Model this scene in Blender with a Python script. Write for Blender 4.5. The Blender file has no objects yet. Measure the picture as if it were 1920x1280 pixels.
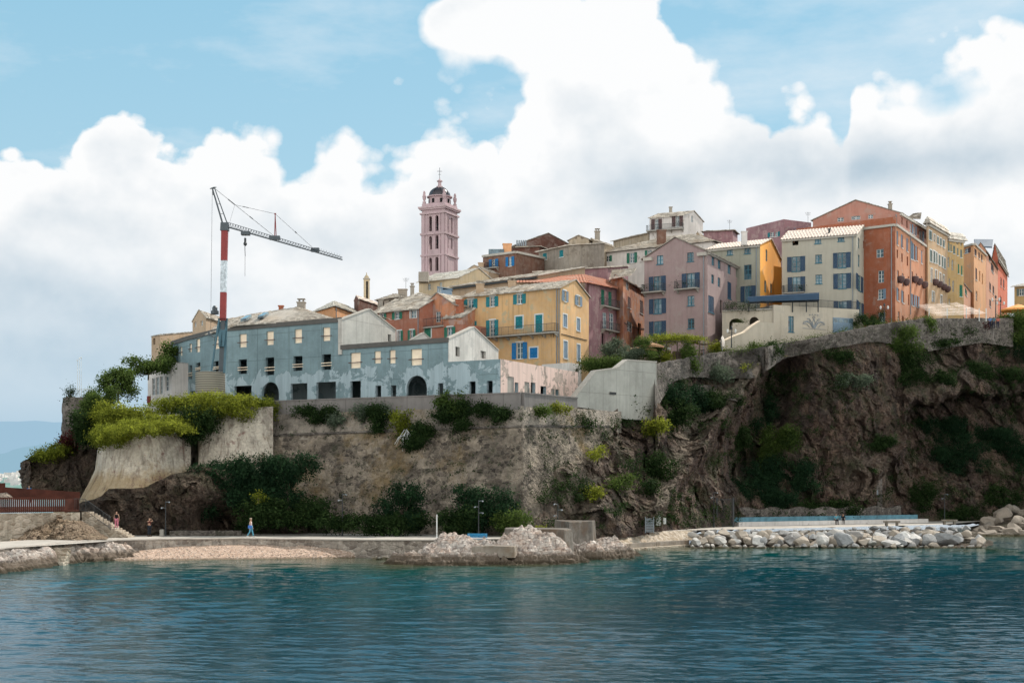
import bpy, math, random
import numpy as np
from mathutils import Vector, noise as mn

random.seed(7)
RNG = np.random.default_rng(11)
C = bpy.context.scene.collection
F = 2666.7          # focal length in photo pixels (50 mm on a 36 mm wide sensor, 1920 px)
H = 6.0             # eye height over the sea
HY = 915.0          # photo row of the horizon
R = math.radians

# ------------------------------------------------------------------ survey helpers
def PX(x, y, Y):
    "point of the place seen at photo position x, y at a distance of Y metres"
    return Vector(((x - 960) / F * Y, Y, H + (HY - y) / F * Y))
def XW(x, Y): return (x - 960) / F * Y
def ZW(y, Y): return H + (HY - y) / F * Y
def YD(y, Z): return (Z - H) * F / (HY - y)      # distance at which height Z is seen on row y
def lerp(a, b, t): return a + (b - a) * t
def sm(a, b, x):
    t = min(1, max(0, (x - a) / (b - a))); return t * t * (3 - 2 * t)
def ip(x, pts):
    if x <= pts[0][0]: return pts[0][1]
    for (a, b), (c, d) in zip(pts, pts[1:]):
        if x <= c: return b + (d - b) * (x - a) / (c - a)
    return pts[-1][1]

# ------------------------------------------------------------------ objects
WL = {}
def empty(name, loc, label=None, cat=None, group=None, kind=None):
    o = bpy.data.objects.new(name, None); C.objects.link(o)
    o.location = loc; o.empty_display_size = .5
    WL[o] = Vector(loc); tag(o, label, cat, group, kind); return o
def tag(o, label=None, cat=None, group=None, kind=None):
    if label: o['label'] = label
    if cat: o['category'] = cat
    if group: o['group'] = group
    if kind: o['kind'] = kind
    return o
class MB:
    "collects faces of one mesh"
    def __init__(s): s.v = []; s.f = []; s.t = []; s.m = []
    def poly(s, pts, tint=0.5, mi=0):
        n = len(s.v); s.v += [tuple(p) for p in pts]; s.f.append(tuple(range(n, n + len(pts)))); s.t.append(tint); s.m.append(mi)
    def hexa(s, p, tint=0.5, mi=0):
        "8 points: bottom 0-3, top 4-7"
        n = len(s.v); s.v += [tuple(q) for q in p]
        for f in ((3,2,1,0),(4,5,6,7),(0,1,5,4),(1,2,6,5),(2,3,7,6),(3,0,4,7)):
            s.f.append(tuple(n + i for i in f)); s.t.append(tint); s.m.append(mi)
    def box(s, a, b, tint=0.5, mi=0):
        x0,y0,z0 = a; x1,y1,z1 = b
        s.hexa([(x0,y0,z0),(x1,y0,z0),(x1,y1,z0),(x0,y1,z0),(x0,y0,z1),(x1,y0,z1),(x1,y1,z1),(x0,y1,z1)], tint, mi)
    def rod(s, a, b, r, r2=None, n=6, tint=.5, mi=0):
        a = Vector(a); b = Vector(b); r2 = r if r2 is None else r2
        d = (b - a).normalized(); u = d.orthogonal().normalized(); w = d.cross(u)
        k = len(s.v)
        for c, q in ((a, r), (b, r2)):
            for i in range(n):
                t = 2 * math.pi * i / n; s.v.append(tuple(c + (u * math.cos(t) + w * math.sin(t)) * q))
        for i in range(n):
            j = (i + 1) % n; s.f.append((k+i, k+j, k+n+j, k+n+i)); s.t.append(tint); s.m.append(mi)
        s.f.append(tuple(k + n - 1 - i for i in range(n))); s.t.append(tint); s.m.append(mi)
        s.f.append(tuple(k + n + i for i in range(n))); s.t.append(tint); s.m.append(mi)
    def lathe(s, c, prof, n=20, tint=.5, mi=0, mats=None):
        "profile [(radius, z)] about the vertical through c"
        k = len(s.v); c = Vector(c)
        for r, z in prof:
            for i in range(n):
                t = 2 * math.pi * (i + .5) / n; s.v.append((c.x + r * math.cos(t), c.y + r * math.sin(t), c.z + z))
        for j in range(len(prof) - 1):
            for i in range(n):
                i2 = (i + 1) % n
                s.f.append((k+j*n+i, k+j*n+i2, k+(j+1)*n+i2, k+(j+1)*n+i)); s.t.append(tint); s.m.append(mi)
        s.f.append(tuple(k + (len(prof)-1)*n + i for i in range(n))); s.t.append(tint); s.m.append(mi)
    def build(s, name, mat, parent=None, smooth=False, bevel=0):
        o = mk(name, s.v, s.f, mat, parent, smooth, s.t, s.m)
        if bevel:
            b = o.modifiers.new('bevel', 'BEVEL'); b.width = bevel; b.segments = 2
        return o
def mk(name, v, f, mat, parent=None, smooth=False, tint=None, mi=None):
    me = bpy.data.meshes.new(name)
    off = WL[parent] if parent is not None else Vector((0, 0, 0))
    if len(v):
        a = np.asarray(v, dtype=float) - np.array(off)
        loc = Vector((0, 0, 0))
        if parent is None:
            lo = a.min(0); hi = a.max(0); loc = Vector(((lo[0]+hi[0])/2, (lo[1]+hi[1])/2, lo[2])); a = a - np.array(loc)
        me.from_pydata(a.tolist(), [], f)
    for m in (mat if isinstance(mat, (list, tuple)) else [mat]): me.materials.append(m)
    if mi is not None and isinstance(mat, (list, tuple)):
        me.polygons.foreach_set('material_index', mi)
    if tint is not None:
        at = me.attributes.new('tint', 'FLOAT', 'FACE'); at.data.foreach_set('value', [float(t) for t in tint])
    if smooth: me.polygons.foreach_set('use_smooth', [True] * len(me.polygons))
    me.update()
    o = bpy.data.objects.new(name, me); C.objects.link(o)
    if parent is not None: o.parent = parent; WL[o] = off
    else: o.location = loc; WL[o] = Vector(loc)
    return o
def mkquads(name, Q, mat, parent=None, tint=None):
    "fast mesh from an (n,4,3) array of quads"
    n = len(Q); off = np.array(WL[parent]) if parent is not None else None
    V = Q.reshape(-1, 3)
    loc = Vector((0, 0, 0))
    if off is None:
        lo = V.min(0); hi = V.max(0); off = np.array([(lo[0]+hi[0])/2, (lo[1]+hi[1])/2, lo[2]]); loc = Vector(off)
    V = (V - off).astype(np.float32)
    me = bpy.data.meshes.new(name)
    me.vertices.add(4*n); me.vertices.foreach_set('co', V.ravel())
    me.loops.add(4*n); me.loops.foreach_set('vertex_index', np.arange(4*n, dtype=np.int32))
    me.polygons.add(n); me.polygons.foreach_set('loop_start', np.arange(0, 4*n, 4, dtype=np.int32))
    me.materials.append(mat)
    if tint is not None:
        at = me.attributes.new('tint', 'FLOAT', 'FACE'); at.data.foreach_set('value', np.asarray(tint, dtype=np.float32))
    me.update(calc_edges=True); me.validate()
    o = bpy.data.objects.new(name, me); C.objects.link(o)
    if parent is not None: o.parent = parent; WL[o] = WL[parent]
    else: o.location = loc; WL[o] = Vector(loc)
    return o
def copytree(o, loc, label=None):
    c = o.copy(); C.objects.link(c); c.location = loc; WL[c] = Vector(loc)
    if label: c['label'] = label
    for ch in list(o.children):
        d = ch.copy(); C.objects.link(d); d.parent = c
        for g in ch.children:
            e = g.copy(); C.objects.link(e); e.parent = d
    return c

# ------------------------------------------------------------------ materials
class NT:
    def __init__(s, name):
        s.m = bpy.data.materials.new(name); s.m.use_nodes = True
        s.t = s.m.node_tree; s.n = s.t.nodes; s.l = s.t.links
        s.b = s.n['Principled BSDF']; s.out = s.n['Material Output']
        s.b.inputs['Roughness'].default_value = .85
        s.b.inputs['Specular IOR Level'].default_value = .25
    def node(s, typ, ins=None, **kw):
        o = s.n.new(typ)
        for k, v in kw.items(): setattr(o, k, v)
        for k, v in (ins or {}).items():
            if isinstance(v, bpy.types.NodeSocket): s.l.new(v, o.inputs[k])
            else: o.inputs[k].default_value = v
        return o
    def pos(s, scale=(1,1,1), rot=(0,0,0), loc=(0,0,0)):
        g = s.node('ShaderNodeNewGeometry')
        m = s.node('ShaderNodeMapping', {'Vector': g.outputs['Position'], 'Scale': scale, 'Rotation': rot, 'Location': loc})
        return m.outputs[0]
    def noise(s, vec, scale, detail=5, rough=.6, dist=0):
        return s.node('ShaderNodeTexNoise', {'Vector': vec, 'Scale': scale, 'Detail': detail, 'Roughness': rough, 'Distortion': dist}).outputs[0]
    def vor(s, vec, scale, feature='F1', out='Color', rnd=1):
        return s.node('ShaderNodeTexVoronoi', {'Vector': vec, 'Scale': scale, 'Randomness': rnd}, feature=feature).outputs[out]
    def rng(s, x, a, b, c=0., d=1.):
        return s.node('ShaderNodeMapRange', {'Value': x, 'From Min': a, 'From Max': b, 'To Min': c, 'To Max': d}).outputs[0]
    def math(s, op, a, b=0., c=None):
        o = s.n.new('ShaderNodeMath'); o.operation = op
        for i, v in enumerate((a, b) if c is None else (a, b, c)):
            if isinstance(v, bpy.types.NodeSocket): s.l.new(v, o.inputs[i])
            else: o.inputs[i].default_value = v
        return o.outputs[0]
    def mix(s, fac, a, b, mode='MIX'):
        o = s.n.new('ShaderNodeMix'); o.data_type = 'RGBA'; o.blend_type = mode; o.clamp_factor = True
        for i, v in ((0, fac), (6, a), (7, b)):
            if isinstance(v, bpy.types.NodeSocket): s.l.new(v, o.inputs[i])
            elif i == 0: o.inputs[i].default_value = v
            else: o.inputs[i].default_value = (*v, 1) if len(v) == 3 else v
        return o.outputs[2]
    def tint(s): return s.node('ShaderNodeAttribute', attribute_name='tint').outputs['Fac']
    def sep(s, v): return s.node('ShaderNodeSeparateXYZ', {'Vector': v}).outputs
    def color(s, c): 
        if isinstance(c, bpy.types.NodeSocket): s.l.new(c, s.b.inputs['Base Color'])
        else: s.b.inputs['Base Color'].default_value = (*c, 1)
        return s
    def bump(s, h, strength=.5, dist=.1):
        o = s.node('ShaderNodeBump', {'Height': h, 'Strength': strength, 'Distance': dist}); s.l.new(o.outputs[0], s.b.inputs['Normal']); return s

def scl(c, k): return tuple(min(1, x * k) for x in c)
def mixc(a, b, t): return tuple(lerp(x, y, t) for x, y in zip(a, b))
def m_plain(name, c, rough=.7, spec=.25, metal=0, var=.12, sc=1.5):
    t = NT(name); n = t.noise(t.pos(), sc, 4)
    t.color(t.mix(t.rng(n, .3, .7), scl(c, 1 - var), scl(c, 1 + var)))
    t.b.inputs['Roughness'].default_value = rough; t.b.inputs['Specular IOR Level'].default_value = spec; t.b.inputs['Metallic'].default_value = metal
    return t.m
def m_plaster(name, c, age=.5, patch=None, pamt=.5, warm=None):
    age = min(1.6, age * 1.35); patch = patch or mixc(c, (.33, .31, .28), .35)
    "lime render: mottled, rain-streaked, worn patches"
    t = NT(name); p = t.pos()
    big = t.noise(p, .22, 4, .6); mid = t.noise(p, 1.3, 5, .65); fine = t.noise(p, 9, 3, .6)
    streak = t.noise(t.pos(scale=(2.6, 2.6, .16)), 1.0, 5, .62)
    col = t.mix(t.rng(big, .35, .65), scl(c, 1 - .16 * age), scl(c, 1 + .10 * age))
    col = t.mix(t.math('MULTIPLY', t.rng(mid, .45, .75), .45 * age), col, mixc(c, (.45, .42, .38), .6))
    col = t.mix(t.math('MULTIPLY', t.rng(streak, .5, .8), .65 * age), col, scl(c, .5))
    col = t.mix(t.math('MULTIPLY', t.rng(fine, .35, .8), .12), col, scl(c, .6))
    if patch:
        pn = t.noise(t.pos(loc=(31, 7, 3)), .55, 6, .68)
        th = .68 - .2 * pamt
        col = t.mix(t.rng(pn, th, th + .035), col, patch)
    if warm:
        wn = t.noise(t.pos(loc=(3, 17, 13)), .4, 6, .7); col = t.mix(t.math('MULTIPLY', t.rng(wn, .5, .62), .8), col, warm)
    t.color(col); t.bump(t.math('ADD', mid, t.math('MULTIPLY', fine, .4)), .35, .05)
    t.b.inputs['Roughness'].default_value = .92
    return t.m
def m_board(name, c):
    "cast concrete with shutter-board joints"
    t = NT(name); p = t.pos()
    s = t.sep(p); hu = t.math('ADD', s[0], t.math('MULTIPLY', s[1], .6))
    def joint(v, period, w):
        f = t.math('FRACT', t.math('DIVIDE', v, period)); return t.math('LESS_THAN', f, w)
    j = t.math('MAXIMUM', joint(hu, 2.55, .022), joint(s[2], 2.7, .02))
    big = t.noise(p, .3, 5, .65); streak = t.noise(t.pos(scale=(2, 2, .12)), 1.2, 5, .65); mid = t.noise(p, 2.5, 5, .7)
    col = t.mix(t.rng(big, .35, .68), scl(c, .82), scl(c, 1.14))
    col = t.mix(t.math('MULTIPLY', t.rng(streak, .48, .75), .45), col, scl(c, .55))
    col = t.mix(t.math('MULTIPLY', t.rng(mid, .5, .8), .35), col, scl(c, 1.35))
    col = t.mix(t.math('MULTIPLY', j, .5), col, scl(c, .4))
    t.color(col); t.bump(mid, .3, .04); return t.m
def m_slate(name, light=(.88, .82, .74), dark=(.26, .225, .195), warm=(.48, .36, .25)):
    t = NT(name); a = t.tint(); p = t.pos()
    n = t.noise(p, 1.1, 6, .7); n2 = t.noise(p, .25, 4, .6); f = t.noise(p, 7, 4, .7)
    col = t.mix(t.math('MULTIPLY_ADD', a, .7, t.math('MULTIPLY', t.rng(n, .3, .7), .3)), dark, light)
    col = t.mix(t.rng(n2, .5, .7, 0, .5), col, warm)
    col = t.mix(t.rng(f, .5, .8, 0, .6), col, scl(dark, .6))
    t.color(col); t.bump(f, .5, .04); t.b.inputs['Roughness'].default_value = .8
    return t.m
def m_tile(name, c=(.42, .17, .10), ang=0.0):
    t = NT(name); p = t.pos(rot=(0, 0, ang)); s = t.sep(p)
    w = t.math('SINE', t.math('MULTIPLY', s[0], 2 * math.pi / .42)); w2 = t.math('FRACT', t.math('MULTIPLY', s[1], 2.2))
    n = t.noise(p, 2.5, 5, .7); big = t.noise(p, .4, 4, .6)
    col = t.mix(t.rng(n, .3, .7), scl(c, .7), scl(c, 1.35))
    col = t.mix(t.rng(big, .45, .7, 0, .5), col, mixc(c, (.5, .45, .4), .6))
    col = t.mix(t.rng(w, -1, -.2, .5, 0), col, scl(c, .4))
    col = t.mix(t.rng(w2, 0, .12, .5, 0), col, scl(c, .3))
    t.color(col); t.bump(w, .6, .08); return t.m
def m_rock(name, c1, c2, c3, green=0., scale=1., tint=None):
    t = NT(name); p = t.pos(); 
    a = t.noise(p, .12 * scale, 6, .7, .6); b = t.noise(p, .6 * scale, 8, .72, .3); c = t.noise(p, 5 * scale, 7, .75)
    q = t.pos(rot=(R(14), R(38), 0), scale=(1, 1, .28)); d = t.noise(q, .8 * scale, 7, .7, .8)
    col = t.mix(t.rng(a, .38, .62), c1, c2); col = t.mix(t.rng(d, .46, .66), col, c3)
    col = t.mix(t.rng(b, .5, .62, 0, .75), col, scl(c1, .35)); col = t.mix(t.rng(c, .50, .66, 0, .8), col, scl(c1, .3)); col = t.mix(t.rng(c, .40, .30, 0, .7), col, scl(c3, 1.5))
    v = t.vor(t.pos(), .9 * scale, 'DISTANCE_TO_EDGE', 'Distance'); col = t.mix(t.rng(v, 0, .04, .35, 0), col, scl(c1, .25))
    if tint: col = t.mix(t.math('MULTIPLY', t.tint(), .85), col, t.mix(t.rng(b, .3, .65), scl(tint, 1.1), scl(tint, .4)))
    if green:
        g = t.noise(t.pos(loc=(9, 4, 2)), .35, 7, .75); s = t.node('ShaderNodeNewGeometry'); nz = t.sep(s.outputs['Normal'])[2]
        gm = t.math('ADD', t.rng(g, .5, .6), t.math('MULTIPLY', t.rng(nz, .2, .7), .4))
        col = t.mix(t.math('MULTIPLY', gm, green), col, (.035, .055, .018))
    t.color(col); v2 = t.vor(t.pos(scale=(1, 1, 1.5)), 2.6 * scale, 'DISTANCE_TO_EDGE', 'Distance'); crk = t.math('ADD', t.rng(v, 0, .10, 0, .35), t.rng(v2, 0, .12, 0, .2)); t.bump(t.math('ADD', crk, t.math('ADD', b, t.math('MULTIPLY', c, .6))), .9, .5); t.b.inputs['Roughness'].default_value = .95
    return t.m
def m_masonry(name, mortar, s1, s2, scale=2.2, plaster=None, pamt=.5, ochre=None, moss=.0):
    "rubble masonry with remains of render"
    t = NT(name); p = t.pos(scale=(1, 1, 1.7)); 
    v = t.vor(p, scale, 'F1', 'Color'); e = t.vor(p, scale, 'DISTANCE_TO_EDGE', 'Distance'); vf = t.node('ShaderNodeSeparateColor', {'Color': v}).outputs[0]
    n = t.noise(t.pos(), 3, 6, .7); big = t.noise(t.pos(), .17, 7, .68, .4); 
    col = t.mix(vf, s1, s2); col = t.mix(t.rng(n, .45, .8, 0, .7), col, scl(s1, .5)); col = t.mix(t.rng(e, .0, .09, 1, 0), col, mortar)
    if plaster:
        pn = t.noise(t.pos(loc=(5, 2, 8)), .42, 8, .74, .3); th = .62 - .22 * pamt
        pc = t.mix(t.rng(n, .35, .7), scl(plaster, .78), scl(plaster, 1.15)); col = t.mix(t.rng(pn, th, th + .03), col, pc)
    if ochre:
        on = t.noise(t.pos(loc=(15, 22, 4), scale=(1, 1, .8)), .16, 7, .7); col = t.mix(t.rng(on, .54, .66, 0, .8), col, ochre)
    st = t.noise(t.pos(scale=(1.6, 1.6, .1)), 1, 6, .66); col = t.mix(t.rng(st, .5, .72, 0, .7), col, scl(s1, .42))
    col = t.mix(t.rng(big, .48, .7, 0, .75), col, scl(s1, .55))
    if moss:
        g = t.noise(t.pos(loc=(9, 4, 2)), .5, 7, .75); col = t.mix(t.rng(g, .54, .64, 0, moss), col, (.035, .05, .02))
    t.color(col); t.bump(t.math('ADD', t.rng(e, 0, .2), n), .6, .12); t.b.inputs['Roughness'].default_value = .95
    return t.m
def m_bast(*a):
    m = m_masonry(*a); t = NT.__new__(NT); t.m = m; t.t = m.node_tree; t.n = t.t.nodes; t.l = t.t.links; b = t.n['Principled BSDF']; src = b.inputs['Base Color'].links[0].from_socket
    z = t.sep(t.pos())[2]; n = t.noise(t.pos(loc=(3, 1, 9), scale=(1, 1, .6)), .35, 6, .7); k = t.math('ADD', t.math('MULTIPLY', n, 5.), t.math('MULTIPLY', z, -1.)); f = t.rng(k, -5.8, -4.4, 0, .6)
    st = t.noise(t.pos(loc=(8, 1, 0), scale=(1.3, 1.3, .07)), 1, 6, .7); c = t.mix(f, src, (.33, .21, .075)); c = t.mix(t.rng(st, .52, .66, 0, .75), c, (.15, .10, .08)); rd = t.noise(t.pos(loc=(1, 5, 2)), .6, 7, .75); c = t.mix(t.rng(rd, .60, .66, 0, .8), c, (.20, .10, .085)); t.l.new(c, b.inputs['Base Color']); return m
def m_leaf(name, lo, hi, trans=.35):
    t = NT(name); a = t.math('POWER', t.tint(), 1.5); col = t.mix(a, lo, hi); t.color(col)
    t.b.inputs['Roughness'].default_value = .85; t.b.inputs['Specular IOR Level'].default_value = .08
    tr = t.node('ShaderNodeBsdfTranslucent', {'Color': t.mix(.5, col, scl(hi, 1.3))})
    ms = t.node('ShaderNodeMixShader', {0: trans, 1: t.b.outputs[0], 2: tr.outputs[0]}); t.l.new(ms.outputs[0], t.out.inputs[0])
    return t.m

M = {}
M['slate'] = m_slate('slate_roofing'); M['slate_pale'] = m_slate('pale_slate', (.90, .87, .82), (.50, .48, .44), (.62, .55, .46))
M['slate_dark'] = m_slate('dark_slate', (.48, .44, .38), (.15, .13, .12), (.3, .22, .15))
M['tile_red'] = m_tile('terracotta_tiles', (.50, .19, .11), .35); M['tile_pink'] = m_tile('pale_pink_tiles', (.78, .64, .57), .1)
M['glass'] = None
t = NT('window_glass'); n = t.noise(t.pos(), .45, 3)
t.color(t.mix(t.rng(n, .40, .62), (.02, .045, .065), (.17, .27, .33))); t.b.inputs['Roughness'].default_value = .08; t.b.inputs['Specular IOR Level'].default_value = .8; M['glass'] = t.m
M['dark'] = m_plain('dark_interior', (.012, .012, .014), .9)
M['frame_white'] = m_plain('white_painted_wood', (.62, .64, .64)); M['frame_blue'] = m_plain('blue_grey_painted_wood', (.05, .16, .22)); M['frame_red'] = m_plain('red_brown_painted_wood', (.22, .07, .05))
M['sh_teal'] = m_plain('teal_shutter_paint', (.015, .20, .24)); M['sh_blue'] = m_plain('blue_shutter_paint', (.015, .17, .42)); M['sh_navy'] = m_plain('slate_blue_shutter_paint', (.035, .07, .125))
M['sh_green'] = m_plain('green_shutter_paint', (.03, .17, .115)); M['sh_pale'] = m_plain('pale_blue_shutter_paint', (.19, .27, .36)); M['sh_grey'] = m_plain('grey_green_shutter_paint', (.15, .19, .18)); M['sh_brown'] = m_plain('brown_shutter_paint', (.10, .06, .06))
M['iron'] = m_plain('dark_iron', (.025, .03, .035), .5, .5); M['steel'] = m_plain('grey_steel', (.2, .23, .26), .45, .5, .3)
M['board'] = m_plain('lit_tone_board', (.92, .74, .58), .9, var=.15, sc=.8); M['conc'] = m_plaster('plain_concrete', (.36, .34, .31), .8)  # board colour brightened to stand for light from inside the boarded openings
M['stonetrim'] = m_plaster('stone_trim', (.45, .42, .38), .6); M['brick'] = m_plain('brick_red', (.34, .12, .07), .9, var=.3, sc=4)
M['bark'] = m_plain('bark', (.10, .08, .06), .95, var=.3, sc=5)
M['leaf_dark'] = m_leaf('dark_leaves', (.006, .018, .005), (.055, .095, .03), .2)
M['leaf_deep'] = m_leaf('deep_green_leaves', (.005, .018, .009), (.035, .08, .034), .2)
M['leaf_mid'] = m_leaf('mid_green_leaves', (.03, .055, .015), (.13, .19, .045))
M['leaf_lime'] = m_leaf('sunlit_lime_leaves', (.010, .022, .004), (.40, .44, .055), .38)  # sunlit highlights and dark pockets put into the two leaf colours
M['leaf_grey'] = m_leaf('grey_green_leaves', (.05, .07, .05), (.20, .25, .17), .2)
M['leaf_red'] = m_leaf('red_flower_leaves', (.03, .012, .012), (.13, .03, .03), .2)
# ------------------------------------------------------------------ walls with openings
class Wall:
    "vertical plane between two ground points given as (photo column, distance)"
    def __init__(s, xa, Ya, xb, Yb):
        s.A = Vector((XW(xa, Ya), Ya, 0)); s.B = Vector((XW(xb, Yb), Yb, 0))
        s.d = (s.B - s.A); s.L = s.d.length; s.d.normalize(); s.n = Vector((s.d.y, -s.d.x, 0))
    def uz(s, x, y):
        k = (x - 960) / F; A = s.A; B = s.B; dx = B.x - A.x; dy = B.y - A.y
        t = (k * A.y - A.x) / (dx - k * dy); Y = A.y + t * dy
        return t * s.L, ZW(y, Y)
    def rect(s, x0, y0, x1, y1):
        xm = (x0 + x1) / 2; u0, _ = s.uz(x0, y0); u1, _ = s.uz(x1, y0); _, zt = s.uz(xm, y0); _, zb = s.uz(xm, y1)
        return (min(u0, u1), zb, max(u0, u1), zt)
    def p(s, u, z, d=0): q = s.A + s.d * u + s.n * d; return Vector((q.x, q.y, z))
    def box(s, mb, u0, u1, z0, z1, d0, d1, tint=.5):
        mb.hexa([s.p(u0, z0, d1), s.p(u1, z0, d1), s.p(u1, z0, d0), s.p(u0, z0, d0), s.p(u0, z1, d1), s.p(u1, z1, d1), s.p(u1, z1, d0), s.p(u0, z1, d0)], tint)
def clip_top(poly, tp):
    "clip (u,z) polygon under the roof line function tp (linear over the polygon)"
    out = []
    for i in range(len(poly)):
        a, b = poly[i], poly[(i + 1) % len(poly)]; fa = tp(a[0]) - a[1]; fb = tp(b[0]) - b[1]
        if fa >= -1e-6: out.append(a)
        if (fa > 1e-6 and fb < -1e-6) or (fa < -1e-6 and fb > 1e-6):
            t = fa / (fa - fb); out.append((lerp(a[0], b[0], t), lerp(a[1], b[1], t)))
    return out
def wallmesh(mb, w, zb, top, holes, reveal=.28, mi=0, arches=()):
    """top: [(u,z)...]; holes: [(u0,z0,u1,z1)]"""
    tp = lambda u: ip(u, top)
    us = sorted({0.0, w.L, *[t[0] for t in top], *[h[0] for h in holes], *[h[2] for h in holes]}); us = [u for u in us if 0 <= u <= w.L]
    zmax = max(t[1] for t in top)
    zs = sorted({zb, zmax, *[h[1] for h in holes if h[1] > zb], *[h[3] for h in holes]})
    for a, b in zip(us, us[1:]):
        if b - a < 1e-4: continue
        for c, d in zip(zs, zs[1:]):
            if d - c < 1e-4: continue
            um, zm = (a + b) / 2, (c + d) / 2
            if any(h[0] < um < h[2] and h[1] < zm < h[3] for h in holes): continue
            pl = clip_top([(a, c), (b, c), (b, d), (a, d)], tp)
            if len(pl) > 2: mb.poly([w.p(u, z) for u, z in pl], .5, mi)
    for h in holes:
        u0, z0, u1, z1 = h; k = -reveal
        if h in arches:
            r = (u1 - u0) / 2; cu = (u0 + u1) / 2; rz = min(r, (z1 - z0) * .5); N = 10; arc = [(cu - r * math.cos(math.pi * i / N), z1 - rz + rz * math.sin(math.pi * i / N)) for i in range(N + 1)]
            for (a, b), (c, d) in zip(arc, arc[1:]):
                mb.poly([w.p(a, b), w.p(c, d), w.p(c, z1), w.p(a, z1)], .5, mi); mb.poly([w.p(a, b), w.p(a, b, k), w.p(c, d, k), w.p(c, d)], .5, mi)
            zz = z1 - rz
        else:
            mb.poly([w.p(u0, z1), w.p(u0, z1, k), w.p(u1, z1, k), w.p(u1, z1)], .5, mi); zz = z1
        mb.poly([w.p(u0, z0), w.p(u0, z0, k), w.p(u0, zz, k), w.p(u0, zz)], .5, mi)
        mb.poly([w.p(u1, zz), w.p(u1, zz, k), w.p(u1, z0, k), w.p(u1, z0)], .5, mi)
        mb.poly([w.p(u1, z0), w.p(u1, z0, k), w.p(u0, z0, k), w.p(u0, z0)], .5, mi)
def shutter(root, w, u0, u1, z0, z1, m, d=.03, label=None):
    mb = MB(); b = .07
    w.box(mb, u0, u0 + b, z0, z1, d, d + .06); w.box(mb, u1 - b, u1, z0, z1, d, d + .06)
    w.box(mb, u0 + b, u1 - b, z0, z0 + b, d, d + .055); w.box(mb, u0 + b, u1 - b, z1 - b, z1, d, d + .055)
    n = max(3, int((z1 - z0) / .16))
    for i in range(n):
        a = lerp(z0 + b, z1 - b, i / n); c = lerp(z0 + b, z1 - b, (i + .93) / n)
        mb.poly([w.p(u0 + b, a, d + .05), w.p(u1 - b, a, d + .05), w.p(u1 - b, c, d + .012), w.p(u0 + b, c, d + .012)])
    return mb.build('shutter', m, root)
def window(root, w, r, st, shm, frm, surround=None, open_w=.5, door=False):
    "frame with pane and shutters as its sub-parts, set into the opening r"
    u0, z0, u1, z1 = r; W = u1 - u0; Hh = z1 - z0; mb = MB(); b = .07; d0, d1 = -.2, -.13
    nm = 'door' if Hh / max(W, .1) > 2.1 and Hh > 2.1 else 'window'
    w.box(mb, u0, u0 + b, z0, z1, d0, d1); w.box(mb, u1 - b, u1, z0, z1, d0, d1)
    w.box(mb, u0 + b, u1 - b, z0, z0 + b, d0, d1); w.box(mb, u0 + b, u1 - b, z1 - b, z1, d0, d1)
    if W > .5: w.box(mb, (u0 + u1) / 2 - .05, (u0 + u1) / 2 + .05, z0 + b, z1 - b, d0, d1 + .012)
    k = 1 if Hh < 1.2 else (2 if Hh < 2.1 else 3)
    for i in range(1, k + 1):
        z = lerp(z0, z1, i / (k + 1)); w.box(mb, u0 + b, u1 - b, z - .03, z + .03, d0 + .01, d1 - .01)
    if st != 'q' : w.box(mb, u0 - .08, u1 + .08, z0 - .09, z0 + .001, -.1, .09)      # sill
    if surround:
        for a, c, e, f in ((u0 - .16, u0 - .002, z0, z1 + .16), (u1 + .002, u1 + .16, z0, z1 + .16), (u0 - .002, u1 + .002, z1 + .002, z1 + .16)): w.box(mb, a, c, e, f, .002, .03)
    fr = mb.build(nm, frm, root)
    g = MB(); g.poly([w.p(u0 + b, z0 + b, -.175), w.p(u1 - b, z0 + b, -.175), w.p(u1 - b, z1 - b, -.175), w.p(u0 + b, z1 - b, -.175)]); g.build('pane', M['glass'], fr)
    sw = W * open_w
    if st in 'ol': shutter(fr, w, u0 - sw - .04, u0 - .03, z0, z1, shm, .035)
    if st in 'or': shutter(fr, w, u1 + .03, u1 + sw + .04, z0, z1, shm, .035)
    if st == 'c':
        m = (u0 + u1) / 2; shutter(fr, w, u0 + .01, m - .01, z0 + .01, z1 - .01, shm, -.07); shutter(fr, w, m + .01, u1 - .01, z0 + .01, z1 - .01, shm, -.07)
    return fr

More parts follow.
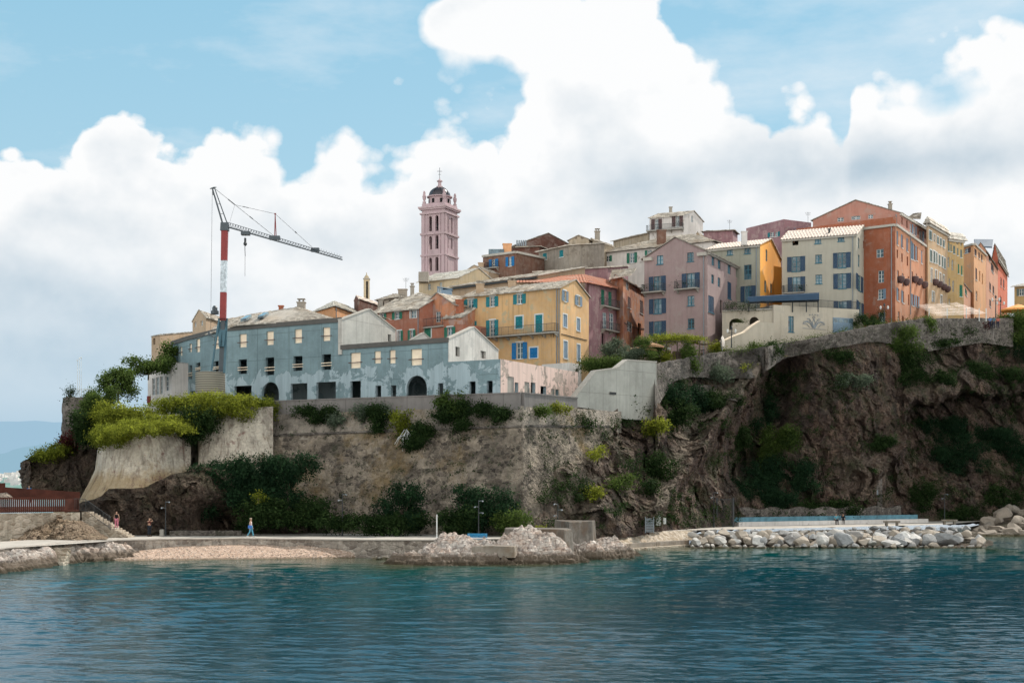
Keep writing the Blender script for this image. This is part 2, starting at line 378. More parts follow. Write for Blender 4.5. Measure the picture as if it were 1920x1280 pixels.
# ------------------------------------------------------------------ roofs
def slab_roof(mb, e0, e1, r1, r0, kind='slate', size=.62, rnd=None):
    "cover the quad eave e0-e1, ridge r0-r1 with overlapping uneven slabs"
    rnd = rnd or random; e0, e1, r0, r1 = map(Vector, (e0, e1, r0, r1))
    nrm = (e1 - e0).cross(r0 - e0)
    if nrm.length < 1e-6: nrm = (e1 - e0).cross(r1 - e0)
    nrm.normalize()
    if nrm.z < 0: nrm = -nrm
    sl = max((r0 - e0).length, (r1 - e1).length); rows = max(2, int(sl / (size * .8)))
    mb.poly([e0, e1, r1, r0], .3)
    for j in range(rows):
        ta, tb = j / rows, min(1, (j + 1.25) / rows)
        a0, a1 = e0.lerp(r0, ta), e1.lerp(r1, ta); b0, b1 = e0.lerp(r0, tb), e1.lerp(r1, tb)
        wd = (a1 - a0).length
        if wd < .2: continue
        u = -rnd.random() * .3
        while u < wd:
            q = size * rnd.uniform(.55, 1.35); s, t_ = max(0, u) / wd, min(wd, u + q * .97) / wd
            if t_ - s > .05 / wd:
                lift = nrm * (.09 + rnd.random() * .09); base = nrm * .02; j0 = rnd.uniform(-.04, .05)
                p = [a0.lerp(a1, s) , a0.lerp(a1, t_), b0.lerp(b1, t_), b0.lerp(b1, s)]
                sh = (e0 - r0).normalized() * (.06 * rnd.random()) if (e0 - r0).length > .01 else Vector()
                mb.hexa([p[0] + sh, p[1] + sh, p[2] + base * 0, p[3] + base * 0, p[0] + sh + lift, p[1] + sh + lift, p[2] + base, p[3] + base], rnd.random())
            u += q
def tile_roof(mb, e0, e1, r1, r0, **k):
    e0, e1, r0, r1 = map(Vector, (e0, e1, r0, r1)); wd = (e1 - e0).length; n = max(3, int(wd / .42)); rows = max(2, int((r0 - e0).length / .9))
    nrm = (e1 - e0).cross(r0 - e0)
    if nrm.length < 1e-6: nrm = (e1 - e0).cross(r1 - e0)
    nrm.normalize(); nrm = nrm if nrm.z > 0 else -nrm
    mb.poly([e0, e1, r1, r0], .4)
    for i in range(n):
        for (a, b, h0, h1) in ((0, .35, .02, .12), (.35, .65, .12, .12), (.65, 1, .12, .02)):
            s, t_ = (i + a) / n, (i + b) / n
            mb.poly([e0.lerp(e1, s) + nrm * h0, e0.lerp(e1, t_) + nrm * h1, r0.lerp(r1, t_) + nrm * h1, r0.lerp(r1, s) + nrm * h0], random.random())

def chimney(root, base, w=.7, d=.7, h=1.4, mat=None, pot=True, name='chimney'):
    x, y, z = base; mb = MB(); mb.box((x - w/2, y - d/2, z - .8), (x + w/2, y + d/2, z + h)); mb.box((x - w/2 - .08, y - d/2 - .08, z + h), (x + w/2 + .08, y + d/2 + .08, z + h + .12))
    c = mb.build(name, mat or M['stonetrim'], root)
    if pot:
        q = MB(); q.box((x - w/3, y - d/3, z + h + .12), (x - w/3 + .14, y + d/3, z + h + .42)); q.box((x + w/3 - .14, y - d/3, z + h + .12), (x + w/3, y + d/3, z + h + .42)); q.box((x - w/2, y - d/2, z + h + .42), (x + w/2, y + d/2, z + h + .5)); q.build('chimney_cap', M['slate_dark'], c)
    return c
def antenna(root, p, h=2.0):
    x, y, z = p; mb = MB(); mb.rod((x, y, z - .5), (x, y, z + h), .03, n=4)
    for k in range(4): mb.rod((x - .45 + .04 * k, y, z + h - .1 - .13 * k), (x + .45 - .04 * k, y, z + h - .1 - .13 * k), .015, n=4)
    return mb.build('antenna', M['iron'], root)

def house(name, label, cat, pts, ze, zb, mat, roof, fw=(), sw=(), shm='sh_green', frm='frame_white', rise=2.0, depth=10, roofmat='slate', over=.4, surround=None, cornice=None, ow=.5, mi_side=None, group=None, extra=None):
    """pts: [(photo column, distance)] of the 2 or 3 corners in view, left to right.
    roof: 'ridge' ridge along the front, 'front' gable on the front, 'flat', 'hip', 'mono'"""
    w0 = Wall(*pts[0], *pts[1]); A = w0.A.copy(); B = w0.B.copy()
    if len(pts) == 3: w1 = Wall(*pts[1], *pts[2]); Cc = w1.B.copy()
    else:
        Cc = B - w0.n * depth; w1 = Wall(0, 1, 1, 1); w1.A = B; w1.B = Cc; w1.d = (Cc - B); w1.L = w1.d.length; w1.d.normalize(); w1.n = Vector((w1.d.y, -w1.d.x, 0))
    D = A + Cc - B
    def mkw(P, Q):
        w = Wall(0, 1, 1, 1); w.A = P.copy(); w.B = Q.copy(); w.d = Q - P; w.L = w.d.length; w.d.normalize(); w.n = Vector((w.d.y, -w.d.x, 0)); return w
    w2 = mkw(Cc, D); w3 = mkw(D, A)
    ctr = (A + Cc) / 2; root = empty(name, (ctr.x, ctr.y, zb), label, cat, group)
    zr = ze + rise
    if roof in ('ridge',): tops = [[(0, ze), (w0.L, ze)], [(0, ze), (w1.L/2, zr), (w1.L, ze)], [(0, ze), (w2.L, ze)], [(0, ze), (w3.L/2, zr), (w3.L, ze)]]
    elif roof == 'front': tops = [[(0, ze), (w0.L/2, zr), (w0.L, ze)], [(0, ze), (w1.L, ze)], [(0, ze), (w2.L/2, zr), (w2.L, ze)], [(0, ze), (w3.L, ze)]]
    elif roof == 'mono': tops = [[(0, ze), (w0.L, ze)], [(0, ze), (w1.L, zr)], [(0, zr), (w2.L, zr)], [(0, zr), (w3.L, ze)]]
    elif roof == 'shed': tops = [[(0, ze), (w0.L, zr)], [(0, zr), (w1.L, zr)], [(0, zr), (w2.L, ze)], [(0, ze), (w3.L, ze)]]
    else: tops = [[(0, ze), (w.L, ze)] for w in (w0, w1, w2, w3)]
    mb = MB(); wins = []
    for w, lst, tp in ((w0, fw, tops[0]), (w1, sw, tops[1])):
        holes = []; arch = []
        for q in lst:
            r = w.rect(*q[:4]); r = (max(r[0], .02), r[1], min(r[2], w.L - .02), r[3])
            if r[2] - r[0] < .1: continue
            holes.append(r); st = q[4] if len(q) > 4 else 'o'
            if st == 'a': arch.append(r)
            wins.append((w, r, st, q[5] if len(q) > 5 else None))
        wallmesh(mb, w, zb, tp, holes, arches=arch)
    wallmesh(mb, w2, zb, tops[2], []); wallmesh(mb, w3, zb, tops[3], [])
    wallo = mb.build('wall', mat, root)
    for w, r, st, sm_ in wins:
        m = M[sm_] if sm_ else M[shm]
        if st in 'olrcpq': window(root, w, r, st, m, M[frm], surround, ow)
        elif st in 'hab':
            g = MB(); u0, z0, u1, z1 = r; dd = -.27 if st != 'b' else -.16
            if st == 'b':
                g.poly([w.p(u0, z0, dd), w.p(u1, z0, dd), w.p(u1, z1, dd), w.p(u0, z1, dd)]); g.build('boarding', M['board'], root)
                b = MB(); z = lerp(z0, z1, .32); w.box(b, u0 - .05, u1 + .05, z - .05, z + .05, .01, .07); b.build('safety_rail', M['steel'], root)
    # roof
    ov = over; z1 = ze + .02; rf = MB(); fn = tile_roof if roofmat.startswith('tile') else slab_roof
    f, s = w0.d, (Cc - B).normalized(); Lf, Ls = w0.L, w1.L
    def q(a, b, z): v = A + f * a + s * b; return Vector((v.x, v.y, z))
    if roof == 'ridge':
        dz = rise * ov / (Ls / 2)
        fn(rf, q(-ov*.5, -ov, z1-dz), q(Lf+ov*.5, -ov, z1-dz), q(Lf+ov*.5, Ls/2, zr+.03), q(-ov*.5, Ls/2, zr+.03)); fn(rf, q(Lf+ov*.5, Ls+ov, z1-dz), q(-ov*.5, Ls+ov, z1-dz), q(-ov*.5, Ls/2, zr+.03), q(Lf+ov*.5, Ls/2, zr+.03))
        for a in (-ov*.5, Lf+ov*.5): rf.poly([q(a, -ov, z1-dz), q(a, Ls/2, zr+.03), q(a, Ls/2, zr+.15), q(a, -ov, z1-dz+.12)], .2); rf.poly([q(a, Ls+ov, z1-dz), q(a, Ls/2, zr+.03), q(a, Ls/2, zr+.15), q(a, Ls+ov, z1-dz+.12)], .2)
    elif roof == 'front':
        dz = rise * ov / (Lf / 2)
        fn(rf, q(-ov, Ls+.2, z1-dz), q(-ov, -ov*.5, z1-dz), q(Lf/2, -ov*.5, zr+.03), q(Lf/2, Ls+.2, zr+.03)); fn(rf, q(Lf+ov, -ov*.5, z1-dz), q(Lf+ov, Ls+.2, z1-dz), q(Lf/2, Ls+.2, zr+.03), q(Lf/2, -ov*.5, zr+.03))
        for a, b in ((-ov, Lf/2), (Lf+ov, Lf/2)): rf.poly([q(a, -ov*.5, z1-dz), q(b, -ov*.5, zr+.03), q(b, -ov*.5, zr+.15), q(a, -ov*.5, z1-dz+.12)], .2)
    elif roof == 'hip':
        k = min(Lf, Ls) / 2; a0, a1 = (k, Lf - k) if Lf > Ls else (Lf/2, Lf/2); b0, b1 = (Ls/2, Ls/2) if Lf >= Ls else (k, Ls - k)
        fn(rf, q(-ov, -ov, z1), q(Lf+ov, -ov, z1), q(a1, b0, zr), q(a0, b0, zr)); fn(rf, q(Lf+ov, -ov, z1), q(Lf+ov, Ls+ov, z1), q(a1, b1, zr), q(a1, b0, zr))
        fn(rf, q(Lf+ov, Ls+ov, z1), q(-ov, Ls+ov, z1), q(a0, b1, zr), q(a1, b1, zr)); fn(rf, q(-ov, Ls+ov, z1), q(-ov, -ov, z1), q(a0, b0, zr), q(a0, b1, zr))
    elif roof == 'mono': fn(rf, q(-ov, -ov, z1 - .1), q(Lf+ov, -ov, z1 - .1), q(Lf+ov, Ls+.1, zr+.03), q(-ov, Ls+.1, zr+.03))
    elif roof == 'shed': fn(rf, q(-ov, Ls, z1-.05), q(-ov, -ov, z1-.05), q(Lf+.1, -ov, zr+.03), q(Lf+.1, Ls, zr+.03))
    else:
        rf.poly([q(0, 0, ze - .25), q(Lf, 0, ze - .25), q(Lf, Ls, ze - .25), q(0, Ls, ze - .25)], .5)
    rf.build('roof', M[roofmat], root)
    if cornice:
        cm = MB(); h, pr = .35, .3
        if roof != 'front': w0.box(cm, -pr*0, Lf, ze - h, ze - .03, .004, pr)
        w1.box(cm, 0, Ls, ze - h, ze - .03, .004, pr) if roof != 'ridge' else None
        cm.build('cornice', M[cornice], root)
    if Lf > 7 and ze - zb > 5 and len(pts) == 3: pipe(root, w0, 960 + F * w0.p(Lf - .5, 0).x / w0.p(Lf - .5, 0).y, HY - (ze - .2 - H) * F / w0.B.y, HY - (zb + .5 - H) * F / w0.B.y)
    return dict(root=root, w0=w0, w1=w1, q=q, Lf=Lf, Ls=Ls, ze=ze, zr=zr)
def railing(root, pts, h=1.0, name='railing', mat=None, gap=.14, bottom=True):
    mb = MB()
    for a, b in zip(pts, pts[1:]):
        a, b = Vector(a), Vector(b); n = max(2, int((b - a).length / gap)); up = Vector((0, 0, h))
        mb.rod(a + up, b + up, .03, n=4)
        if bottom: mb.rod(a + Vector((0,0,.08)), b + Vector((0,0,.08)), .02, n=4)
        for i in range(n + 1):
            p = a.lerp(b, i / n); mb.rod(p, p + up, .014 if i % 8 else .03, n=4)
    return mb.build(name, mat or M['iron'], root)
def balcony(h, side, x0, x1, y, dep=.9, rail=1.0, mat='conc', struts=True, plants=False):
    w = h['w1'] if side else h['w0']; u0, z = w.uz(x0, y); u1, z1 = w.uz(x1, y); z = (z + z1) / 2; root = h['root']
    mb = MB(); w.box(mb, u0, u1, z - .16, z, .004, dep)
    if struts:
        n = max(2, int((u1 - u0) / 1.6))
        for i in range(n): 
            u = lerp(u0 + .2, u1 - .2, i / max(1, n - 1)); mb.hexa([w.p(u-.06, z-.62, .02), w.p(u+.06, z-.62, .02), w.p(u+.06, z-.6, .0), w.p(u-.06, z-.6, .0), w.p(u-.06, z-.17, dep*.85), w.p(u+.06, z-.17, dep*.85), w.p(u+.06, z-.165, .01), w.p(u-.06, z-.165, .01)])
    b = mb.build('balcony', M[mat], root)
    railing(b, [w.p(u0 + .04, z, .05), w.p(u0 + .04, z, dep - .05), w.p(u1 - .04, z, dep - .05), w.p(u1 - .04, z, .05)], rail)
    if plants:
        leafcloud('foliage', [((w.p(lerp(u0, u1, k), z + .5, dep)), (.3, .2, .35)) for k in (.1, .5, .9)], 90, .16, M['leaf_dark'], b)
    return b
def pipe(root, w, x, y0, y1, r=.06):
    u, z0 = w.uz(x, y0); _, z1 = w.uz(x, y1); mb = MB(); mb.rod(w.p(u, z1, .12), w.p(u, z0, .12), r, n=6)
    for k in range(4): z = lerp(z1, z0, (k + .5) / 4); mb.rod(w.p(u, z, 0.0), w.p(u, z, .12), .03, n=4)
    return mb.build('downpipe', M['steel'], root)

# ------------------------------------------------------------------ foliage
def leafcloud(name, blobs, n, size, mat, parent=None, seed=None, clump=.28, flat=0., dens=24, bias=.25, droop=0.):
    "leaf-sized faces gathered in clumps through the outer shell of the given ellipsoids"
    r = np.random.default_rng(seed if seed is not None else RNG.integers(1 << 30))
    cs = np.array([list(b[0]) for b in blobs]); rs = np.array([list(b[1]) for b in blobs])
    wt = (rs[:, 0]*rs[:, 1] + rs[:, 1]*rs[:, 2] + rs[:, 0]*rs[:, 2]); wt = wt / wt.sum()
    nc = max(4, n // dens); bi = r.choice(len(blobs), nc, p=wt)
    d = r.normal(size=(nc, 3)); d[:, 2] += bias; d /= np.linalg.norm(d, axis=1)[:, None]
    rad = 1 - np.abs(r.normal(0, .28, nc)); rad = np.clip(rad, .1, 1) * (1 + .22 * np.sin(d[:, 0]*5 + bi) * np.cos(d[:, 2]*4 + d[:, 1]*5 + bi*2))
    cc = cs[bi] + d * rs[bi] * rad[:, None]
    ct = np.clip(r.normal(.36, .27, nc) + .32 * d[:, 2], 0, 1)  # upper clumps lighter, lower ones darker: light from above put into leaf colour
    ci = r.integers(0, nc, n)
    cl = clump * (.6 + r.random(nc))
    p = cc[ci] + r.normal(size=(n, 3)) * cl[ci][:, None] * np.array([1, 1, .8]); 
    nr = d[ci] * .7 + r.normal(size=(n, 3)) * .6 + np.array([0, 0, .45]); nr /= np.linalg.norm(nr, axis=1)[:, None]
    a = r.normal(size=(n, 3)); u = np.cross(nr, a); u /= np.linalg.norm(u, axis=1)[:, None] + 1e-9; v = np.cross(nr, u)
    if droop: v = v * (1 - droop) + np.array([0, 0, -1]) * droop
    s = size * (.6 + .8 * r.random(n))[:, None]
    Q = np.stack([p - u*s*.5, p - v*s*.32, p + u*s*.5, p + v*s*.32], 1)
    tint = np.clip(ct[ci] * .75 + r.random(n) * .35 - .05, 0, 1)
    return mkquads(name, Q, mat, parent, tint)
def shrub(name, label, cat, c, rad, n, size=.24, mat='leaf_mid', group=None, nb=5, seed=1, spread=.7, trunk=True, clump=.28, parts=True, bias=.25):
    "bush or small tree: crown of leaf clumps and a branching stem"
    rr = random.Random(seed); c = Vector(c); rx, ry, rz = rad; nb = int(nb * 1.6)
    root = empty(name, (c.x, c.y, c.z - rz), label, cat, group)
    bl = []
    for i in range(nb):
        o = Vector((rr.uniform(-1, 1)*rx*spread, rr.uniform(-1, 1)*ry*spread, rr.uniform(-1, 1)*rz*spread)); k = rr.uniform(.26, .52)
        bl.append((c + o, (rx*k, ry*k, rz*k)))
    leafcloud('crown', bl, n, size, M[mat], root, seed, clump, bias=bias)
    if trunk:
        mb = MB(); b = Vector((c.x, c.y, c.z - rz)); mb.rod(b, c, .07 + .03*rz, .05, 6)
        for q, _ in bl: mb.rod(b.lerp(c, .5), q, .05 + .01*rz, .015, 5)
        mb.build('trunk', M['bark'], root)
    return root
# ------------------------------------------------------------------ camera, sun, sky
sc = bpy.context.scene
cam = bpy.data.cameras.new('camera'); co = bpy.data.objects.new('camera', cam); C.objects.link(co); sc.camera = co
co.location = (0, 0, H); co.rotation_euler = (R(90), 0, 0); cam.lens = 50; cam.sensor_width = 36; cam.shift_y = (HY - 640) / 1920; cam.clip_start = .5; cam.clip_end = 60000
SUN = Vector((.50, .52, .70)).normalized()
sl = bpy.data.lights.new('sun', 'SUN'); sl.energy = 5.0; sl.angle = R(.6); sl.color = (1, .93, .82)
so = bpy.data.objects.new('sun', sl); C.objects.link(so); so.rotation_euler = (-SUN).to_track_quat('-Z', 'Y').to_euler()
sc.view_settings.view_transform = 'Standard'; sc.view_settings.look = 'None'; sc.view_settings.exposure = 0
sc.render.engine = 'CYCLES'; sc.cycles.max_bounces = 4; sc.cycles.diffuse_bounces = 2; sc.cycles.glossy_bounces = 2; sc.cycles.transmission_bounces = 2; sc.cycles.use_adaptive_sampling = True; sc.cycles.adaptive_threshold = .03; sc.cycles.caustics_reflective = False; sc.cycles.use_denoising = True

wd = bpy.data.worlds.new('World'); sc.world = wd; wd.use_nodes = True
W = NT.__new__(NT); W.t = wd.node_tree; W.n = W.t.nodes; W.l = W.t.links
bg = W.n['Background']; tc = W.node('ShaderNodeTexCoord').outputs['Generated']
sky = W.node('ShaderNodeTexSky'); sky.sky_type = 'NISHITA'; sky.sun_disc = False
sky.sun_elevation = math.asin(SUN.z); sky.sun_rotation = math.atan2(SUN.x, SUN.y); sky.air_density = 1.1; sky.dust_density = .6; sky.ozone_density = 1.5
xyz = W.sep(tc); dx, dy, dz = xyz[0], xyz[1], xyz[2]
az = W.math('ARCTAN2', dx, dy); el = W.math('ARCSINE', dz)
def AZ(x): return math.atan((x - 960) / F)
def EL(x, y): return math.atan((HY - y) / F * math.cos(AZ(x)))
# height of the cloud tops against azimuth
tops = [(-150,260),(0,262),(60,242),(130,222),(170,172),(230,154),(290,182),(330,192),(400,170),(480,186),(530,214),(572,242),(600,202),(650,197),(700,234),(730,236),(760,214),(800,196),(840,180),(872,172),(905,178),(938,182),(958,140),(975,108),(1005,80),(1015,-40),(1030,-70),(1230,-70),(1262,0),(1300,38),(1350,62),(1400,108),(1450,152),(1500,116),(1550,118),(1585,185),(1600,60),(1640,22),(1700,40),(1760,80),(1800,50),(1860,20),(1990,10)]
fc = W.node('ShaderNodeFloatCurve'); cv = fc.mapping.curves[0]; fc.mapping.use_clip = False
lo, hi = AZ(-150), AZ(1990); EM = .42
cv.points[0].location = (0, EL(-150, tops[0][1]) / EM); cv.points[1].location = (1, EL(1990, 10) / EM)
for x, y in tops[1:-1]: cv.points.new((AZ(x) - lo) / (hi - lo), EL(x, y) / EM)
for p_ in cv.points: p_.handle_type = 'VECTOR'
fc.mapping.update()
W.l.new(W.rng(az, lo, hi), fc.inputs['Value']); T_ = W.math('MULTIPLY', fc.outputs[0], EM)
def wp(dxx=0, dzz=0, k=1): return W.node('ShaderNodeMapping', {'Vector': tc, 'Location': (dxx, 0, dzz), 'Scale': (k, k, k * 1.25)}).outputs[0]
def dens(vec):
    a = W.noise(vec, 6, 9, .60, .0); b = W.node('ShaderNodeTexVoronoi', {'Vector': vec, 'Scale': 20., 'Detail': 2., 'Roughness': .6}, feature='F1').outputs['Distance']
    return W.math('ADD', a, W.math('MULTIPLY', W.math('SUBTRACT', .45, b), .34))
D0 = dens(wp()); n0 = W.noise(wp(), 5, 6, .52, .0); n1 = W.noise(wp(-.012, -.030), 5, 6, .52, .0); D1 = n1
soft = W.noise(wp(3, 1), 4, 5, .5)
def blob(x, y, rx, ry):
    a = W.math('DIVIDE', W.math('SUBTRACT', az, AZ(x)), rx / F); b = W.math('DIVIDE', W.math('SUBTRACT', el, EL(x, y)), ry / F)
    return W.math('EXPONENT', W.math('MULTIPLY', W.math('ADD', W.math('MULTIPLY', a, a), W.math('MULTIPLY', b, b)), -1.))
def blobs(lst):
    acc = None
    for *g, k in lst:
        v = W.math('MULTIPLY', blob(*g), k); acc = v if acc is None else W.math('ADD', acc, v)
    return acc
hole = blobs([(855, 50, 85, 62, -.16), (940, 40, 80, 60, -.14), (1000, 60, 60, 60, -.1), (745, 150, 26, 22, -.045), (1770, 195, 110, 26, .035), (1870, 450, 85, 70, .035), (1440, 70, 60, 14, -.02)])
e = W.math('ADD', W.math('SUBTRACT', T_, el), W.math('ADD', W.math('MULTIPLY', W.math('SUBTRACT', D0, .50), .115), W.math('MULTIPLY', W.math('SUBTRACT', W.noise(tc, 48, 4, .6), .5), .016))); e = W.math('SUBTRACT', e, W.math('MULTIPLY', hole, W.rng(D1, .40, .70, .5, 1.5)))
mask = W.math('DIVIDE', W.math('ADD', e, .003), W.math('ADD', .0075, W.math('ADD', W.rng(soft, .50, .75, 0, .012), blobs([(870, 70, 150, 90, .03), (1780, 190, 90, 40, .03), (1870, 450, 80, 80, .03)])))); mask = W.rng(mask, 0, 1); mask = W.math('SMOOTH_MIN', mask, 1, .2)
veil = W.rng(W.math('MULTIPLY_ADD', W.noise(W.node('ShaderNodeMapping', {'Vector': tc, 'Scale': (3, 3, 9)}).outputs[0], 3, 6, .6), 1, W.math('MULTIPLY', blob(1750, 60, 420, 150), .2)), .5, .85, 0, .6)
aside = W.rng(W.math('ABSOLUTE', az), .42, .6); mask = W.mix(W.math('MAXIMUM', aside, W.rng(el, .36, .42)), mask, W.rng(D0, .40, .52))  # cloud cover added overhead, out of view, to whiten sea flecks and ambient light
relief = W.math('MULTIPLY', W.math('SUBTRACT', n0, n1), 3.6)
grey = blobs([(1720, 315, 360, 50, .60), (130, 560, 330, 70, .50), (60, 690, 500, 80, .30), (480, 430, 160, 60, .40), (60, 400, 120, 60, .2), (740, 330, 60, 50, .2), (1130, 190, 170, 60, .18), (1330, 330, 200, 50, .20), (620, 330, 160, 50, .1), (760, 470, 160, 70, .18), (1850, 560, 150, 60, -.2), (930, 260, 130, 70, -.12), (1000, 60, 200, 60, -.1)])
edge = W.rng(e, 0, .06, .30, 0)
L = W.math('ADD', W.math('ADD', .90, relief), edge); L = W.math('SUBTRACT', L, grey); L = W.math('ADD', L, W.math('MULTIPLY', W.math('SUBTRACT', soft, .5), .30))
L = W.rng(L, .0, 1.)
ccol = W.mix(L, (.50, .61, .70), (1.0, 1.0, 1.0))
nish = W.node('ShaderNodeVectorMath', {0: sky.outputs[0], 'Scale': .085}, operation='SCALE').outputs[0]
blue = W.mix(.75, nish, W.mix(W.rng(el, 0, .35), (.60, .83, .93), (.34, .68, .88)))
sk = W.mix(veil, blue, (.80, .88, .94)); col = W.mix(mask, sk, ccol)
haze = W.math('MULTIPLY', W.rng(el, .03, .17, .95, 0), W.rng(az, -.24, -.14, 1, .30)); col = W.mix(haze, col, (.40, .58, .72))
below = W.math('LESS_THAN', dz, 0.0); col = W.mix(below, col, (.30, .45, .55))
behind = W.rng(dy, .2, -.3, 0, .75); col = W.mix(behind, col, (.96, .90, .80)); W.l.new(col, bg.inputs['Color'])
# sky behind the viewer made brighter and warmer to light the facades, dimmer overhead
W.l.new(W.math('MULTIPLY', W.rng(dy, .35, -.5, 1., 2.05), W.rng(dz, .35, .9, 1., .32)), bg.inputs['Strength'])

# ------------------------------------------------------------------ sea
t = NT('sea_water'); g = t.node('ShaderNodeNewGeometry'); P3 = t.sep(g.outputs['Position'])
cf = t.node('ShaderNodeFloatCurve'); cc_ = cf.mapping.curves[0]
shore = [(-60, 116), (-44, 117), (-36, 121), (-18, 124), (-12, 120), (-9, 112), (2, 111), (9, 131), (13, 139), (24, 146), (48, 147), (52, 180), (80, 182)]
cc_.points[0].location = (0, shore[0][1] / 200); cc_.points[1].location = (1, shore[-1][1] / 200)
for a, b in shore[1:-1]: cc_.points.new((a + 60) / 140, b / 200)
for p_ in cc_.points: p_.handle_type = 'VECTOR'
cf.mapping.update(); t.l.new(t.rng(P3[0], -60, 80), cf.inputs['Value'])
sd = t.math('SUBTRACT', t.math('MULTIPLY', cf.outputs[0], 200.), P3[1])
nb = t.noise(t.pos(scale=(.6, 1.2, 1)), .06, 5, .6); sdn = t.math('ADD', sd, t.math('MULTIPLY', t.math('SUBTRACT', nb, .5), 40.))
c_ = t.mix(t.rng(sdn, 0, 7), (.055, .065, .035), (.004, .060, .050)); c_ = t.mix(t.rng(sdn, 6, 22), c_, (.0, .070, .090)); c_ = t.mix(t.rng(sdn, 20, 55), c_, (.0, .040, .064))
t.color(c_); t.b.inputs['Roughness'].default_value = .05; t.b.inputs['IOR'].default_value = 1.33; t.b.inputs['Specular IOR Level'].default_value = 0.
w2 = t.noise(t.pos(scale=(.7, 1.2, 1), rot=(0, 0, -.2)), 3.2, 3, .6, .3); w3 = t.noise(t.pos(scale=(.8, 1.1, 1)), 9., 2, .5)
t.bump(t.math('ADD', w2, t.math('MULTIPLY', w3, .4)), 1.0, .016); nrm_ = t.b.inputs['Normal'].links[0].from_socket; fz = t.node('ShaderNodeFresnel', {'IOR': 1.33, 'Normal': nrm_}); gl = t.node('ShaderNodeBsdfGlossy', {'Color': (.93, .97, 1, 1), 'Roughness': .015, 'Normal': nrm_}); ms = t.node('ShaderNodeMixShader', {0: t.math('MINIMUM', t.math('MULTIPLY', t.math('POWER', fz.outputs[0], 1.2), .95), 1.), 1: t.b.outputs[0], 2: gl.outputs[0]}); t.l.new(ms.outputs[0], t.out.inputs[0]); M['sea'] = t.m
def sea_mesh():
    r = np.random.default_rng(5); ys = np.concatenate([np.array([4., 12, 20]), HY * 0 + H * F / np.linspace(470, 70, 760), np.array([260., 320, 450, 800, 2000, 6000, 30000])])
    xs = np.linspace(-700, 2620, 900); Y, XP = np.meshgrid(ys, xs, indexing='ij'); X = (XP - 960) / F * np.maximum(Y, 20) * np.where(Y < 20, 3, 1)
    Z = np.zeros_like(X); dY = np.gradient(ys)[:, None]
    gust = .85 + .45 * np.sin(X * .05 + Y * .04 + 1) * np.sin(Y * .11 - X * .02) + .15 * np.sin(X * .17 - Y * .21)
    for k in range(64):
        lam = .26 * (3.6 / .26) ** r.random(); th = r.normal(1.5, .40); a = .0036 * lam * (.8 if lam > 1.6 else 1); kx, ky = 2 * np.pi / lam * np.cos(th), 2 * np.pi / lam * np.sin(th); ph = r.random() * 6.283
        fade = np.clip((lam - 2.0 * dY) / (1.5 * dY), 0, 1); w = np.sin(kx * X + ky * Y + ph) if k % 2 else 1 - 2 * np.abs(np.sin((kx * X + ky * Y + ph) / 2)) ** 1.4; Z += a * fade * (gust if lam < 3 else 1) * w
    Z *= np.clip((250 - Y) / 60, 0, 1) * np.clip((Y - 15) / 10, 0, 1) * .8
    ny, nx = X.shape; V = np.stack([X, Y, Z - .03], -1).reshape(-1, 3).astype(np.float32); a = (np.arange(ny - 1)[:, None] * nx + np.arange(nx - 1)[None]).ravel(); Fq = np.stack([a, a + 1, a + nx + 1, a + nx], 1).astype(np.int32)
    me = bpy.data.meshes.new('sea'); me.vertices.add(len(V)); me.vertices.foreach_set('co', V.ravel()); me.loops.add(Fq.size); me.loops.foreach_set('vertex_index', Fq.ravel()); me.polygons.add(len(Fq)); me.polygons.foreach_set('loop_start', np.arange(0, Fq.size, 4, dtype=np.int32)); me.polygons.foreach_set('use_smooth', np.ones(len(Fq), dtype=bool)); me.materials.append(M['sea']); me.update(calc_edges=True)
    o = bpy.data.objects.new('sea', me); C.objects.link(o); o['kind'] = 'structure'
sea_mesh()

# ------------------------------------------------------------------ surfaces given as functions
def surf(name, nx, ny, fn, mat, parent=None, smooth=True):
    v = [fn(i / nx, j / ny) for j in range(ny + 1) for i in range(nx + 1)]
    f = [(j*(nx+1)+i, j*(nx+1)+i+1, (j+1)*(nx+1)+i+1, (j+1)*(nx+1)+i) for j in range(ny) for i in range(nx)]
    return mk(name, v, f, mat, parent, smooth)
def fb(p, s, o=5, h=.9): return mn.fractal(Vector(p) * s, h, 2.1, o)
def rg(p, s, o=5, h=.85): return mn.ridged_multi_fractal(Vector(p) * s, h, 2.1, o, 1.0, 2.0) - 1.2
def disp(p, amp, k=1., seed=0):
    q = Vector(p) + Vector((seed * 13.7, seed * 5.1, seed * 3.3)); qd = Vector((q.x * 1 + q.z * .75, q.y, q.z * .45 - q.x * .15))
    
    b = 0.0
    for s_, a_, src in ((.26, 1.15, qd), (.7, .5, q), (1.7, .2, qd)):
        w_ = Vector((src.x, src.y, src.z)) * s_ * k + Vector((1, 2, 3)) * .12 * mn.noise(q * s_ * 1.3); c_ = mn.voronoi(w_)[1][0]; h_ = mn.cell_vector(c_ * 17.3); b += a_ * ((h_[0] - .5) * .75 + (w_ - c_).dot(Vector(h_) - Vector((.5, .5, .5))) * 1.3)
    return amp * (.9 * fb(q, .13 * k) + .26 * rg(qd, .16 * k, 6) + .22 * fb(q, .6 * k, 5, .6) + .10 * rg(q, .9 * k, 4) + b)

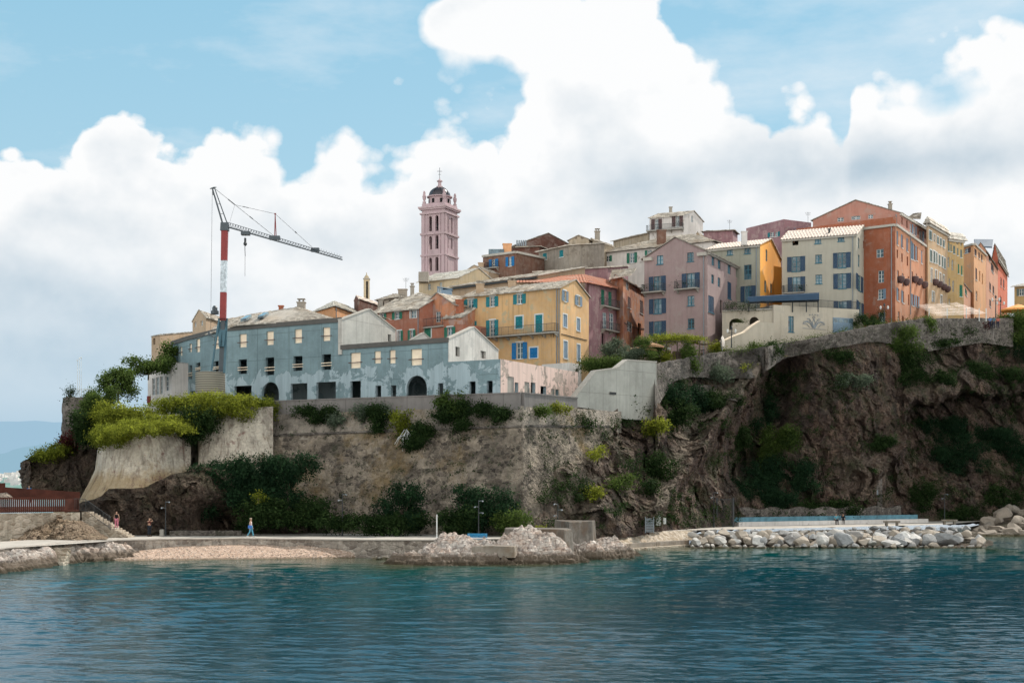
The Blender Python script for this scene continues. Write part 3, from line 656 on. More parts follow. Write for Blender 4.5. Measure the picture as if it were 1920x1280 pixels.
tl = [(1085,762),(1140,770),(1165,763),(1226,764),(1229,682),(1300,668),(1345,660),(1420,655),(1500,640),(1640,612),(1740,598),(1880,598),(1990,590),(2250,580)]
Ytop = [(960,152),(1085,156),(1226,163),(1235,168),(1300,174),(1420,180),(1640,191),(1740,197),(1880,205),(2250,216)]
Ybot = [(960,137),(1100,137),(1180,141),(1300,158),(1400,172),(1500,178),(1735,191.5),(1920,198),(2250,205)]
def segd(x, y, a, b):
    ax, ay = a; bx_, by_ = b; t = max(0, min(1, ((x-ax)*(bx_-ax)+(y-ay)*(by_-ay)) / ((bx_-ax)**2+(by_-ay)**2))); return math.hypot(x-ax-t*(bx_-ax), y-ay-t*(by_-ay)), t
cave_edge = [(1640,905),(1668,870),(1690,838),(1700,800),(1692,775),(1715,762),(1760,752),(1800,736),(1850,742),(1900,738),(1960,700),(2050,650),(2250,640)]
def wallY(x, y):
    "distance of the fortress wall face (photo column, row)"
    yt = 742; yb = 1003; t = min(1, max(0, (yb - y) / (yb - yt)))
    top = ip(x, [(500,151.5),(980,141.5),(1160,156)]); bot = ip(x, [(500,143.5),(980,135),(1160,147)])
    return lerp(bot, top, t)
def cliffY(x, y):
    yt = ip(x, tl); Yb = ip(x, Ybot); Yt = ip(x, Ytop); yb = HY + 4.5 * F / Yb
    t = max(0, min(1, (yb - y) / (yb - yt))); Y = Yb + (Yt - Yb) * t ** 1.15
    d, s = segd(x, y, (1450, 650), (1225, 965)); Y -= 7.5 * math.exp(-(d / 15) ** 2) * (1 - .4 * s)          # fin of pale rock
    d, s = segd(x, y, (1395, 655), (1190, 900)); Y += 3.0 * math.exp(-(d / 34) ** 2)
    d, s = segd(x, y, (1250, 780), (1120, 960)); Y -= 2.2 * math.exp(-(d / 22) ** 2)
    d, s = segd(x, y, (1460, 700), (1400, 880)); Y += 8.0 * math.exp(-(d / 44) ** 2)                          # green gully
    Y -= 3.5 * math.exp(-((x - 1600) / 85) ** 2 - ((y - 770) / 90) ** 2) + 2.5 * math.exp(-((x - 1610) / 60) ** 2 - ((y - 900) / 50) ** 2)
    Y += 2.6 * math.exp(-((x - 1570) / 30) ** 2 - ((y - 890) / 40) ** 2)
    if x > 1630:                                                                                              # overhang and hollow beneath it
        ye = ip(x, cave_edge) + 10 * fb((x * .03, 0, 0), 1); k = sm(ye - 4, ye + 8, y) * sm(1640, 1700, x + (y - 850) * .2)
        Y += k * (13 * t + 2 * k) ; Y -= 3.0 * math.exp(-((y - ye + 16) / 26) ** 2) * (1 - k)
    if x < 1160:                                                                                              # bedrock coming out from under the masonry
        b = ip(y, [(770, 1165), (815, 1140), (880, 1060), (940, 1015), (1003, 985)]); Y = lerp(wallY(x, y) + 1.6, wallY(x, y) - 1.2, sm(b - 45, b + 35, x)) if x < b + 60 else lerp(wallY(x, y) - 1.2, Y, sm(b + 60, b + 130, x) if b + 130 > b + 60 else 1)
    return Y
M['rock'] = m_rock('dark_cliff_rock', (.135, .088, .074), (.066, .050, .050), (.27, .185, .140), .45, tint=(.56, .46, .38))
M['rock_warm'] = m_rock('brown_rock', (.115, .080, .063), (.065, .050, .047), (.20, .145, .11), .3)
M['rock_pale'] = m_rock('pale_shore_rock', (.50, .40, .33), (.36, .30, .26), (.66, .58, .50), 0, 1.6)
M['wallstone'] = m_masonry('worn_fortress_masonry', (.21, .18, .145), (.055, .046, .040), (.22, .18, .148), 1.9, (.305, .255, .205), .55, (.20, .138, .065), .35)
M['wallplaster'] = m_masonry('plastered_fortress_band', (.23, .20, .17), (.09, .075, .065), (.22, .19, .16), 1.9, (.32, .28, .24), 1.15, (.24, .18, .11), .25)
M['bastion'] = m_bast('pale_bastion_render', (.38, .34, .29), (.16, .12, .10), (.34, .29, .24), 1.7, (.60, .54, .46), 1.05, (.31, .19, .065), .06)
M['rubble'] = m_masonry('rubble_retaining_wall', (.19, .17, .155), (.07, .06, .056), (.21, .185, .165), 2.4, (.26, .23, .21), .25, None, .4)
M['rubble_pale'] = m_masonry('pale_stone_wall', (.50, .44, .36), (.30, .24, .18), (.58, .50, .42), 1.6, (.52, .46, .38), .4, None, 0)
M['parapet'] = m_board('parapet_concrete', (.20, .185, .18)); M['greywall'] = m_board('grey_cast_wall', (.43, .42, .385))
M['grass'] = m_plain('dry_grass', (.10, .085, .05), .95, var=.4, sc=.8)

def cliff_fn(s, t_):
    x = lerp(985, 2250, s ** 1.0); Yb = ip(x, Ybot); yb = HY + 4.5 * F / Yb + 6; y = lerp(yb, ip(x, tl), t_)
    Y = cliffY(x, y); p = PX(x, y, Y); k = sm(1.0, .80, t_)
    d = disp(p, 1.35) * (.15 + .85 * k) * (sm(985, 1090, x) * .75 + .25) * (.35 + .65 * sm(0, .14, t_)); lat = .5 * fb(p, .5, 4) * k
    p.y += -d; p.x += lat * .8; p.z += .35 * fb(p + Vector((9, 9, 9)), .4, 4) * k
    return p
cl_o = surf('cliff', 700, 240, cliff_fn, M['rock'], smooth=False); tag(cl_o, kind='structure')
def pale(s, t_):
    x = lerp(985, 2250, s); yb = HY + 4.5 * F / ip(x, Ybot) + 6; y = lerp(yb, ip(x, tl), t_); d, q = segd(x, y, (1446, 655), (1290, 800)); v = math.exp(-(d / 19) ** 2); d, q = segd(x, y, (1290, 800), (1225, 965)); v = max(v, .7 * math.exp(-(d / 17) ** 2))
    v = max(v, .5 * math.exp(-((x - 1615) / 40) ** 2 - ((y - 890) / 45) ** 2), .45 * math.exp(-((x - 1760) / 60) ** 2 - ((y - 700) / 35) ** 2), .75 * math.exp(-((x - 1065) / 70) ** 2 - ((y - 900) / 90) ** 2)); return min(1, v * (1 + .9 * mn.fractal(Vector((x * .03, y * .03, 0)), .8, 2, 4)))
at = cl_o.data.attributes.new('tint', 'FLOAT', 'FACE'); at.data.foreach_set('value', [pale((i + .5) / 700, (j + .5) / 240) for j in range(240) for i in range(700)])
# the ground behind the cliff edge, rising under the old town
edge_ = [(100,150,-7),(160,152,6),(300,152,13.2),(500,152.6,15.2),(980,143,15.0),(1085,157,14.6),(1226,163.5,15),(1240,168.5,21)] + [(x, ip(x, Ytop) + .3, ZW(ip(x, tl), ip(x, Ytop)) - .1) for x in (1300,1345,1420,1500,1640,1740,1880,1990,2250)]
def hill_fn(s, t_):
    x = lerp(100, 2250, s); Y0 = ip(x, [(a, b) for a, b, c in edge_]); z0 = ip(x, [(a, c) for a, b, c in edge_])
    Y = Y0 + (t_ ** 1.6) * 260; hz = ip(Y, [(165, 15), (180, 20), (200, 25.5), (240, 29.5), (420, 31)]) * sm(150, 420, x); z = max(z0, hz) if t_ > 0 else z0 - 1.5
    return Vector((XW(x, Y), Y, z))
tag(surf('hill', 200, 60, hill_fn, M['grass']), kind='structure')

# ------------------------------------------------------------------ fortress wall
fort = empty('fortress_wall', (XW(760, 141), 141, 1.5), 'long battered fortress wall of worn patchy masonry above the shore path', 'rampart')
def topy(x): return ip(x, [(508, 753), (978, 737.5), (1078, 747), (1150, 757)])
def strip(name, x0, x1, ya, yb, off, mat, nx, ny, amp, parent):
    def fn(s, t_):
        x = lerp(x0, x1, s); y = lerp(yb(x), ya(x), t_); Y = wallY(x, y) - off; p = PX(x, y, Y)
        p.y -= amp * (fb(p, .35, 6, .8) + .35 * fb(p, 2.2, 3)); return p
    return surf(name, nx, ny, fn, mat, parent)
strip('lower_wall', 502, 1150, lambda x: ip(x, [(508,819),(978,802),(1150,803)]), lambda x: 1010, .12, M['wallstone'], 330, 110, .34, fort)
strip('upper_wall', 502, 1165, lambda x: topy(x) + ip(x, [(508,24),(978,23),(1150,14)]), lambda x: ip(x, [(508,826),(978,809),(1150,811)]), -.05, M['wallplaster'], 250, 30, .16, fort)
mb = MB()
for i in range(40):
    xa, xb = lerp(506, 1145, i / 40), lerp(506, 1145, (i + 1) / 40)
    if xa < 978 < xb: xb = 978
    ya, yb_ = [ip(x, [(508,817),(978,800),(1150,801)]) for x in (xa, xb)]
    A, B = PX(xa, ya, wallY(xa, ya) - .15), PX(xb, yb_, wallY(xb, yb_) - .15); dn = Vector((0, .9, 0)); u = Vector((0, 0, .2)); o = Vector((0, -.06, 0))
    mb.hexa([A + o, B + o, B + dn, A + dn, A + o + u, B + o + u, B + dn + u, A + dn + u], random.random())
mb.build('string_course', M['rubble'], fort)
par = empty('parapet_wall', (XW(760, 150), 148, 14), 'board-marked grey concrete parapet running along the fortress top below the concrete shell building', 'parapet')
for a, b in (((500, 753.5), (978, 737.5)), ((978, 737.5), (1078, 747))):
    w = Wall(a[0], YD(a[1], 16.3) if 0 else ip(a[0], [(500,151.5),(978,141.4),(1078,150)]), b[0], ip(b[0], [(500,151.5),(978,141.4),(1078,150)]))
    _, z1 = w.uz(*a); _, z2 = w.uz(*b); mb = MB(); L_ = w.L; zb = min(z1, z2) - 1.75
    mb.hexa([w.p(0, zb, .35), w.p(L_, zb, .35), w.p(L_, zb, -.25), w.p(0, zb, -.25), w.p(0, z1, .3), w.p(L_, z2, .3), w.p(L_, z2, -.25), w.p(0, z1, -.25)])
    mb.hexa([w.p(0, z1 - .01, .38), w.p(L_, z2 - .01, .38), w.p(L_, z2 - .01, -.3), w.p(0, z1 - .01, -.3), w.p(0, z1 + .12, .38), w.p(L_, z2 + .12, .38), w.p(L_, z2 + .12, -.3), w.p(0, z1 + .12, -.3)])
    mb.build('parapet', M['parapet'], par)
# stepped grey wall joining the rampart to the higher retaining wall
w = Wall(1073, 150.5, 1227, 160.5); st = MB()
prof = [w.uz(*q) for q in ((1073,747),(1113,697),(1152,692),(1172,676.5),(1227,680))]; low = [w.uz(*q) for q in ((1073,762),(1113,768),(1152,782),(1172,786),(1227,788))]
for (a, b), (c, d) in zip(zip(prof, prof[1:]), zip(low, low[1:])):
    st.hexa([w.p(c[0], c[1], .3), w.p(d[0], d[1], .3), w.p(d[0], d[1], -.3), w.p(c[0], c[1], -.3), w.p(a[0], a[1], .3), w.p(b[0], b[1], .3), w.p(b[0], b[1], -.3), w.p(a[0], a[1], -.3)])
sr = empty('retaining_wall', (w.p(5, 10)), 'smooth grey wall with a rising stepped top at the right end of the rampart', 'retaining wall'); st.build('wall', M['greywall'], sr)
cp = MB()
for a, b in zip(prof, prof[1:]): cp.hexa([w.p(a[0], a[1]+.003, .38), w.p(b[0], b[1]+.003, .38), w.p(b[0], b[1]+.003, -.38), w.p(a[0], a[1]+.003, -.38), w.p(a[0], a[1]+.16, .38), w.p(b[0], b[1]+.16, .38), w.p(b[0], b[1]+.16, -.38), w.p(a[0], a[1]+.16, -.38)])
cp.build('coping', M['stonetrim'], sr)
cb = MB(); u, z = w.uz(1144, 738)
for k in range(5): q = w.p(u - .45 + .22*k, z, .32); cb.box((q.x, q.y - .1, q.z - .1), (q.x + .14, q.y + .05, q.z + .16))
cb.build('bracket', M['iron'], sr)
# rubble retaining walls over the cliff
def rubble_wall(label, x0, x1, top, bot, off, amp=.3, mat='rubble', thick=.8):
    root = empty('retaining_wall', PX((x0+x1)/2, bot((x0+x1)/2), cliffY((x0+x1)/2, bot((x0+x1)/2))), label, 'retaining wall')
    def fn(s, t_):
        x = lerp(x0, x1, s); tt = min(1, t_ / .93); y = lerp(bot(x), top(x), tt); Yt = cliffY(x, ip(x, tl) + 12); Y = lerp(min(cliffY(x, bot(x)), Yt) - off * .5, Yt - off, min(1, tt * 1.3)); p = PX(x, y, Y)
        if t_ > .93: p.y += thick * (t_ - .93) / .07
        p.y -= amp * (fb(p, .5, 6, .8) + .3 * fb(p, 2.5, 3)); p.z += .12 * fb(p, .9, 3); return p
    n = int((x1 - x0) / 2.2); surf('stonework', n, 40, fn, M[mat], root); return root
rubble_wall('sunlit-topped rubble wall below the vine pergola and terrace, left of the pale cliff fin', 1228, 1432, lambda x: ip(x, [(1228,682),(1300,668),(1345,660),(1420,652),(1432,650)]), lambda x: ip(x, [(1228,770),(1262,716),(1300,705),(1360,712),(1432,706)]), 3.0)
rubble_wall('long low rubble wall on the cliff edge below the emblem building and orange block', 1430, 1742, lambda x: ip(x, [(1430,650),(1500,638),(1640,609),(1742,595)]), lambda x: ip(x, [(1430,700),(1470,672),(1560,652),(1640,640),(1742,655)]), 2.6)
rubble_wall('high stone terrace wall on the cliff edge beneath the white awnings', 1740, 1900, lambda x: 596, lambda x: ip(x, [(1740,658),(1790,650),(1840,642),(1900,650)]), 2.2, mat='rubble')
rubble_wall('weathered rubble patch under the terrace wall beside the ivy gully', 1290, 1395, lambda x: 722, lambda x: ip(x, [(1290,742),(1395,752)]), 1.4)

# ------------------------------------------------------------------ bastions and the rock they stand on
def bastA(x, y):
    s = (x - 150) / 215; return (5 * max(0, 1 - (x - ip(y, [(795,181),(840,183),(880,178),(905,166),(935,150),(955,147)])) / 12) ** 2) + 147.0 - 6.0 * math.sin(math.pi * min(1, max(0, s * .92 + .04))) - .016 * (y - 820) - 1.2 * sm(890, 945, y)
ba = empty('bastion_wall', PX(260, 900, 139), 'rounded pale bastion with ochre stains and a flared foot, left of the dark gap', 'bastion')
def fnA(s, t_):
    tt = min(1, t_ / .9); x_ = lerp(150, 362, s); y = lerp(ip(x_, [(150, 955), (236, 955), (275, 925), (362, 905)]), 812, tt); xl = ip(y, [(795,181),(840,183),(880,178),(905,166),(935,150),(955,147)]); x = lerp(xl, 358, min(1, s / .96))
    p = PX(x, y, bastA(x, y) + 9 * max(0, s - .96) / .04); 
    if t_ > .9: p.y += 3 * (t_ - .9) / .1
    p.y -= .14 * fb(p, .5, 6, .8) + .05 * fb(p, 3, 3); return p
surf('rendered_wall', 130, 80, fnA, M['bastion'], ba)
ldg = MB()
for i in range(14):
    xa, xb = lerp(149, 236, i/14), lerp(149, 236, (i+1)/14); ya, yb_ = lerp(922, 920, i/14), lerp(922, 920, (i+1)/14); A = PX(xa, ya, bastA(xa, ya) - .5); B = PX(xb, yb_, bastA(xb, yb_) - .5)
    ldg.hexa([A, B, B + Vector((0, 2, 0)), A + Vector((0, 2, 0)), A + Vector((0, 0, .3)), B + Vector((0, 0, .3)), B + Vector((0, 2, .3)), A + Vector((0, 2, .3))])

bb = empty('bastion_wall', PX(440, 880, 147), 'second pale plastered bastion between the dark gap and the main rampart', 'bastion')
def bastB(x, y): s = (x - 368) / 140; return 5 * sm(372, 369, x) + 149.5 - 3.5 * math.sin(math.pi * (.2 + .6 * s)) - .02 * (y - 800)
def fnB(s, t_):
    tt = min(1, t_ / .9); x = lerp(340, 512, s); y = lerp(905, 762, tt); p = PX(x, y, bastB(x, y))
    if t_ > .9: p.y += 3 * (t_ - .9) / .1
    p.y -= .12 * fb(p, .5, 6, .8) + .05 * fb(p, 3, 3); return p
surf('rendered_wall', 120, 60, fnB, M['bastion'], bb)
def rockA(x, y):
    t = (1000 - y) / 130; Y = 136.2 + 3.2 * t + 3.5 * sm(370, 480, x) * sm(.35, 1, t) - 2.2 * math.exp(-((x - 345) / 60) ** 2 - ((y - 915) / 38) ** 2) - 1.2 * math.exp(-((x - 200) / 45) ** 2 - ((y - 945) / 30) ** 2)
    Y += 5 * sm(340, 430, x) * sm(925, 975, y) + 3 * sm(470, 600, x)*0; return Y
def fnR(s, t_):
    x = lerp(140, 620, s); yt = ip(x, [(140,946),(190,930),(205,916),(268,914),(300,898),(317,889),(353,884),(366,872),(420,880),(508,888),(560,930),(600,985),(620,1003)]); y = lerp(1009, yt, t_); p = PX(x, y, rockA(x, y)); k = 1 - .5 * sm(.85, 1, t_)
    p.y -= disp(p, 1.25, 1.3, 2) * k; p.z += .2 * fb(p, .5, 4) * k; return p
tag(surf('rock_face', 300, 110, fnR, M['rock_warm'], smooth=False), kind='structure')
def fnL(s, t_):
    x = lerp(40, 215, s); yt = ip(x, [(40,868),(50,860),(75,852),(110,838),(135,822),(160,795),(215,785)]); y = lerp(932, yt, min(1, t_ / .85)); Y = 158 + 9 * max(0, 1 - s / .12) ** 2 + 3 * (1 - t_) * 0 + 4 * t_
    p = PX(x, y, Y); p.y += 8 * max(0, t_ - .85) / .15; p.y -= disp(p, .9, 1.2, 3); p.x += .5 * fb(p, .4, 4); return p
tag(surf('headland_rock', 140, 90, fnL, M['rock_warm'], smooth=False), kind='structure')

# ------------------------------------------------------------------ far shore
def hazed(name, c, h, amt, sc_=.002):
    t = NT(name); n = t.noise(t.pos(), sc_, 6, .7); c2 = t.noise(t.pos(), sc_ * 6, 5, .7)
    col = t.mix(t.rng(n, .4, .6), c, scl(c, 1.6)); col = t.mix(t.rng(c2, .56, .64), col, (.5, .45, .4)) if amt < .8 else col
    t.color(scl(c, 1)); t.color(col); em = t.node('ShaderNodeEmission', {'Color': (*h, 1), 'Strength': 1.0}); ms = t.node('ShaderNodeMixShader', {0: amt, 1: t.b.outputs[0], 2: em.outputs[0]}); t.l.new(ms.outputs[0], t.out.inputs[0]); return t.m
def ridge(name, Y, pts, mat, amp, seed):
    def fn(s, t_):
        x = lerp(pts[0][0], pts[-1][0], s); zt = ZW(ip(x, pts), Y); p = PX(x, HY, Y + 900 * t_); p.z = -5 + (zt + 5) * math.sin(t_ * math.pi / 2) * (1 + amp * (fb((x * .02 + seed, t_ * 3, 0), 1, 5)) * (t_ > .2)); return p
    return tag(surf(name, 90, 14, fn, mat), kind='structure')
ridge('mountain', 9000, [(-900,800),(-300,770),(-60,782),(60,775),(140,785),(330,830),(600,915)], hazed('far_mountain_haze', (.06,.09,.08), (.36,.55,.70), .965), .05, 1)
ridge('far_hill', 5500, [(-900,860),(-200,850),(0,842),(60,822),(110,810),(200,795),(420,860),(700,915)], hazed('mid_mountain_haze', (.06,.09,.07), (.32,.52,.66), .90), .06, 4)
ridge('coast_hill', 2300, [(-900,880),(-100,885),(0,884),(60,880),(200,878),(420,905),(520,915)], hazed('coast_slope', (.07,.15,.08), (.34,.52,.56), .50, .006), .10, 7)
cityroot = empty('coastal_town', PX(20, 895, 2280), 'distant hazy pale town on the far green coast at the left edge', 'town', kind='stuff'); mb = MB(); rr = random.Random(5)
for i in range(60):
    x = rr.uniform(-60, 60); y = rr.uniform(884, 906); Y = 2150 + rr.uniform(-60, 60); p = PX(x, y, Y); s = rr.uniform(2.5, 6); mb.box((p.x - s, p.y, p.z - 3), (p.x + s, p.y + 8, p.z + rr.uniform(.5, 3.5)), rr.random())
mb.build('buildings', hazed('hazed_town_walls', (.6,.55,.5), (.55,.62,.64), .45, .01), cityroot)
# ------------------------------------------------------------------ shore path, sea wall, beach
front = [(-400,1040),(0,1028.5),(75,1022),(150,1014.5),(240,1012),(340,1010),(465,1009),(600,1011),(720,1012),(830,1012),(1000,1010),(1080,1004),(1120,1001),(1160,999.5),(1290,993.5),(1400,991.5),(1600,987),(1760,983),(1850,976),(2100,968),(2400,962)]
def YF(x): return 4.5 * F / (ip(x, front) - HY)
tp = NT('pale_path_concrete'); n = tp.noise(tp.pos(), .8, 6, .7); n2 = tp.noise(tp.pos(), .15, 4); tp.color(tp.mix(tp.rng(n, .35, .7), tp.mix(tp.rng(n2, .4, .6), (.48, .44, .40), (.58, .53, .48)), (.36, .33, .30))); M['path'] = tp.m
def path_fn(s, t_): x = lerp(-400, 2400, s); Y = YF(x) + (t_ * 50 if t_ > 0 else 0); return Vector((XW(x, YF(x)) + t_ * 12, Y, 1.5 + .02 * fb((x*.1, Y, 0), 1)))
tag(surf('shore_path', 200, 10, path_fn, M['path']), kind='structure')
def wall_fn(s, t_): x = lerp(-400, 1140, s); Y = YF(x); p = Vector((XW(x, Y), Y - .35 * (1 - t_), lerp(-.6, 1.5, t_))); p.y -= .06 * fb(p, 2.2, 4) + .004; return p
M['seawall'] = m_masonry('sea_wall_stone', (.30, .27, .24), (.17, .14, .12), (.42, .37, .32), 1.5, (.45, .40, .35), .45)
o = surf('sea_wall', 420, 8, wall_fn, M['seawall'], smooth=False); tag(o, 'low sea wall of mixed stone blocks along the path behind the pebble beach', 'sea wall')
kb = MB()
for i in range(120):
    xa, xb = lerp(-200, 1130, i/120), lerp(-200, 1130, (i+.985)/120); A = Vector((XW(xa, YF(xa)), YF(xa), 1.46)); B = Vector((XW(xb, YF(xb)), YF(xb), 1.46)); a = Vector((0, -.12, 0)); b = Vector((0, .45, 0)); u = Vector((0, 0, .1))
    kb.hexa([A+a, B+a, B+b, A+b, A+a+u, B+a+u, B+b+u, A+b+u], random.random())
tag(kb.build('kerb', M['path']), 'thin pale coping of stone slabs edging the shore path above the sea wall', 'kerb')
tb = NT('beach_pebbles'); v = tb.vor(tb.pos(), 7, 'F1', 'Color'); vf = tb.node('ShaderNodeSeparateColor', {'Color': v}).outputs[0]; e_ = tb.vor(tb.pos(), 7, 'DISTANCE_TO_EDGE', 'Distance'); bn = tb.noise(tb.pos(), 1.5, 5, .7)
c_ = tb.mix(vf, (.34, .225, .165), (.70, .53, .43)); c_ = tb.mix(tb.rng(bn, .45, .75, 0, .5), c_, (.36, .27, .20)); c_ = tb.mix(tb.rng(e_, 0, .08, .7, 0), c_, (.15, .11, .09)); zz = tb.sep(tb.pos())[2]; c_ = tb.mix(tb.rng(zz, .04, .14, .75, 0), c_, (.10, .08, .05)); tb.color(c_); tb.bump(e_, .8, .06)
bt = [(150,.02),(200,.25),(250,.55),(330,.85),(420,.95),(500,.98),(540,.80),(565,.95),(620,.75),(680,.35),(730,.05)]
wl = [(150,1049),(260,1049),(400,1047),(560,1045),(640,1043.5),(730,1040)]
def beach_fn(s, t_):
    x = lerp(150, 735, s); Yb = YF(x) - .1; Ya = H * F / (ip(x, wl) - HY) - 1.5; Y = lerp(Ya, Yb, t_); h = ip(x, bt) * (t_ ** .8) - .12 * (1 - t_)
    p = Vector((XW(x, Y), Y, h)); p.z += .05 * fb(p, 1.2, 5, .6); return p
tag(surf('beach', 420, 46, beach_fn, tb.m), kind='structure')
peb = MB(); pr = random.Random(3)
for i in range(1500):
    s = pr.random(); t_ = pr.random() ** 1.3; p = beach_fn(s, t_); k = pr.uniform(.03, .1)
    if p.z < 0.01: continue
    peb.lathe(p + Vector((0, 0, -.01)), [(k*.7, 0), (k, k*.4), (k*.6, k*.85)], 5, pr.random())
M['pebble'] = m_slate('pebbles', (.78, .66, .58), (.34, .25, .2), (.5, .37, .29)); tag(peb.build('pebbles', M['pebble']), 'loose pebbles scattered over the beach', 'pebbles', kind='stuff')

# ------------------------------------------------------------------ heightfield rocks
def hfield(name, X0, X1, Y0, Y1, st, hf, mat, label=None, cat=None, kind=None):
    nx, ny = int((X1 - X0) / st), int((Y1 - Y0) / st)
    def fn(s, t_):
        X, Y = lerp(X0, X1, s), lerp(Y0, Y1, t_); z = hf(X, Y); return Vector((X + .12 * fb((X, Y, 5), 1.1, 3), Y, z))
    o = surf(name, nx, ny, fn, mat, smooth=False); return tag(o, label, cat, kind=kind)
def rough(X, Y, k=1., seed=0):
    a = fb((X + seed, Y * 1.3, 0), .5, 6, .75); b = rg((X * .8 + seed, Y * 1.6, 3), .45, 5); c = fb((X, Y, 9), 2.6, 3, .6)
    v = mn.voronoi(Vector((X * .9 + seed, Y * .9, 0)))[0]; return k * (.60 * a + .50 * b + .22 * c + .35 * (.45 - v[0]))
def strata(z, st=.28, k=.65): f = z / st; i = math.floor(f); r = f - i; return st * (i + lerp(r, sm(.3, .95, r), k))
def G(X, Y, cx, cy, rx, ry): return math.exp(-((X - cx) / rx) ** 2 - ((Y - cy) / ry) ** 2)
tm = NT('shore_rock_islet'); p = tm.pos(); z = tm.sep(p)[2]; a = tm.noise(p, .55, 8, .72, .4); b = tm.noise(p, 3, 6, .72); v = tm.vor(p, 1.1, 'DISTANCE_TO_EDGE', 'Distance'); lay = tm.noise(tm.pos(scale=(1, 1, 5), rot=(R(12), R(8), 0)), 1.2, 5, .7)
c_ = tm.mix(tm.rng(a, .40, .60), (.60, .45, .37), (.44, .40, .38)); c_ = tm.mix(tm.rng(lay, .45, .65), c_, (.80, .73, .67)); c_ = tm.mix(tm.rng(b, .50, .64, 0, .85), c_, (.13, .095, .08)); c_ = tm.mix(tm.rng(v, 0, .05, .55, 0), c_, (.12, .09, .075))
zn = tm.math('ADD', z, tm.math('MULTIPLY', tm.math('SUBTRACT', b, .5), .5)); c_ = tm.mix(tm.rng(zn, .55, .95, .9, 0), c_, (.115, .085, .06)); c_ = tm.mix(tm.rng(zn, .12, .3, .85, 0), c_, (.05, .038, .022)); tm.color(c_); tm.bump(tm.math('ADD', b, lay), .9, .15); M['islet'] = tm.m
def isle_h(X, Y):
    base = -1.15 + 2.25 * max(G(X, Y, -4.2, 115.5, 6.2, 5.2), G(X, Y, 1.5, 117, 5, 5.5), G(X, Y, 6.5, 123, 4.5, 4), .92 * G(X, Y, 8.6, 128, 3.5, 4), .62 * G(X, Y, -8.6, 115, 2.4, 2.6)) * 1.0
    pk = 1.9 * G(X, Y, -5.6, 119.5, 1.9, 1.6) + 1.2 * G(X, Y, -3.6, 117.5, 3.2, 1.6) + 1.0 * G(X, Y, -.6, 121, 1.7, 1.5) + 1.75 * G(X, Y, 1.2, 118.2, 1.9, 1.7) + .9 * G(X, Y, 3.6, 116.5, 2.2, 1.4) + .75 * G(X, Y, 9.0, 127, 1.8, 1.6) + .5 * G(X, Y, -6, 113.6, 5, 1.2)
    z = base + pk * .95; w = sm(-.9, .4, z)
    return strata(z + rough(X, Y, 1.0) * (.25 + .75 * w), .3) 
hfield('rock_islet', -13, 13.5, 109.5, 131, .13, isle_h, M['islet'], 'jagged pale rock outcrop in the water carrying the concrete platform and blue bench', 'rock outcrop')
def conc_block(name, label, pts, zb, zt, mat, mi=.0, slope=0):
    "plan points (photo column, distance)"
    P = [Vector((XW(x, Y), Y, 0)) for x, Y in pts]; n = len(P); v = []; f = []
    c = sum(P, Vector()) / n; N = 6
    for j in range(N + 1):
        t = j / N; k = 1 + .10 * (1 - t) * (1 if slope else .2)
        for i in range(n):
            for m in range(4):
                q = P[i].lerp(P[(i+1) % n], m / 4); q = c + (q - c) * k; z = lerp(zb, zt, t); w = Vector((q.x, q.y, z)); d = .05 * fb(w, 1.5, 5, .6); w += (q - c).normalized() * d; w.z += (.06 * fb(w, .8, 4) if j == N else 0); v.append(w)
    nn = n * 4
    for j in range(N):
        for i in range(nn): i2 = (i+1) % nn; f.append((j*nn+i, j*nn+i2, (j+1)*nn+i2, (j+1)*nn+i))
    f.append(tuple(N*nn + i for i in range(nn))); o = mk(name, v, f, mat); tag(o, label, 'concrete block'); b = o.modifiers.new('bevel', 'BEVEL'); b.width = .05; b.limit_method = 'ANGLE'; return o
M['oldconc'] = m_plaster('weathered_sea_concrete', (.135, .118, .102), 1.6, (.33, .28, .23), .2, (.12, .08, .055)); M['oldconc_pale'] = m_plaster('sun_bleached_concrete', (.30, .26, .22), 1.5, None, 0, (.2, .14, .09))
conc_block('concrete_block', 'long weathered concrete block with a rounded right end beside the blue bench', [(946,120.2),(1058,118.2),(1072,120.5),(1060,124.5),(948,126)], .1, ZW(991, 121), M['oldconc'], slope=1)
conc_block('concrete_block', 'taller sloping concrete block standing behind the right end of the long block', [(1067,124.5),(1110,127.5),(1116,131),(1040,131)], -.2, ZW(976.5, 127), M['oldconc'], slope=1)
conc_block('concrete_platform', 'low broken concrete slab jutting over the islet rocks in front of the blue bench', [(885,113.6),(964,112.8),(970,115),(960,116.8),(880,117.3)], .5, ZW(1022.5, 114.5), M['oldconc_pale'])
conc_block('concrete_platform', 'thin pale concrete floor under the blue bench', [(850,116.8),(915,116.6),(935,121.5),(850,122.5)], 1.0, 1.32, M['oldconc_pale'])
# rocks and quay steps at the lower left
def lrock_h(X, Y):
    x = X / Y * F + 960; ys = YF(x); base = -1.0 + 2.1 * sm(ys - 7.5 + 1.5 * fb((X, 0, 0), .35, 3), ys - 1.5, Y) * sm(330, 200, x); base += .5 * G(X, Y, -36.5, 121, 2.6, 2) 
    return min(strata(base + rough(X, Y, .85, 30), .25), 1.43)
hfield('shore_rocks', -62, -27.5, 97, 124.5, .16, lrock_h, M['islet'], 'dark layered rocks at the waterline below the left end of the path', 'shore rocks')
stp = MB()
for k in range(6):
    A = PX(92 + 5*k, 1023 + 3.6*k, 112.5 - 0*k); stp.box((XW(90 + 4*k, 113), 113.4 - .42*k, -.2), (XW(126 + 1*k, 113), 113.4 - .42*k + .46, 1.25 - .2*k))
tag(stp.build('stone_steps', M['rubble_pale']), 'short pale stone steps in the rocks below the left end of the path', 'steps')
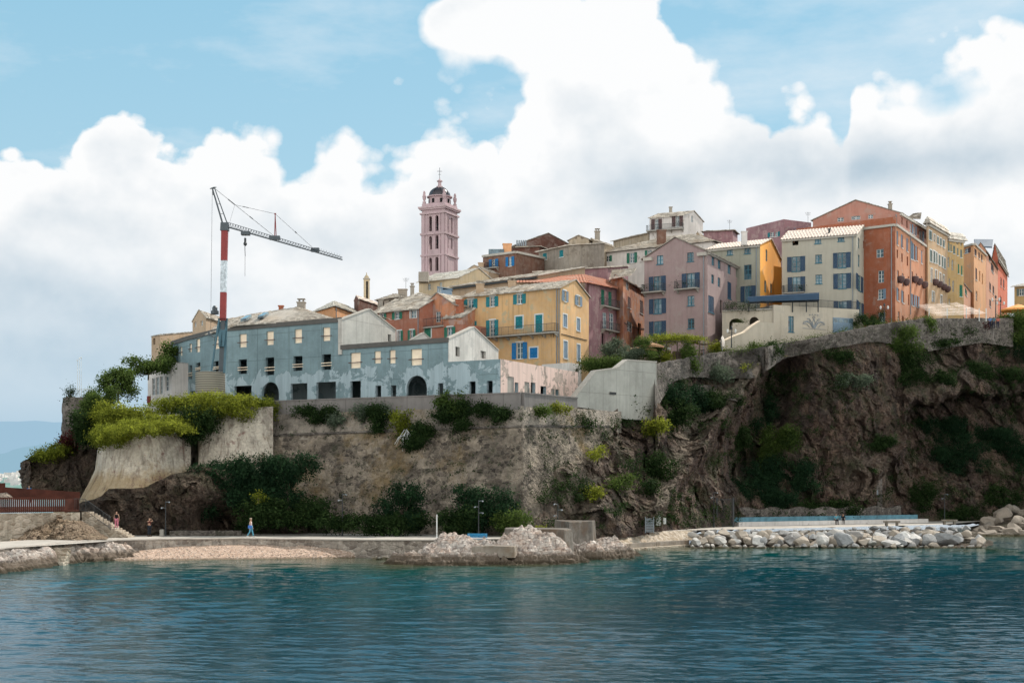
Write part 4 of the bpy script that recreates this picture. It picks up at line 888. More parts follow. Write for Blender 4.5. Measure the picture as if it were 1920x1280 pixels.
# apron and quay step right of the islet
def apron_fn(s, t_):
    x = lerp(1118, 1300, s); Ya = ip(x, [(1118,135.5),(1145,137.2),(1290,150.5),(1300,151)]); Yb = YF(x); Y = lerp(Ya, Yb, t_); p = Vector((XW(x, Y), Y, lerp(.5, 1.5, t_ ** .9))); p.z += .05 * fb(p, 1, 5, .6); return p
M['apron'] = m_masonry('pale_cobbled_apron', (.50, .43, .35), (.36, .28, .2), (.60, .52, .44), 1.8, (.55, .49, .42), .2); tag(surf('sloping_apron', 90, 12, apron_fn, M['apron']), kind='structure')
def quay(label, x0, x1, Y0, Y1, z0, z1, dpt, mat):
    w = Wall(x0, Y0, x1, Y1); mb = MB(); n = 9
    for i in range(n): a, b = w.L * i / n, w.L * (i + .992) / n; w.box(mb, a, b, z0, z1 + random.uniform(-.015, .015), -dpt, random.uniform(0, .04))
    return tag(mb.build('quay_step', mat, bevel=.03), label, 'quay step')
quay('upper pale stone quay step along the water right of the rock islet', 1146, 1292, 136.4, 149.6, -.5, .58, 1.1, M['oldconc_pale']); quay('lower wet quay step at the waterline right of the rock islet', 1150, 1296, 135.3, 148.4, -.6, .14, 1.3, M['rubble_pale'])

# ------------------------------------------------------------------ boulders
def boulder_mesh(seed):
    import bmesh
    bm = bmesh.new(); bmesh.ops.create_icosphere(bm, subdivisions=3, radius=1); rr = random.Random(seed); pl = []
    for k in range(14):
        d = Vector((rr.gauss(0,1), rr.gauss(0,1), rr.gauss(0,1))).normalized(); pl.append((d, rr.uniform(.42, .80)))
    for v in bm.verts:
        p = v.co.copy()
        for d, h in pl:
            q = p.dot(d)
            if q > h: p -= d * (q - h) * .97
        p *= 1 + .07 * mn.fractal(p * 1.8 + Vector((seed*7, 0, 0)), .8, 2, 4); v.co = p
    me = bpy.data.meshes.new('boulder'); bm.to_mesh(me); bm.free(); return me
def bmat(name, c):
    t = NT(name); tcn = t.node('ShaderNodeTexCoord').outputs['Object']; oi = t.node('ShaderNodeObjectInfo').outputs['Random']; n = t.noise(tcn, 2.2, 7, .7); n2 = t.noise(tcn, 7, 4, .7)
    col = t.mix(t.rng(n, .35, .65), scl(c, .72), scl(c, 1.15)); col = t.mix(t.math('MULTIPLY', oi, .65), col, scl(mixc(c, (.46, .38, .31), .5), .85)); col = t.mix(t.rng(n2, .55, .75, 0, .6), col, scl(c, .4))
    z = t.sep(t.pos())[2]; col = t.mix(t.rng(t.math('ADD', z, t.math('MULTIPLY', t.math('SUBTRACT', n, .5), .3)), .08, .22, .85, 0), col, (.09, .075, .04)); t.color(col); t.bump(n2, .6, .1); return t.m
BM_ = [bmat('pale_boulder_stone', (.62, .61, .60)), bmat('warm_boulder_stone', (.47, .41, .35)), bmat('grey_boulder_stone', (.32, .33, .345))]; BMD = bmat('dark_boulder_stone', (.27, .235, .20))
protos = [boulder_mesh(i) for i in range(9)]; bmesh_cache = {}
def boulder(p, r, rr, mat, label, group, sq=None):
    k = rr.randrange(9); key = (k, mat.name)
    if key not in bmesh_cache: me = protos[k].copy(); me.materials.append(mat); bmesh_cache[key] = me
    o = bpy.data.objects.new('boulder', bmesh_cache[key]); C.objects.link(o); o.location = p; o.scale = sq or (r * rr.uniform(.85, 1.35), r * rr.uniform(.8, 1.1), r * rr.uniform(.55, .8)); o.rotation_euler = (rr.uniform(-.35, .35), rr.uniform(-.35, .35), rr.uniform(0, 6.3)) if not sq else (0, .06, .2)
    return tag(o, label, 'boulder', group)
rr = random.Random(21)
def rip_top(x): return ip(x, [(1290,998),(1330,994),(1400,994),(1500,991),(1580,985),(1640,988),(1750,990),(1800,998),(1830,1006),(1862,1018)])
def rip_fn(s, t_):
    x = lerp(1285, 1862, s); Ya = H * F / (1026 - HY) - 1.0 + 8 * sm(1840, 1862, x); Yb = max(Ya + 1, min(YF(x), Ya + 9 + 14 * sm(1300, 1500, x) * sm(1860, 1700, x))); Y = lerp(Ya, Yb, t_); z = lerp(-.4, 1.2, t_ ** .6) * sm(1868, 1820, x) * sm(1284, 1315, x) - .6 * sm(1300, 1284, x); return Vector((XW(x, Y), Y, z + .1 * fb((x*.1, Y, 0), 1, 4)))
tag(surf('rubble_bank', 200, 20, rip_fn, M['rock_warm']), kind='structure')  # dark bank colour stands for the shade in gaps between boulders
lab = 'one of the pale rounded boulders piled along the waterline right of the quay step'; grp = 'boulders of the breakwater'
placed = []
for row, (yy, n, r0, r1) in enumerate([(1023, 46, .25, .62), (1016, 34, .55, 1.2), (1008, 32, .55, 1.25), (1001, 34, .45, 1.0), (995, 32, .3, .75)]):
    for i in range(n):
        x = lerp(1296, 1850, (i + rr.uniform(.1, .9)) / n)
        if yy < rip_top(x) - 2: continue
        t_ = row / 4.2; Ya = H * F / (1026 - HY) - .3; Y = Ya + 6.5 * t_ + rr.uniform(-.5, .5); z = lerp(.02, 1.35, t_ ** .75) + rr.uniform(-.05, .12); r = rr.uniform(r0, r1) * (.75 if x < 1330 else 1)
        if 1748 < x < 1815 and row in (1, 2): continue
        boulder((XW(x, Y), Y, z), r, rr, rr.choice(BM_), lab, grp)
boulder((XW(1778, 146.5), 146.5, .75), 1, rr, BM_[2], 'biggest boulder, a long blue-grey one near the right end of the breakwater', grp, (1.95, 1.3, .95))
boulder((XW(1672, 144.5), 144.5, .3), 1, rr, BM_[0], 'wide flat whitish boulder at the waterline in the middle of the breakwater', grp, (1.35, .9, .45))
for i in range(18):
    x = rr.uniform(1575, 1835); Y = rr.uniform(158, 166); boulder((XW(x, Y), Y, 1.25 + rr.uniform(-.1, .2)), rr.uniform(.35, .7), rr, BM_[2], 'grey boulder lying in the shade behind the breakwater', 'boulders beside the shaded path')
def pile_fn(s, t_): x = lerp(1790, 2250, s); Y = 180.5 + 13 * t_; z = lerp(-.5, 1 + ip(x, [(1800,-.6),(1850,0.3),(1880,1.9),(1920,2.3),(2250,2.5)]), t_ ** .7); return Vector((XW(x, Y), Y, z))
tag(surf('rubble_bank', 60, 12, pile_fn, M['rock_warm']), kind='structure')
for i in range(66):
    x = rr.uniform(1838, 1985) if i > 20 else rr.uniform(1800, 1905); t_ = rr.random() if i > 20 else rr.uniform(0, .12); p = pile_fn((x - 1790) / 460, t_); boulder((p.x, p.y, p.z + .15), rr.uniform(.75, 1.7), rr, BMD, 'one of the brown boulders heaped at the far right waterline', 'boulders of the far right heap')
for i in range(32):
    x = rr.uniform(690, 830); Y = YF(x) - rr.uniform(.5, 3.4); boulder((XW(x, Y), Y, .05), rr.uniform(.15, .38), rr, rr.choice(BM_[1:] + [BMD]), 'small dark stone at the foot of the sea wall between beach and islet', 'stones at the foot of the sea wall')
def e(x, y, z): return (x, YD(y, z))        # corner seen at x whose eave, at height z, is seen on row y
P = {}
def pl(k, c, **a): P[k] = m_plaster(k, scl(c, 1.14), **a); return P[k]
pl('ochre_render', (.575, .36, .18), age=.8, patch=(.48, .385, .25), pamt=.55)
pl('mauve_render', (.285, .21, .21), age=.5); pl('dusty_mauve_render', (.27, .15, .17), age=.9, patch=(.38, .26, .26), pamt=.6)
pl('peeling_orange_render', (.46, .20, .11), age=1.2, patch=(.42, .28, .24), pamt=.9, warm=(.30, .12, .09)); pl('warm_orange_render', (.55, .28, .14), age=.7)
pl('brick_red_render', (.34, .135, .09), age=.7, patch=(.5, .3, .22), pamt=.25); pl('cream_render', (.355, .335, .285), age=.35); pl('grey_cream_render', (.29, .285, .235), age=.5)
pl('bright_orange_render', (.85, .40, .09), age=.3); pl('rust_render', (.30, .10, .055), age=.5); pl('brown_render', (.17, .09, .065), age=.8, patch=(.24, .15, .11), pamt=.4); pl('dark_brown_render', (.12, .055, .042), age=.8)
pl('old_beige_render', (.38, .31, .23), age=1.4, patch=(.22, .17, .13), pamt=.6); pl('sand_render', (.40, .29, .20), age=.7); pl('white_worn_render', (.62, .58, .56), age=.8, patch=(.40, .36, .34), pamt=.3)
pl('pink_tower_render', (.44, .325, .35), age=.9, patch=(.40, .30, .32), pamt=.35); pl('terrace_beige', (.42, .375, .31), age=.6); pl('pale_ochre_render', (.50, .40, .27), age=.8); pl('grey_render', (.27, .235, .20), age=1.1, patch=(.2,.17,.14), pamt=.5)
pl('orange_facade', (.44, .20, .115), age=.7); pl('tan_facade', (.46, .31, .19), age=.8); pl('yellow_facade', (.44, .30, .14), age=.8); pl('peach_facade', (.60, .32, .17), age=.5); pl('salmon_facade', (.52, .26, .17), age=.6); pl('red_facade', (.52, .13, .07), age=.5); pl('pink_gable_render', (.38, .185, .145), age=.5)
# blue-grey poured concrete with remains of white and pale blue render low down
def shell(name, c, lowc, z0, z1):
    t = NT(name); t.m.name = name; p = t.pos(); s = t.sep(p); hu = t.math('ADD', s[0], t.math('MULTIPLY', s[1], .5))
    f = t.math('FRACT', t.math('DIVIDE', hu, 2.7)); f2 = t.math('FRACT', t.math('DIVIDE', s[2], 2.9)); j = t.math('MAXIMUM', t.math('LESS_THAN', f, .02), t.math('LESS_THAN', f2, .025))
    big = t.noise(p, .3, 5, .65); st_ = t.noise(t.pos(scale=(2, 2, .12)), 1.2, 5, .65); mid = t.noise(p, 2.2, 5, .7)
    col = t.mix(t.rng(big, .35, .68), scl(c, .8), scl(c, 1.2)); col = t.mix(t.rng(st_, .5, .75, 0, .5), col, scl(c, .55)); col = t.mix(t.rng(mid, .5, .8, 0, .4), col, scl(c, 1.4)); col = t.mix(t.math('MULTIPLY', j, .55), col, scl(c, .45))
    pn = t.noise(t.pos(loc=(4, 9, 1)), .5, 8, .7, .5); k = t.math('ADD', pn, t.rng(s[2], z0, z1, .0, -.30)); k2 = t.rng(k, .455, .475); lc = t.mix(t.rng(st_, .4, .75, 0, .6), lowc, scl(lowc, .55)); col = t.mix(k2, col, lc)
    edge = t.math('MULTIPLY', t.math('LESS_THAN', t.math('ABSOLUTE', t.math('SUBTRACT', k, .462)), .012), .6); col = t.mix(edge, col, scl(c, .75))
    t.color(col); t.bump(t.math('ADD', mid, k2), .4, .05); return t.m
M['shell'] = shell('blue_grey_concrete', (.195, .275, .305), (.36, .45, .50), 18.2, 20.2)
M['shell_pink'] = shell('pink_plastered_concrete', (.40, .33, .29), (.74, .56, .50), 19.0, 24); M['gableconc'] = m_board('pale_grey_gable_concrete', (.46, .44, .41)); M['gablewhite'] = m_plaster('white_gable_concrete', (.58, .55, .52), 1.0, (.44, .42, .40), .5)
for k in ('ribbon',): M['coping'] = m_plain('dark_grey_coping', (.10, .095, .09))
H_ = 'h'
# ---------------- concrete shell, tall block
Z1 = 24.3
def shell_block(label, pts, ze, zb, wins, mat, coping=True, depth=9, name='concrete_building', roofed=True, reveal=.35):
    root = empty(name, (XW(pts[0][0], pts[0][1]), pts[0][1], zb), label, 'building'); walls = [Wall(*a, *b) for a, b in zip(pts, pts[1:])]; mb = MB(); cm = MB(); lst = []
    for w, ws in zip(walls, wins):
        hs, ar = [], []
        for q in ws:
            r = w.rect(*q[:4]); r = (max(.05, r[0]), max(zb - 1, r[1]), min(w.L - .05, r[2]), r[3]); hs.append(r); st = q[4] if len(q) > 4 else 'h'
            if st == 'a': ar.append(r)
            lst.append((w, r, st))
        wallmesh(mb, w, zb, [(0, ze), (w.L, ze)], hs, reveal, arches=ar)
        if coping: w.box(cm, -.1, w.L + .1, ze - .38, ze + .12, .003, .16)
    back = [w.A + Vector((.0, depth, 0)) for w in walls] + [walls[-1].B + Vector((0, depth, 0))]
    pr_ = [Vector((b.x, b.y, 0)) for b in back]
    for a, b in zip(pr_, pr_[1:]): mb.poly([(b.x, b.y, zb), (a.x, a.y, zb), (a.x, a.y, ze), (b.x, b.y, ze)])
    for f_, b in ((walls[0].A, pr_[0]), (walls[-1].B, pr_[-1])): mb.poly([(f_.x, f_.y, zb), (b.x, b.y, zb), (b.x, b.y, ze), (f_.x, f_.y, ze)])
    fl = [w.A for w in walls] + [walls[-1].B]
    for a, b, c_, d_ in zip(fl, fl[1:], pr_, pr_[1:]):
        zs_ = [ze - .25] + ([zb + 3.4, zb + 6.2] if ze - zb > 7 else [])
        for z in zs_: mb.poly([(a.x, a.y + .4, z), (b.x, b.y + .4, z), (d_.x, d_.y, z), (c_.x, c_.y, z)])
    mb.build('wall', mat, root)
    if coping: cm.build('coping', M['coping'], root)
    for w, r, st in lst:
        u0, z0, u1, z1 = r; g = MB()
        if st == 'b':
            g.poly([w.p(u0, z0, -.2), w.p(u1, z0, -.2), w.p(u1, z1, -.2), w.p(u0, z1, -.2)]); bo = g.build('boarding', M['board'], root); b = MB(); w.box(b, u0 - .25, u1 + .25, lerp(z0, z1, .34), lerp(z0, z1, .34) + .08, .01, .07)
            b.build('safety_rail', M['sh_brown'], bo)
        elif st == 'r':
            b = MB()
            for k in (.25, .42): w.box(b, u0 - .12, u1 + .12, lerp(z0, z1, k), lerp(z0, z1, k) + .07, -.04, .05)
            b.build('safety_rail', M['board'], root)
    return root, walls
c1, w1s = shell_block('tall curved blue-grey poured concrete shell behind the crane, three storeys with dark empty openings', [(322, 178.5), (352, 172.5), (421, 162.5), (640, 153.5)], Z1, 14.8, [
    [(323.2,696,327.2,719,'r'),(336,690,341.5,715,'r'),(337,650,341.5,667,'b'),(333,738,342,752)],
    [(353.5,685,360,711,'r'),(354.5,644,359.5,660,'b'),(367,680,375.4,697.5,'r'),(367.5,635,375,660,'b'),(399.6,677,409.8,697,'r'),(401.5,629.6,411,654,'b'),(357,733,366,752)],
    [(447.4,673.5,462.8,700.7,'r'),(498,670,514,703,'r'),(550,667.5,567,695,'r'),(604,664,620.5,693,'r'),(448.7,626,462.3,651,'b'),(499.4,621,513,646.5,'b'),(552,617,566,643,'b'),(605,613.5,619,639,'b'),(439.4,723,471.6,760),(491,716,523,760,'a'),(544.8,718.7,576,760),(593,716,629.7,758)]], M['shell'])
c2, w2s = shell_block('two-storey blue-grey concrete wing with worn white render and one round arch, beneath the white gable', [(640, 153.4), (840, 145.6)], ZW(649, 153.4), 14.8, [
    [(656.8,661,676,690,'b'),(701.6,658,713.8,681,'b'),(730,656,741.4,681,'b'),(770.3,654,790.9,684.5,'b'),(657,714,676.3,758),(704,722.8,714.6,755),(732.8,722,742.7,755),(762,703.8,800.5,752,'a'),(821,718,831,750)]], M['shell'])
zan = ZW(673, 142.2)
c3, w3s = shell_block('single-storey annex of the concrete shell, pale blue front and pink peeling right side', [(840, 145.4), (938, 142.2), (1083, 158.5)], zan, 14.6, [[(880,714.8,891.7,746),(913,713.7,923.7,745)], [(951,706,963,741),(964.6,717,971.6,740),(983,716,992,741),(995,717,1003.6,741),(1013,724,1024,744),(1033,729,1039,746),(1041,730,1047,748)]], M['shell'], coping=False)
# pink right side as its own skin of render
w = w3s[1]; mb = MB()
hs = [w.rect(*q) for q in [(951,706,963,741),(964.6,717,971.6,740),(983,716,992,741),(995,717,1003.6,741),(1013,724,1024,744),(1033,729,1039,746),(1041,730,1047,748)]]
w_ = Wall(938, 142.2, 1083, 158.5); w_.A = w_.A + w_.n * .03; w_.B = w_.B + w_.n * .03; wallmesh(mb, w_, 14.6, [(0, zan + .02), (w.L, zan + .02)], hs, .05); mb.build('pink_render', M['shell_pink'], c3)
mb = MB(); b0 = w_.uz(952, 725)[0]; 
for q in (hs[0], hs[2], hs[5]): mb = MB(); w_.box(mb, q[0], q[2], q[1], q[3], -.15, -.1); mb.build('block_infill', M['conc'], c3)
# bare gables standing on the shells
def gable(label, pts, zb, ze, zr, mat, apex, holes=(), depth=7.0, roofed=False):
    w = Wall(*pts[0], *pts[1]); root = empty('gable_wall', w.p(w.L/2, zb), label, 'gable wall'); mb = MB(); hs = [w.rect(*q) for q in holes]; ua = w.L * apex
    wallmesh(mb, w, zb, [(0, ze), (ua, zr), (w.L, ze)], hs, .3); k = -.45
    A, B = [(0, ze), (ua, zr), (w.L, ze)], 0
    for a, b in zip(A, A[1:]): mb.poly([w.p(a[0], a[1]), w.p(b[0], b[1]), w.p(b[0], b[1], k), w.p(a[0], a[1], k)])
    mb.poly([w.p(w.L, zb), w.p(w.L, zb, k), w.p(w.L, ze, k), w.p(w.L, ze)]); mb.poly([w.p(0, zb, k), w.p(0, zb), w.p(0, ze), w.p(0, ze, k)]); mb.poly([w.p(0, zb, k), w.p(w.L, zb, k), w.p(w.L, ze, k), w.p(ua, zr, k), w.p(0, ze, k)])
    mb.build('wall', mat, root); cp = MB()
    for a, b in zip(A, A[1:]): cp.hexa([w.p(a[0], a[1]+.004, .1), w.p(b[0], b[1]+.004, .1), w.p(b[0], b[1]+.004, -.5), w.p(a[0], a[1]+.004, -.5), w.p(a[0], a[1]+.12, .1), w.p(b[0], b[1]+.12, .1), w.p(b[0], b[1]+.12, -.5), w.p(a[0], a[1]+.12, -.5)])
    cp.build('coping', M['stonetrim'], root); return root, w
gable('broad pale grey concrete gable with one small opening between the two shell wings', [(640.5, 153.2), (742, 163.5)], 20.4, ZW(599.5, 153.2), ZW(580, 158.3), M['gableconc'], .5, [(727.5, 627, 733.5, 640)])
gable('white peeling concrete gable with walled-up windows, above the pale blue annex', [(841, 145.8), (934.5, 158)], 18.4, ZW(636, 145.8), ZW(613.5, 151.5), M['gablewhite'], .48, [(854, 650, 862, 668), (901, 658, 911, 672)])
gable('small white concrete gable peeping over the roof edge of the middle shell wing', [(768, 160), (815, 162)], 20, ZW(640, 160), ZW(624.5, 161), M['gablewhite'], .55)
# roof over the tall shell and wing
def roofthing(label, quads, mat='slate', name='slate_roof', cat='roof', kids=None):
    allp = [p for q in quads for p in q]; root = empty(name, sum((Vector(p) for p in allp), Vector()) / len(allp), label, cat); mb = MB()
    for q in quads: (tile_roof if mat.startswith('tile') else slab_roof)(mb, *q)
    mb.build('slabs', M[mat], root); return root
r1 = roofthing('large hipped slate roof with skylights over the tall concrete shell', [
    (PX(445,610,160.5), PX(625,600,155), PX(556,576,165), PX(470,590,170)), (PX(625,600,155), PX(640,603,160), PX(575,583,172), PX(556,576,165)), (PX(385,628,166), PX(445,610,160.5), PX(470,590,170), PX(420,600,173))])
for x, y, w_x in ((460, 597, 14), (492, 592, 14)):
    a = PX(x, y + 3.5, 162); mb = MB(); mb.hexa([PX(x - 9, y + 6, 161.4), PX(x + 2, y + 4.5, 161), PX(x + 12, y - 2.5, 164), PX(x + 2, y - 1, 164.4)] + [q + Vector((0, -.1, .28)) for q in (PX(x - 9, y + 6, 161.4), PX(x + 2, y + 4.5, 161), PX(x + 12, y - 2.5, 164), PX(x + 2, y - 1, 164.4))]); mb.build('skylight', M['glass'], r1)
chimney(r1, PX(565, 577, 166), .9, .8, .55, M['slate_dark']); chimney(r1, PX(527, 581, 167), .5, .5, .4, M['brick'], False)
roofthing('low slate roof behind the grey gable', [(PX(655,600,165), PX(700,592,170), PX(735,600,174), PX(690,584,166))], 'slate')
# ---------------- left end
house('white_annex', 'small white terrace building with tall glazed windows at the left end of the concrete shell', 'building', [(277, 176), (322, 171)], ZW(696, 173), 13, P['white_worn_render'], 'shed', [(285,709,291,741,'q'),(292.5,707,298.5,740,'q'),(300,705.5,305.5,739,'q'),(310,705,317,733,'q')], rise=.9, depth=7, frm='frame_white', over=.15, roofmat='slate_pale')
house('stone_block_house', 'plain sand-brown windowless block with a sloping top at the far left', 'building', [(284, 186), (300, 184), (364, 196)], ZW(629, 185), 15, P['sand_render'], 'mono', [(286.5,634,291,646,'h')], [], rise=1.6, over=.1, roofmat='slate_dark')
house('gabled_house', 'beige gabled attic house with two tiny windows rising left of the crane mast', 'house', [(361, 178), (386, 174), (452, 186)], ZW(597, 175), 17, P['sand_render'], 'front', [(364,604,368,613,'q'),(376,601,380.5,611,'q')], [], rise=1.15, roofmat='slate', over=.2)
h = house('orange_house', 'small orange house with a pale pyramid roof left of the slim bell turret', 'house', [(590, 192), (627, 186), (686, 198)], ZW(575, 186), 18, P['warm_orange_render'], 'hip', rise=1.55, roofmat='slate_pale', over=.35); pipe(h['root'], h['w1'], 629, 577, 600); chimney(h['root'], h['q'](1.2, 3, 27.9+1.9), .4, .4, .5, M['brick'], False)
# slim bell turret
tr = empty('bell_turret', (XW(687.5, 205), 205, 24), 'slim pale bell turret with a small dome between the orange house and the church tower', 'turret'); mb = MB(); x0, x1 = XW(682.3, 205), XW(692.7, 205); cx = (x0 + x1) / 2; zb, zt = 25, ZW(524, 205); r = (x1 - x0) / 2
mb.box((x0, 205 - r, zb), (x1, 205 + r, zt)); mb.build('shaft', P['pale_ochre_render'], tr); mb = MB(); mb.box((x0 - .08, 205 - r - .08, zt + .003), (x1 + .08, 205 + r + .08, zt + .12)); mb.build('cornice', M['stonetrim'], tr); mb = MB(); mb.lathe((cx, 205, zt + .12), [(r*.95, 0), (r*.85, .25), (r*.5, .45), (.08, .55), (.04, .9)], 14); mb.build('dome', P['pale_ochre_render'], tr); mb = MB(); w = Wall(682.3, 205 - r, 692.7, 205 - r); w.box(mb, .32, .58, zb + 3.3, zt - .3, .004, .02); mb.build('louvre', M['dark'], tr)
house('roof_hut', 'little gabled house with a terracotta roof at the foot of the slim turret', 'house', [(664, 198), (672, 196), (709, 203)], ZW(562, 197), 22, P['dark_brown_render'], 'front', rise=.55, roofmat='tile_pink', over=.15)
# dark roofs between turret and tower
h = house('slate_house', 'dark slate-roofed house with a covered loggia left below the church tower', 'house', [(708, 194), (752, 191), (792, 200)], ZW(560, 192), 20, P['grey_render'], 'hip', [(712,566,720,574,'h'),(729,563,738,573,'h')], [], rise=1.0, roofmat='slate'); chimney(h['root'], PX(755, 556, 196), 1.2, .8, .9, M['slate_dark'], False); antenna(h['root'], PX(761, 545, 198), 1.8)
h = house('slate_house', 'low slate roof with two chimneys climbing toward the church tower', 'house', [(745, 186), (800, 184), (860, 193)], ZW(566, 185), 20, P['grey_render'], 'hip', rise=1.5, roofmat='slate'); chimney(h['root'], PX(773, 552, 189), .5, .5, 1.0, M['slate_dark']); chimney(h['root'], PX(714, 570, 186), .5, .5, .5, M['slate_dark'], False)
# red-brown house with green shutters
h = house('red_house', 'red-brown house with green shutters and a bright slate roof, left of the ochre house', 'house', [e(701, 586, 28.6), e(787, 577.5, 28.6)], 28.6, 19, P['brick_red_render'], 'ridge', [(713.7,588,720.8,599,'r'),(740.6,585.5,749.5,598,'o'),(770,582,780,596.5,'q','sh_grey'),(745.5,620,752,641,'r'),(769,618.6,775.5,640,'o')], [], rise=2.2, depth=9, surround=1)
chimney(h['root'], PX(753, 566, 186), .7, .6, .5, M['slate_dark'], True); pipe(h['root'], h['w0'], 785, 580, 640)
h = house('red_gable_house', 'red-brown peeling gable house with a roof terrace and green shuttered windows below it', 'house', [e(788, 584, 28.3), e(868, 575, 28.3)], ZW(612, e(828, 580, 28.3)[1]), 19, P['brick_red_render'], 'flat', [(795.5,615.5,808,633,'c'),(839,613,848.6,636,'o')], [], depth=6, roofmat='slate', surround=1); balcony(h, 0, 789, 832, 612, .25, 1.0, struts=False)
h2 = house('attic_house', 'peeling pink attic gable with a terrace door set back above the red house', 'house', [e(789, 578, 29), e(851, 571, 29)], 29.0, 22, P['peeling_orange_render'], 'front', [(817,584,826,604,'q')], [], rise=1.7, depth=9, roofmat='slate', over=.2)
h = house('lean_to_house', 'small lean-to with a steep slate roof and brick chimney against the ochre house', 'house', [(832, 178.5), (868, 177)], ZW(596, 178), 22, P['peeling_orange_render'], 'mono', [], [], rise=2.0, depth=4, roofmat='slate', over=.2); chimney(h['root'], PX(862, 580, 179), 1.0, .8, 1.1, M['brick'], False)
# ---------------- ochre house
h = house('ochre_house', 'large ochre house with teal and blue shutters and one long iron balcony', 'house', [e(867, 557.5, 30.2), e(1051, 539, 30.2), e(1104, 557.5, 30.2)], 30.2, 15.5, P['ochre_render'], 'ridge', [
    (877,561,888,578.7,'o','sh_teal'),(918.5,556,928,574.7,'o','sh_teal'),(969.6,551.5,979.5,569.6,'o','sh_teal'),(879.4,602.8,888,624,'o','sh_teal'),(918.5,600,928,632,'o','sh_teal'),(966.6,593,980,615.7,'c','sh_teal'),(1004,590,1017,624.4,'c','sh_teal'),(968.5,642,980.6,672.5,'o','sh_blue'),(993.5,651.6,1007.8,671,'c','sh_blue')],
    [(1056.6,545,1061.5,565,'o','sh_pale'),(1081.5,555,1087,573,'o','sh_pale'),(1056,589.7,1063,613.4,'c','sh_pale'),(1081.4,597,1087.5,620.4,'c','sh_pale'),(1056.8,639.6,1064,672,'c','sh_pale'),(1082,646,1087.8,676.7,'c','sh_pale')], rise=1.55, surround=1, ow=.62)
balcony(h, 0, 908, 1049, 628, 1.1, 1.0); pipe(h['root'], h['w0'], 1049, 541, 690)
for x, y, k in ((900, 546, .9), (960, 540, 1.0)): chimney(h['root'], PX(x, y, 181), 1.0, .8, .8, P['sand_render'], True)
mb = MB(); u, z = h['w1'].uz(1052, 626); u2, z2 = h['w1'].uz(1100, 638); mb.rod(h['w1'].p(u, z, .05), h['w1'].p(u2, z2, .05), .05, n=4); mb.build('cable', M['iron'], h['root'])
mb = MB(); w = h['w0']; u0, z0 = w.uz(1023, 624); u1, _ = w.uz(1040, 624); w.box(mb, u0, u1, 24.9, 25.0, .15, .8); [w.box(mb, a, a + .06, 24.25, 24.9, b, b + .06) for a in (u0, u1 - .06) for b in (.16, .72)]; tag(mb.build('balcony_table', M['bark']), 'small dark table at the right end of the long balcony of the ochre house', 'table')
# small white porch beside it
house('porch', 'small pale porch with an arched doorway at the foot of the ochre house', 'porch', [(1066, 168), (1090, 170)], ZW(681, 169), 14.5, P['white_worn_render'], 'flat', [(1079,690,1086,706,'a')], [], depth=4)
# ---------------- mauve terracotta house
h = house('mauve_house', 'mauve house with green shutters and two balconies right of the large ochre house', 'house', [e(1100, 529, 33.2), (1104, 186.5), e(1160, 541.5, 33.2)], 33.2, 17, P['dusty_mauve_render'], 'flat', [], [(1127,543,1133,572,'c'),(1140.7,547,1146.6,576,'c'),(1130,586,1138,617,'q'),(1142.5,587,1151,619,'q'),(1128,625,1134,651,'h')], roofmat='slate')
balcony(h, 1, 1124, 1158, 576.5, .8, 1.0); balcony(h, 1, 1126, 1158, 620, .8, 1.0)
roofthing('terracotta tiled roof on the mauve house, behind the ridge of the ochre house', [(PX(965,530,187), PX(1100,530.5,185), PX(1094,515,192), PX(972,524,196)), (PX(1100,530.5,185), PX(1160,542.5,191.5), PX(1150,528,200), PX(1094,515,192))], 'tile_red', 'tiled_roof')
h = house('peeling_house', 'narrow peeling orange house with dark windows and cables, left of the mauve hotel', 'house', [(1140, 196), (1168, 192), (1213, 206)], ZW(523, 192), 19, P['peeling_orange_render'], 'front', [], [(1176.8,557,1182.5,577.5,'c','sh_brown'),(1174,528,1179.4,544,'q'),(1199.8,563.5,1205.7,588,'c','sh_brown'),(1192,534,1195,541,'h'),(1176,603,1186,622,'q'),(1196,606,1202,628,'h'),(1188,640,1196,660,'h')], rise=.9, roofmat='slate', surround=None)
mb = MB(); w = h['w1']; a = w.uz(1170, 605); b = w.uz(1208, 616); pp = [w.p(lerp(a[0], b[0], k/8), lerp(a[1], b[1], k/8) - .25*math.sin(math.pi*k/8), .06) for k in range(9)]; [mb.rod(q, r_, .05, n=4) for q, r_ in zip(pp, pp[1:])]; mb.build('cable', M['iron'], h['root'])
# ---------------- hotel (big mauve)
h = house('mauve_hotel', 'big plain mauve hotel with a front gable, dark blue shutters and two iron balconies', 'building', [e(1208, 484, 37.2), e(1326.5, 472, 37.2), e(1392, 505, 37.2)], 37.2, 19, P['mauve_render'], 'front', [
    (1231.5,479,1243.4,495.5,'p','sh_teal'),(1288.5,473.4,1300.6,490.4,'p'),(1225.5,518,1240,547,'o'),(1287.7,512,1303,541,'o'),(1226,560,1240.5,588,'o'),(1289,554.6,1301.8,573,'p'),(1226,602,1240.5,631,'o'),(1289.7,597,1301.8,616,'p')],
    [(1334.5,482,1339.8,498,'q'),(1346,487.5,1351.5,504.5,'q'),(1364.5,496.5,1370.6,514,'q'),(1379.8,503.7,1385.4,521,'q'),(1334,515,1339,532,'q'),(1346,520.7,1350.7,538,'q'),(1364,529,1371,560,'c'),(1328,555,1338.5,586,'c'),(1350,563,1355,588,'h'),(1380,536,1384,562,'h')], shm='sh_navy', frm='frame_blue', rise=2.3, roofmat='slate_dark', cornice='stonetrim', over=.45, ow=.55)
balcony(h, 0, 1208.5, 1248, 547.5, 1.0, 1.0, plants=True); balcony(h, 0, 1270, 1312, 541.5, 1.0, 1.0, plants=True)
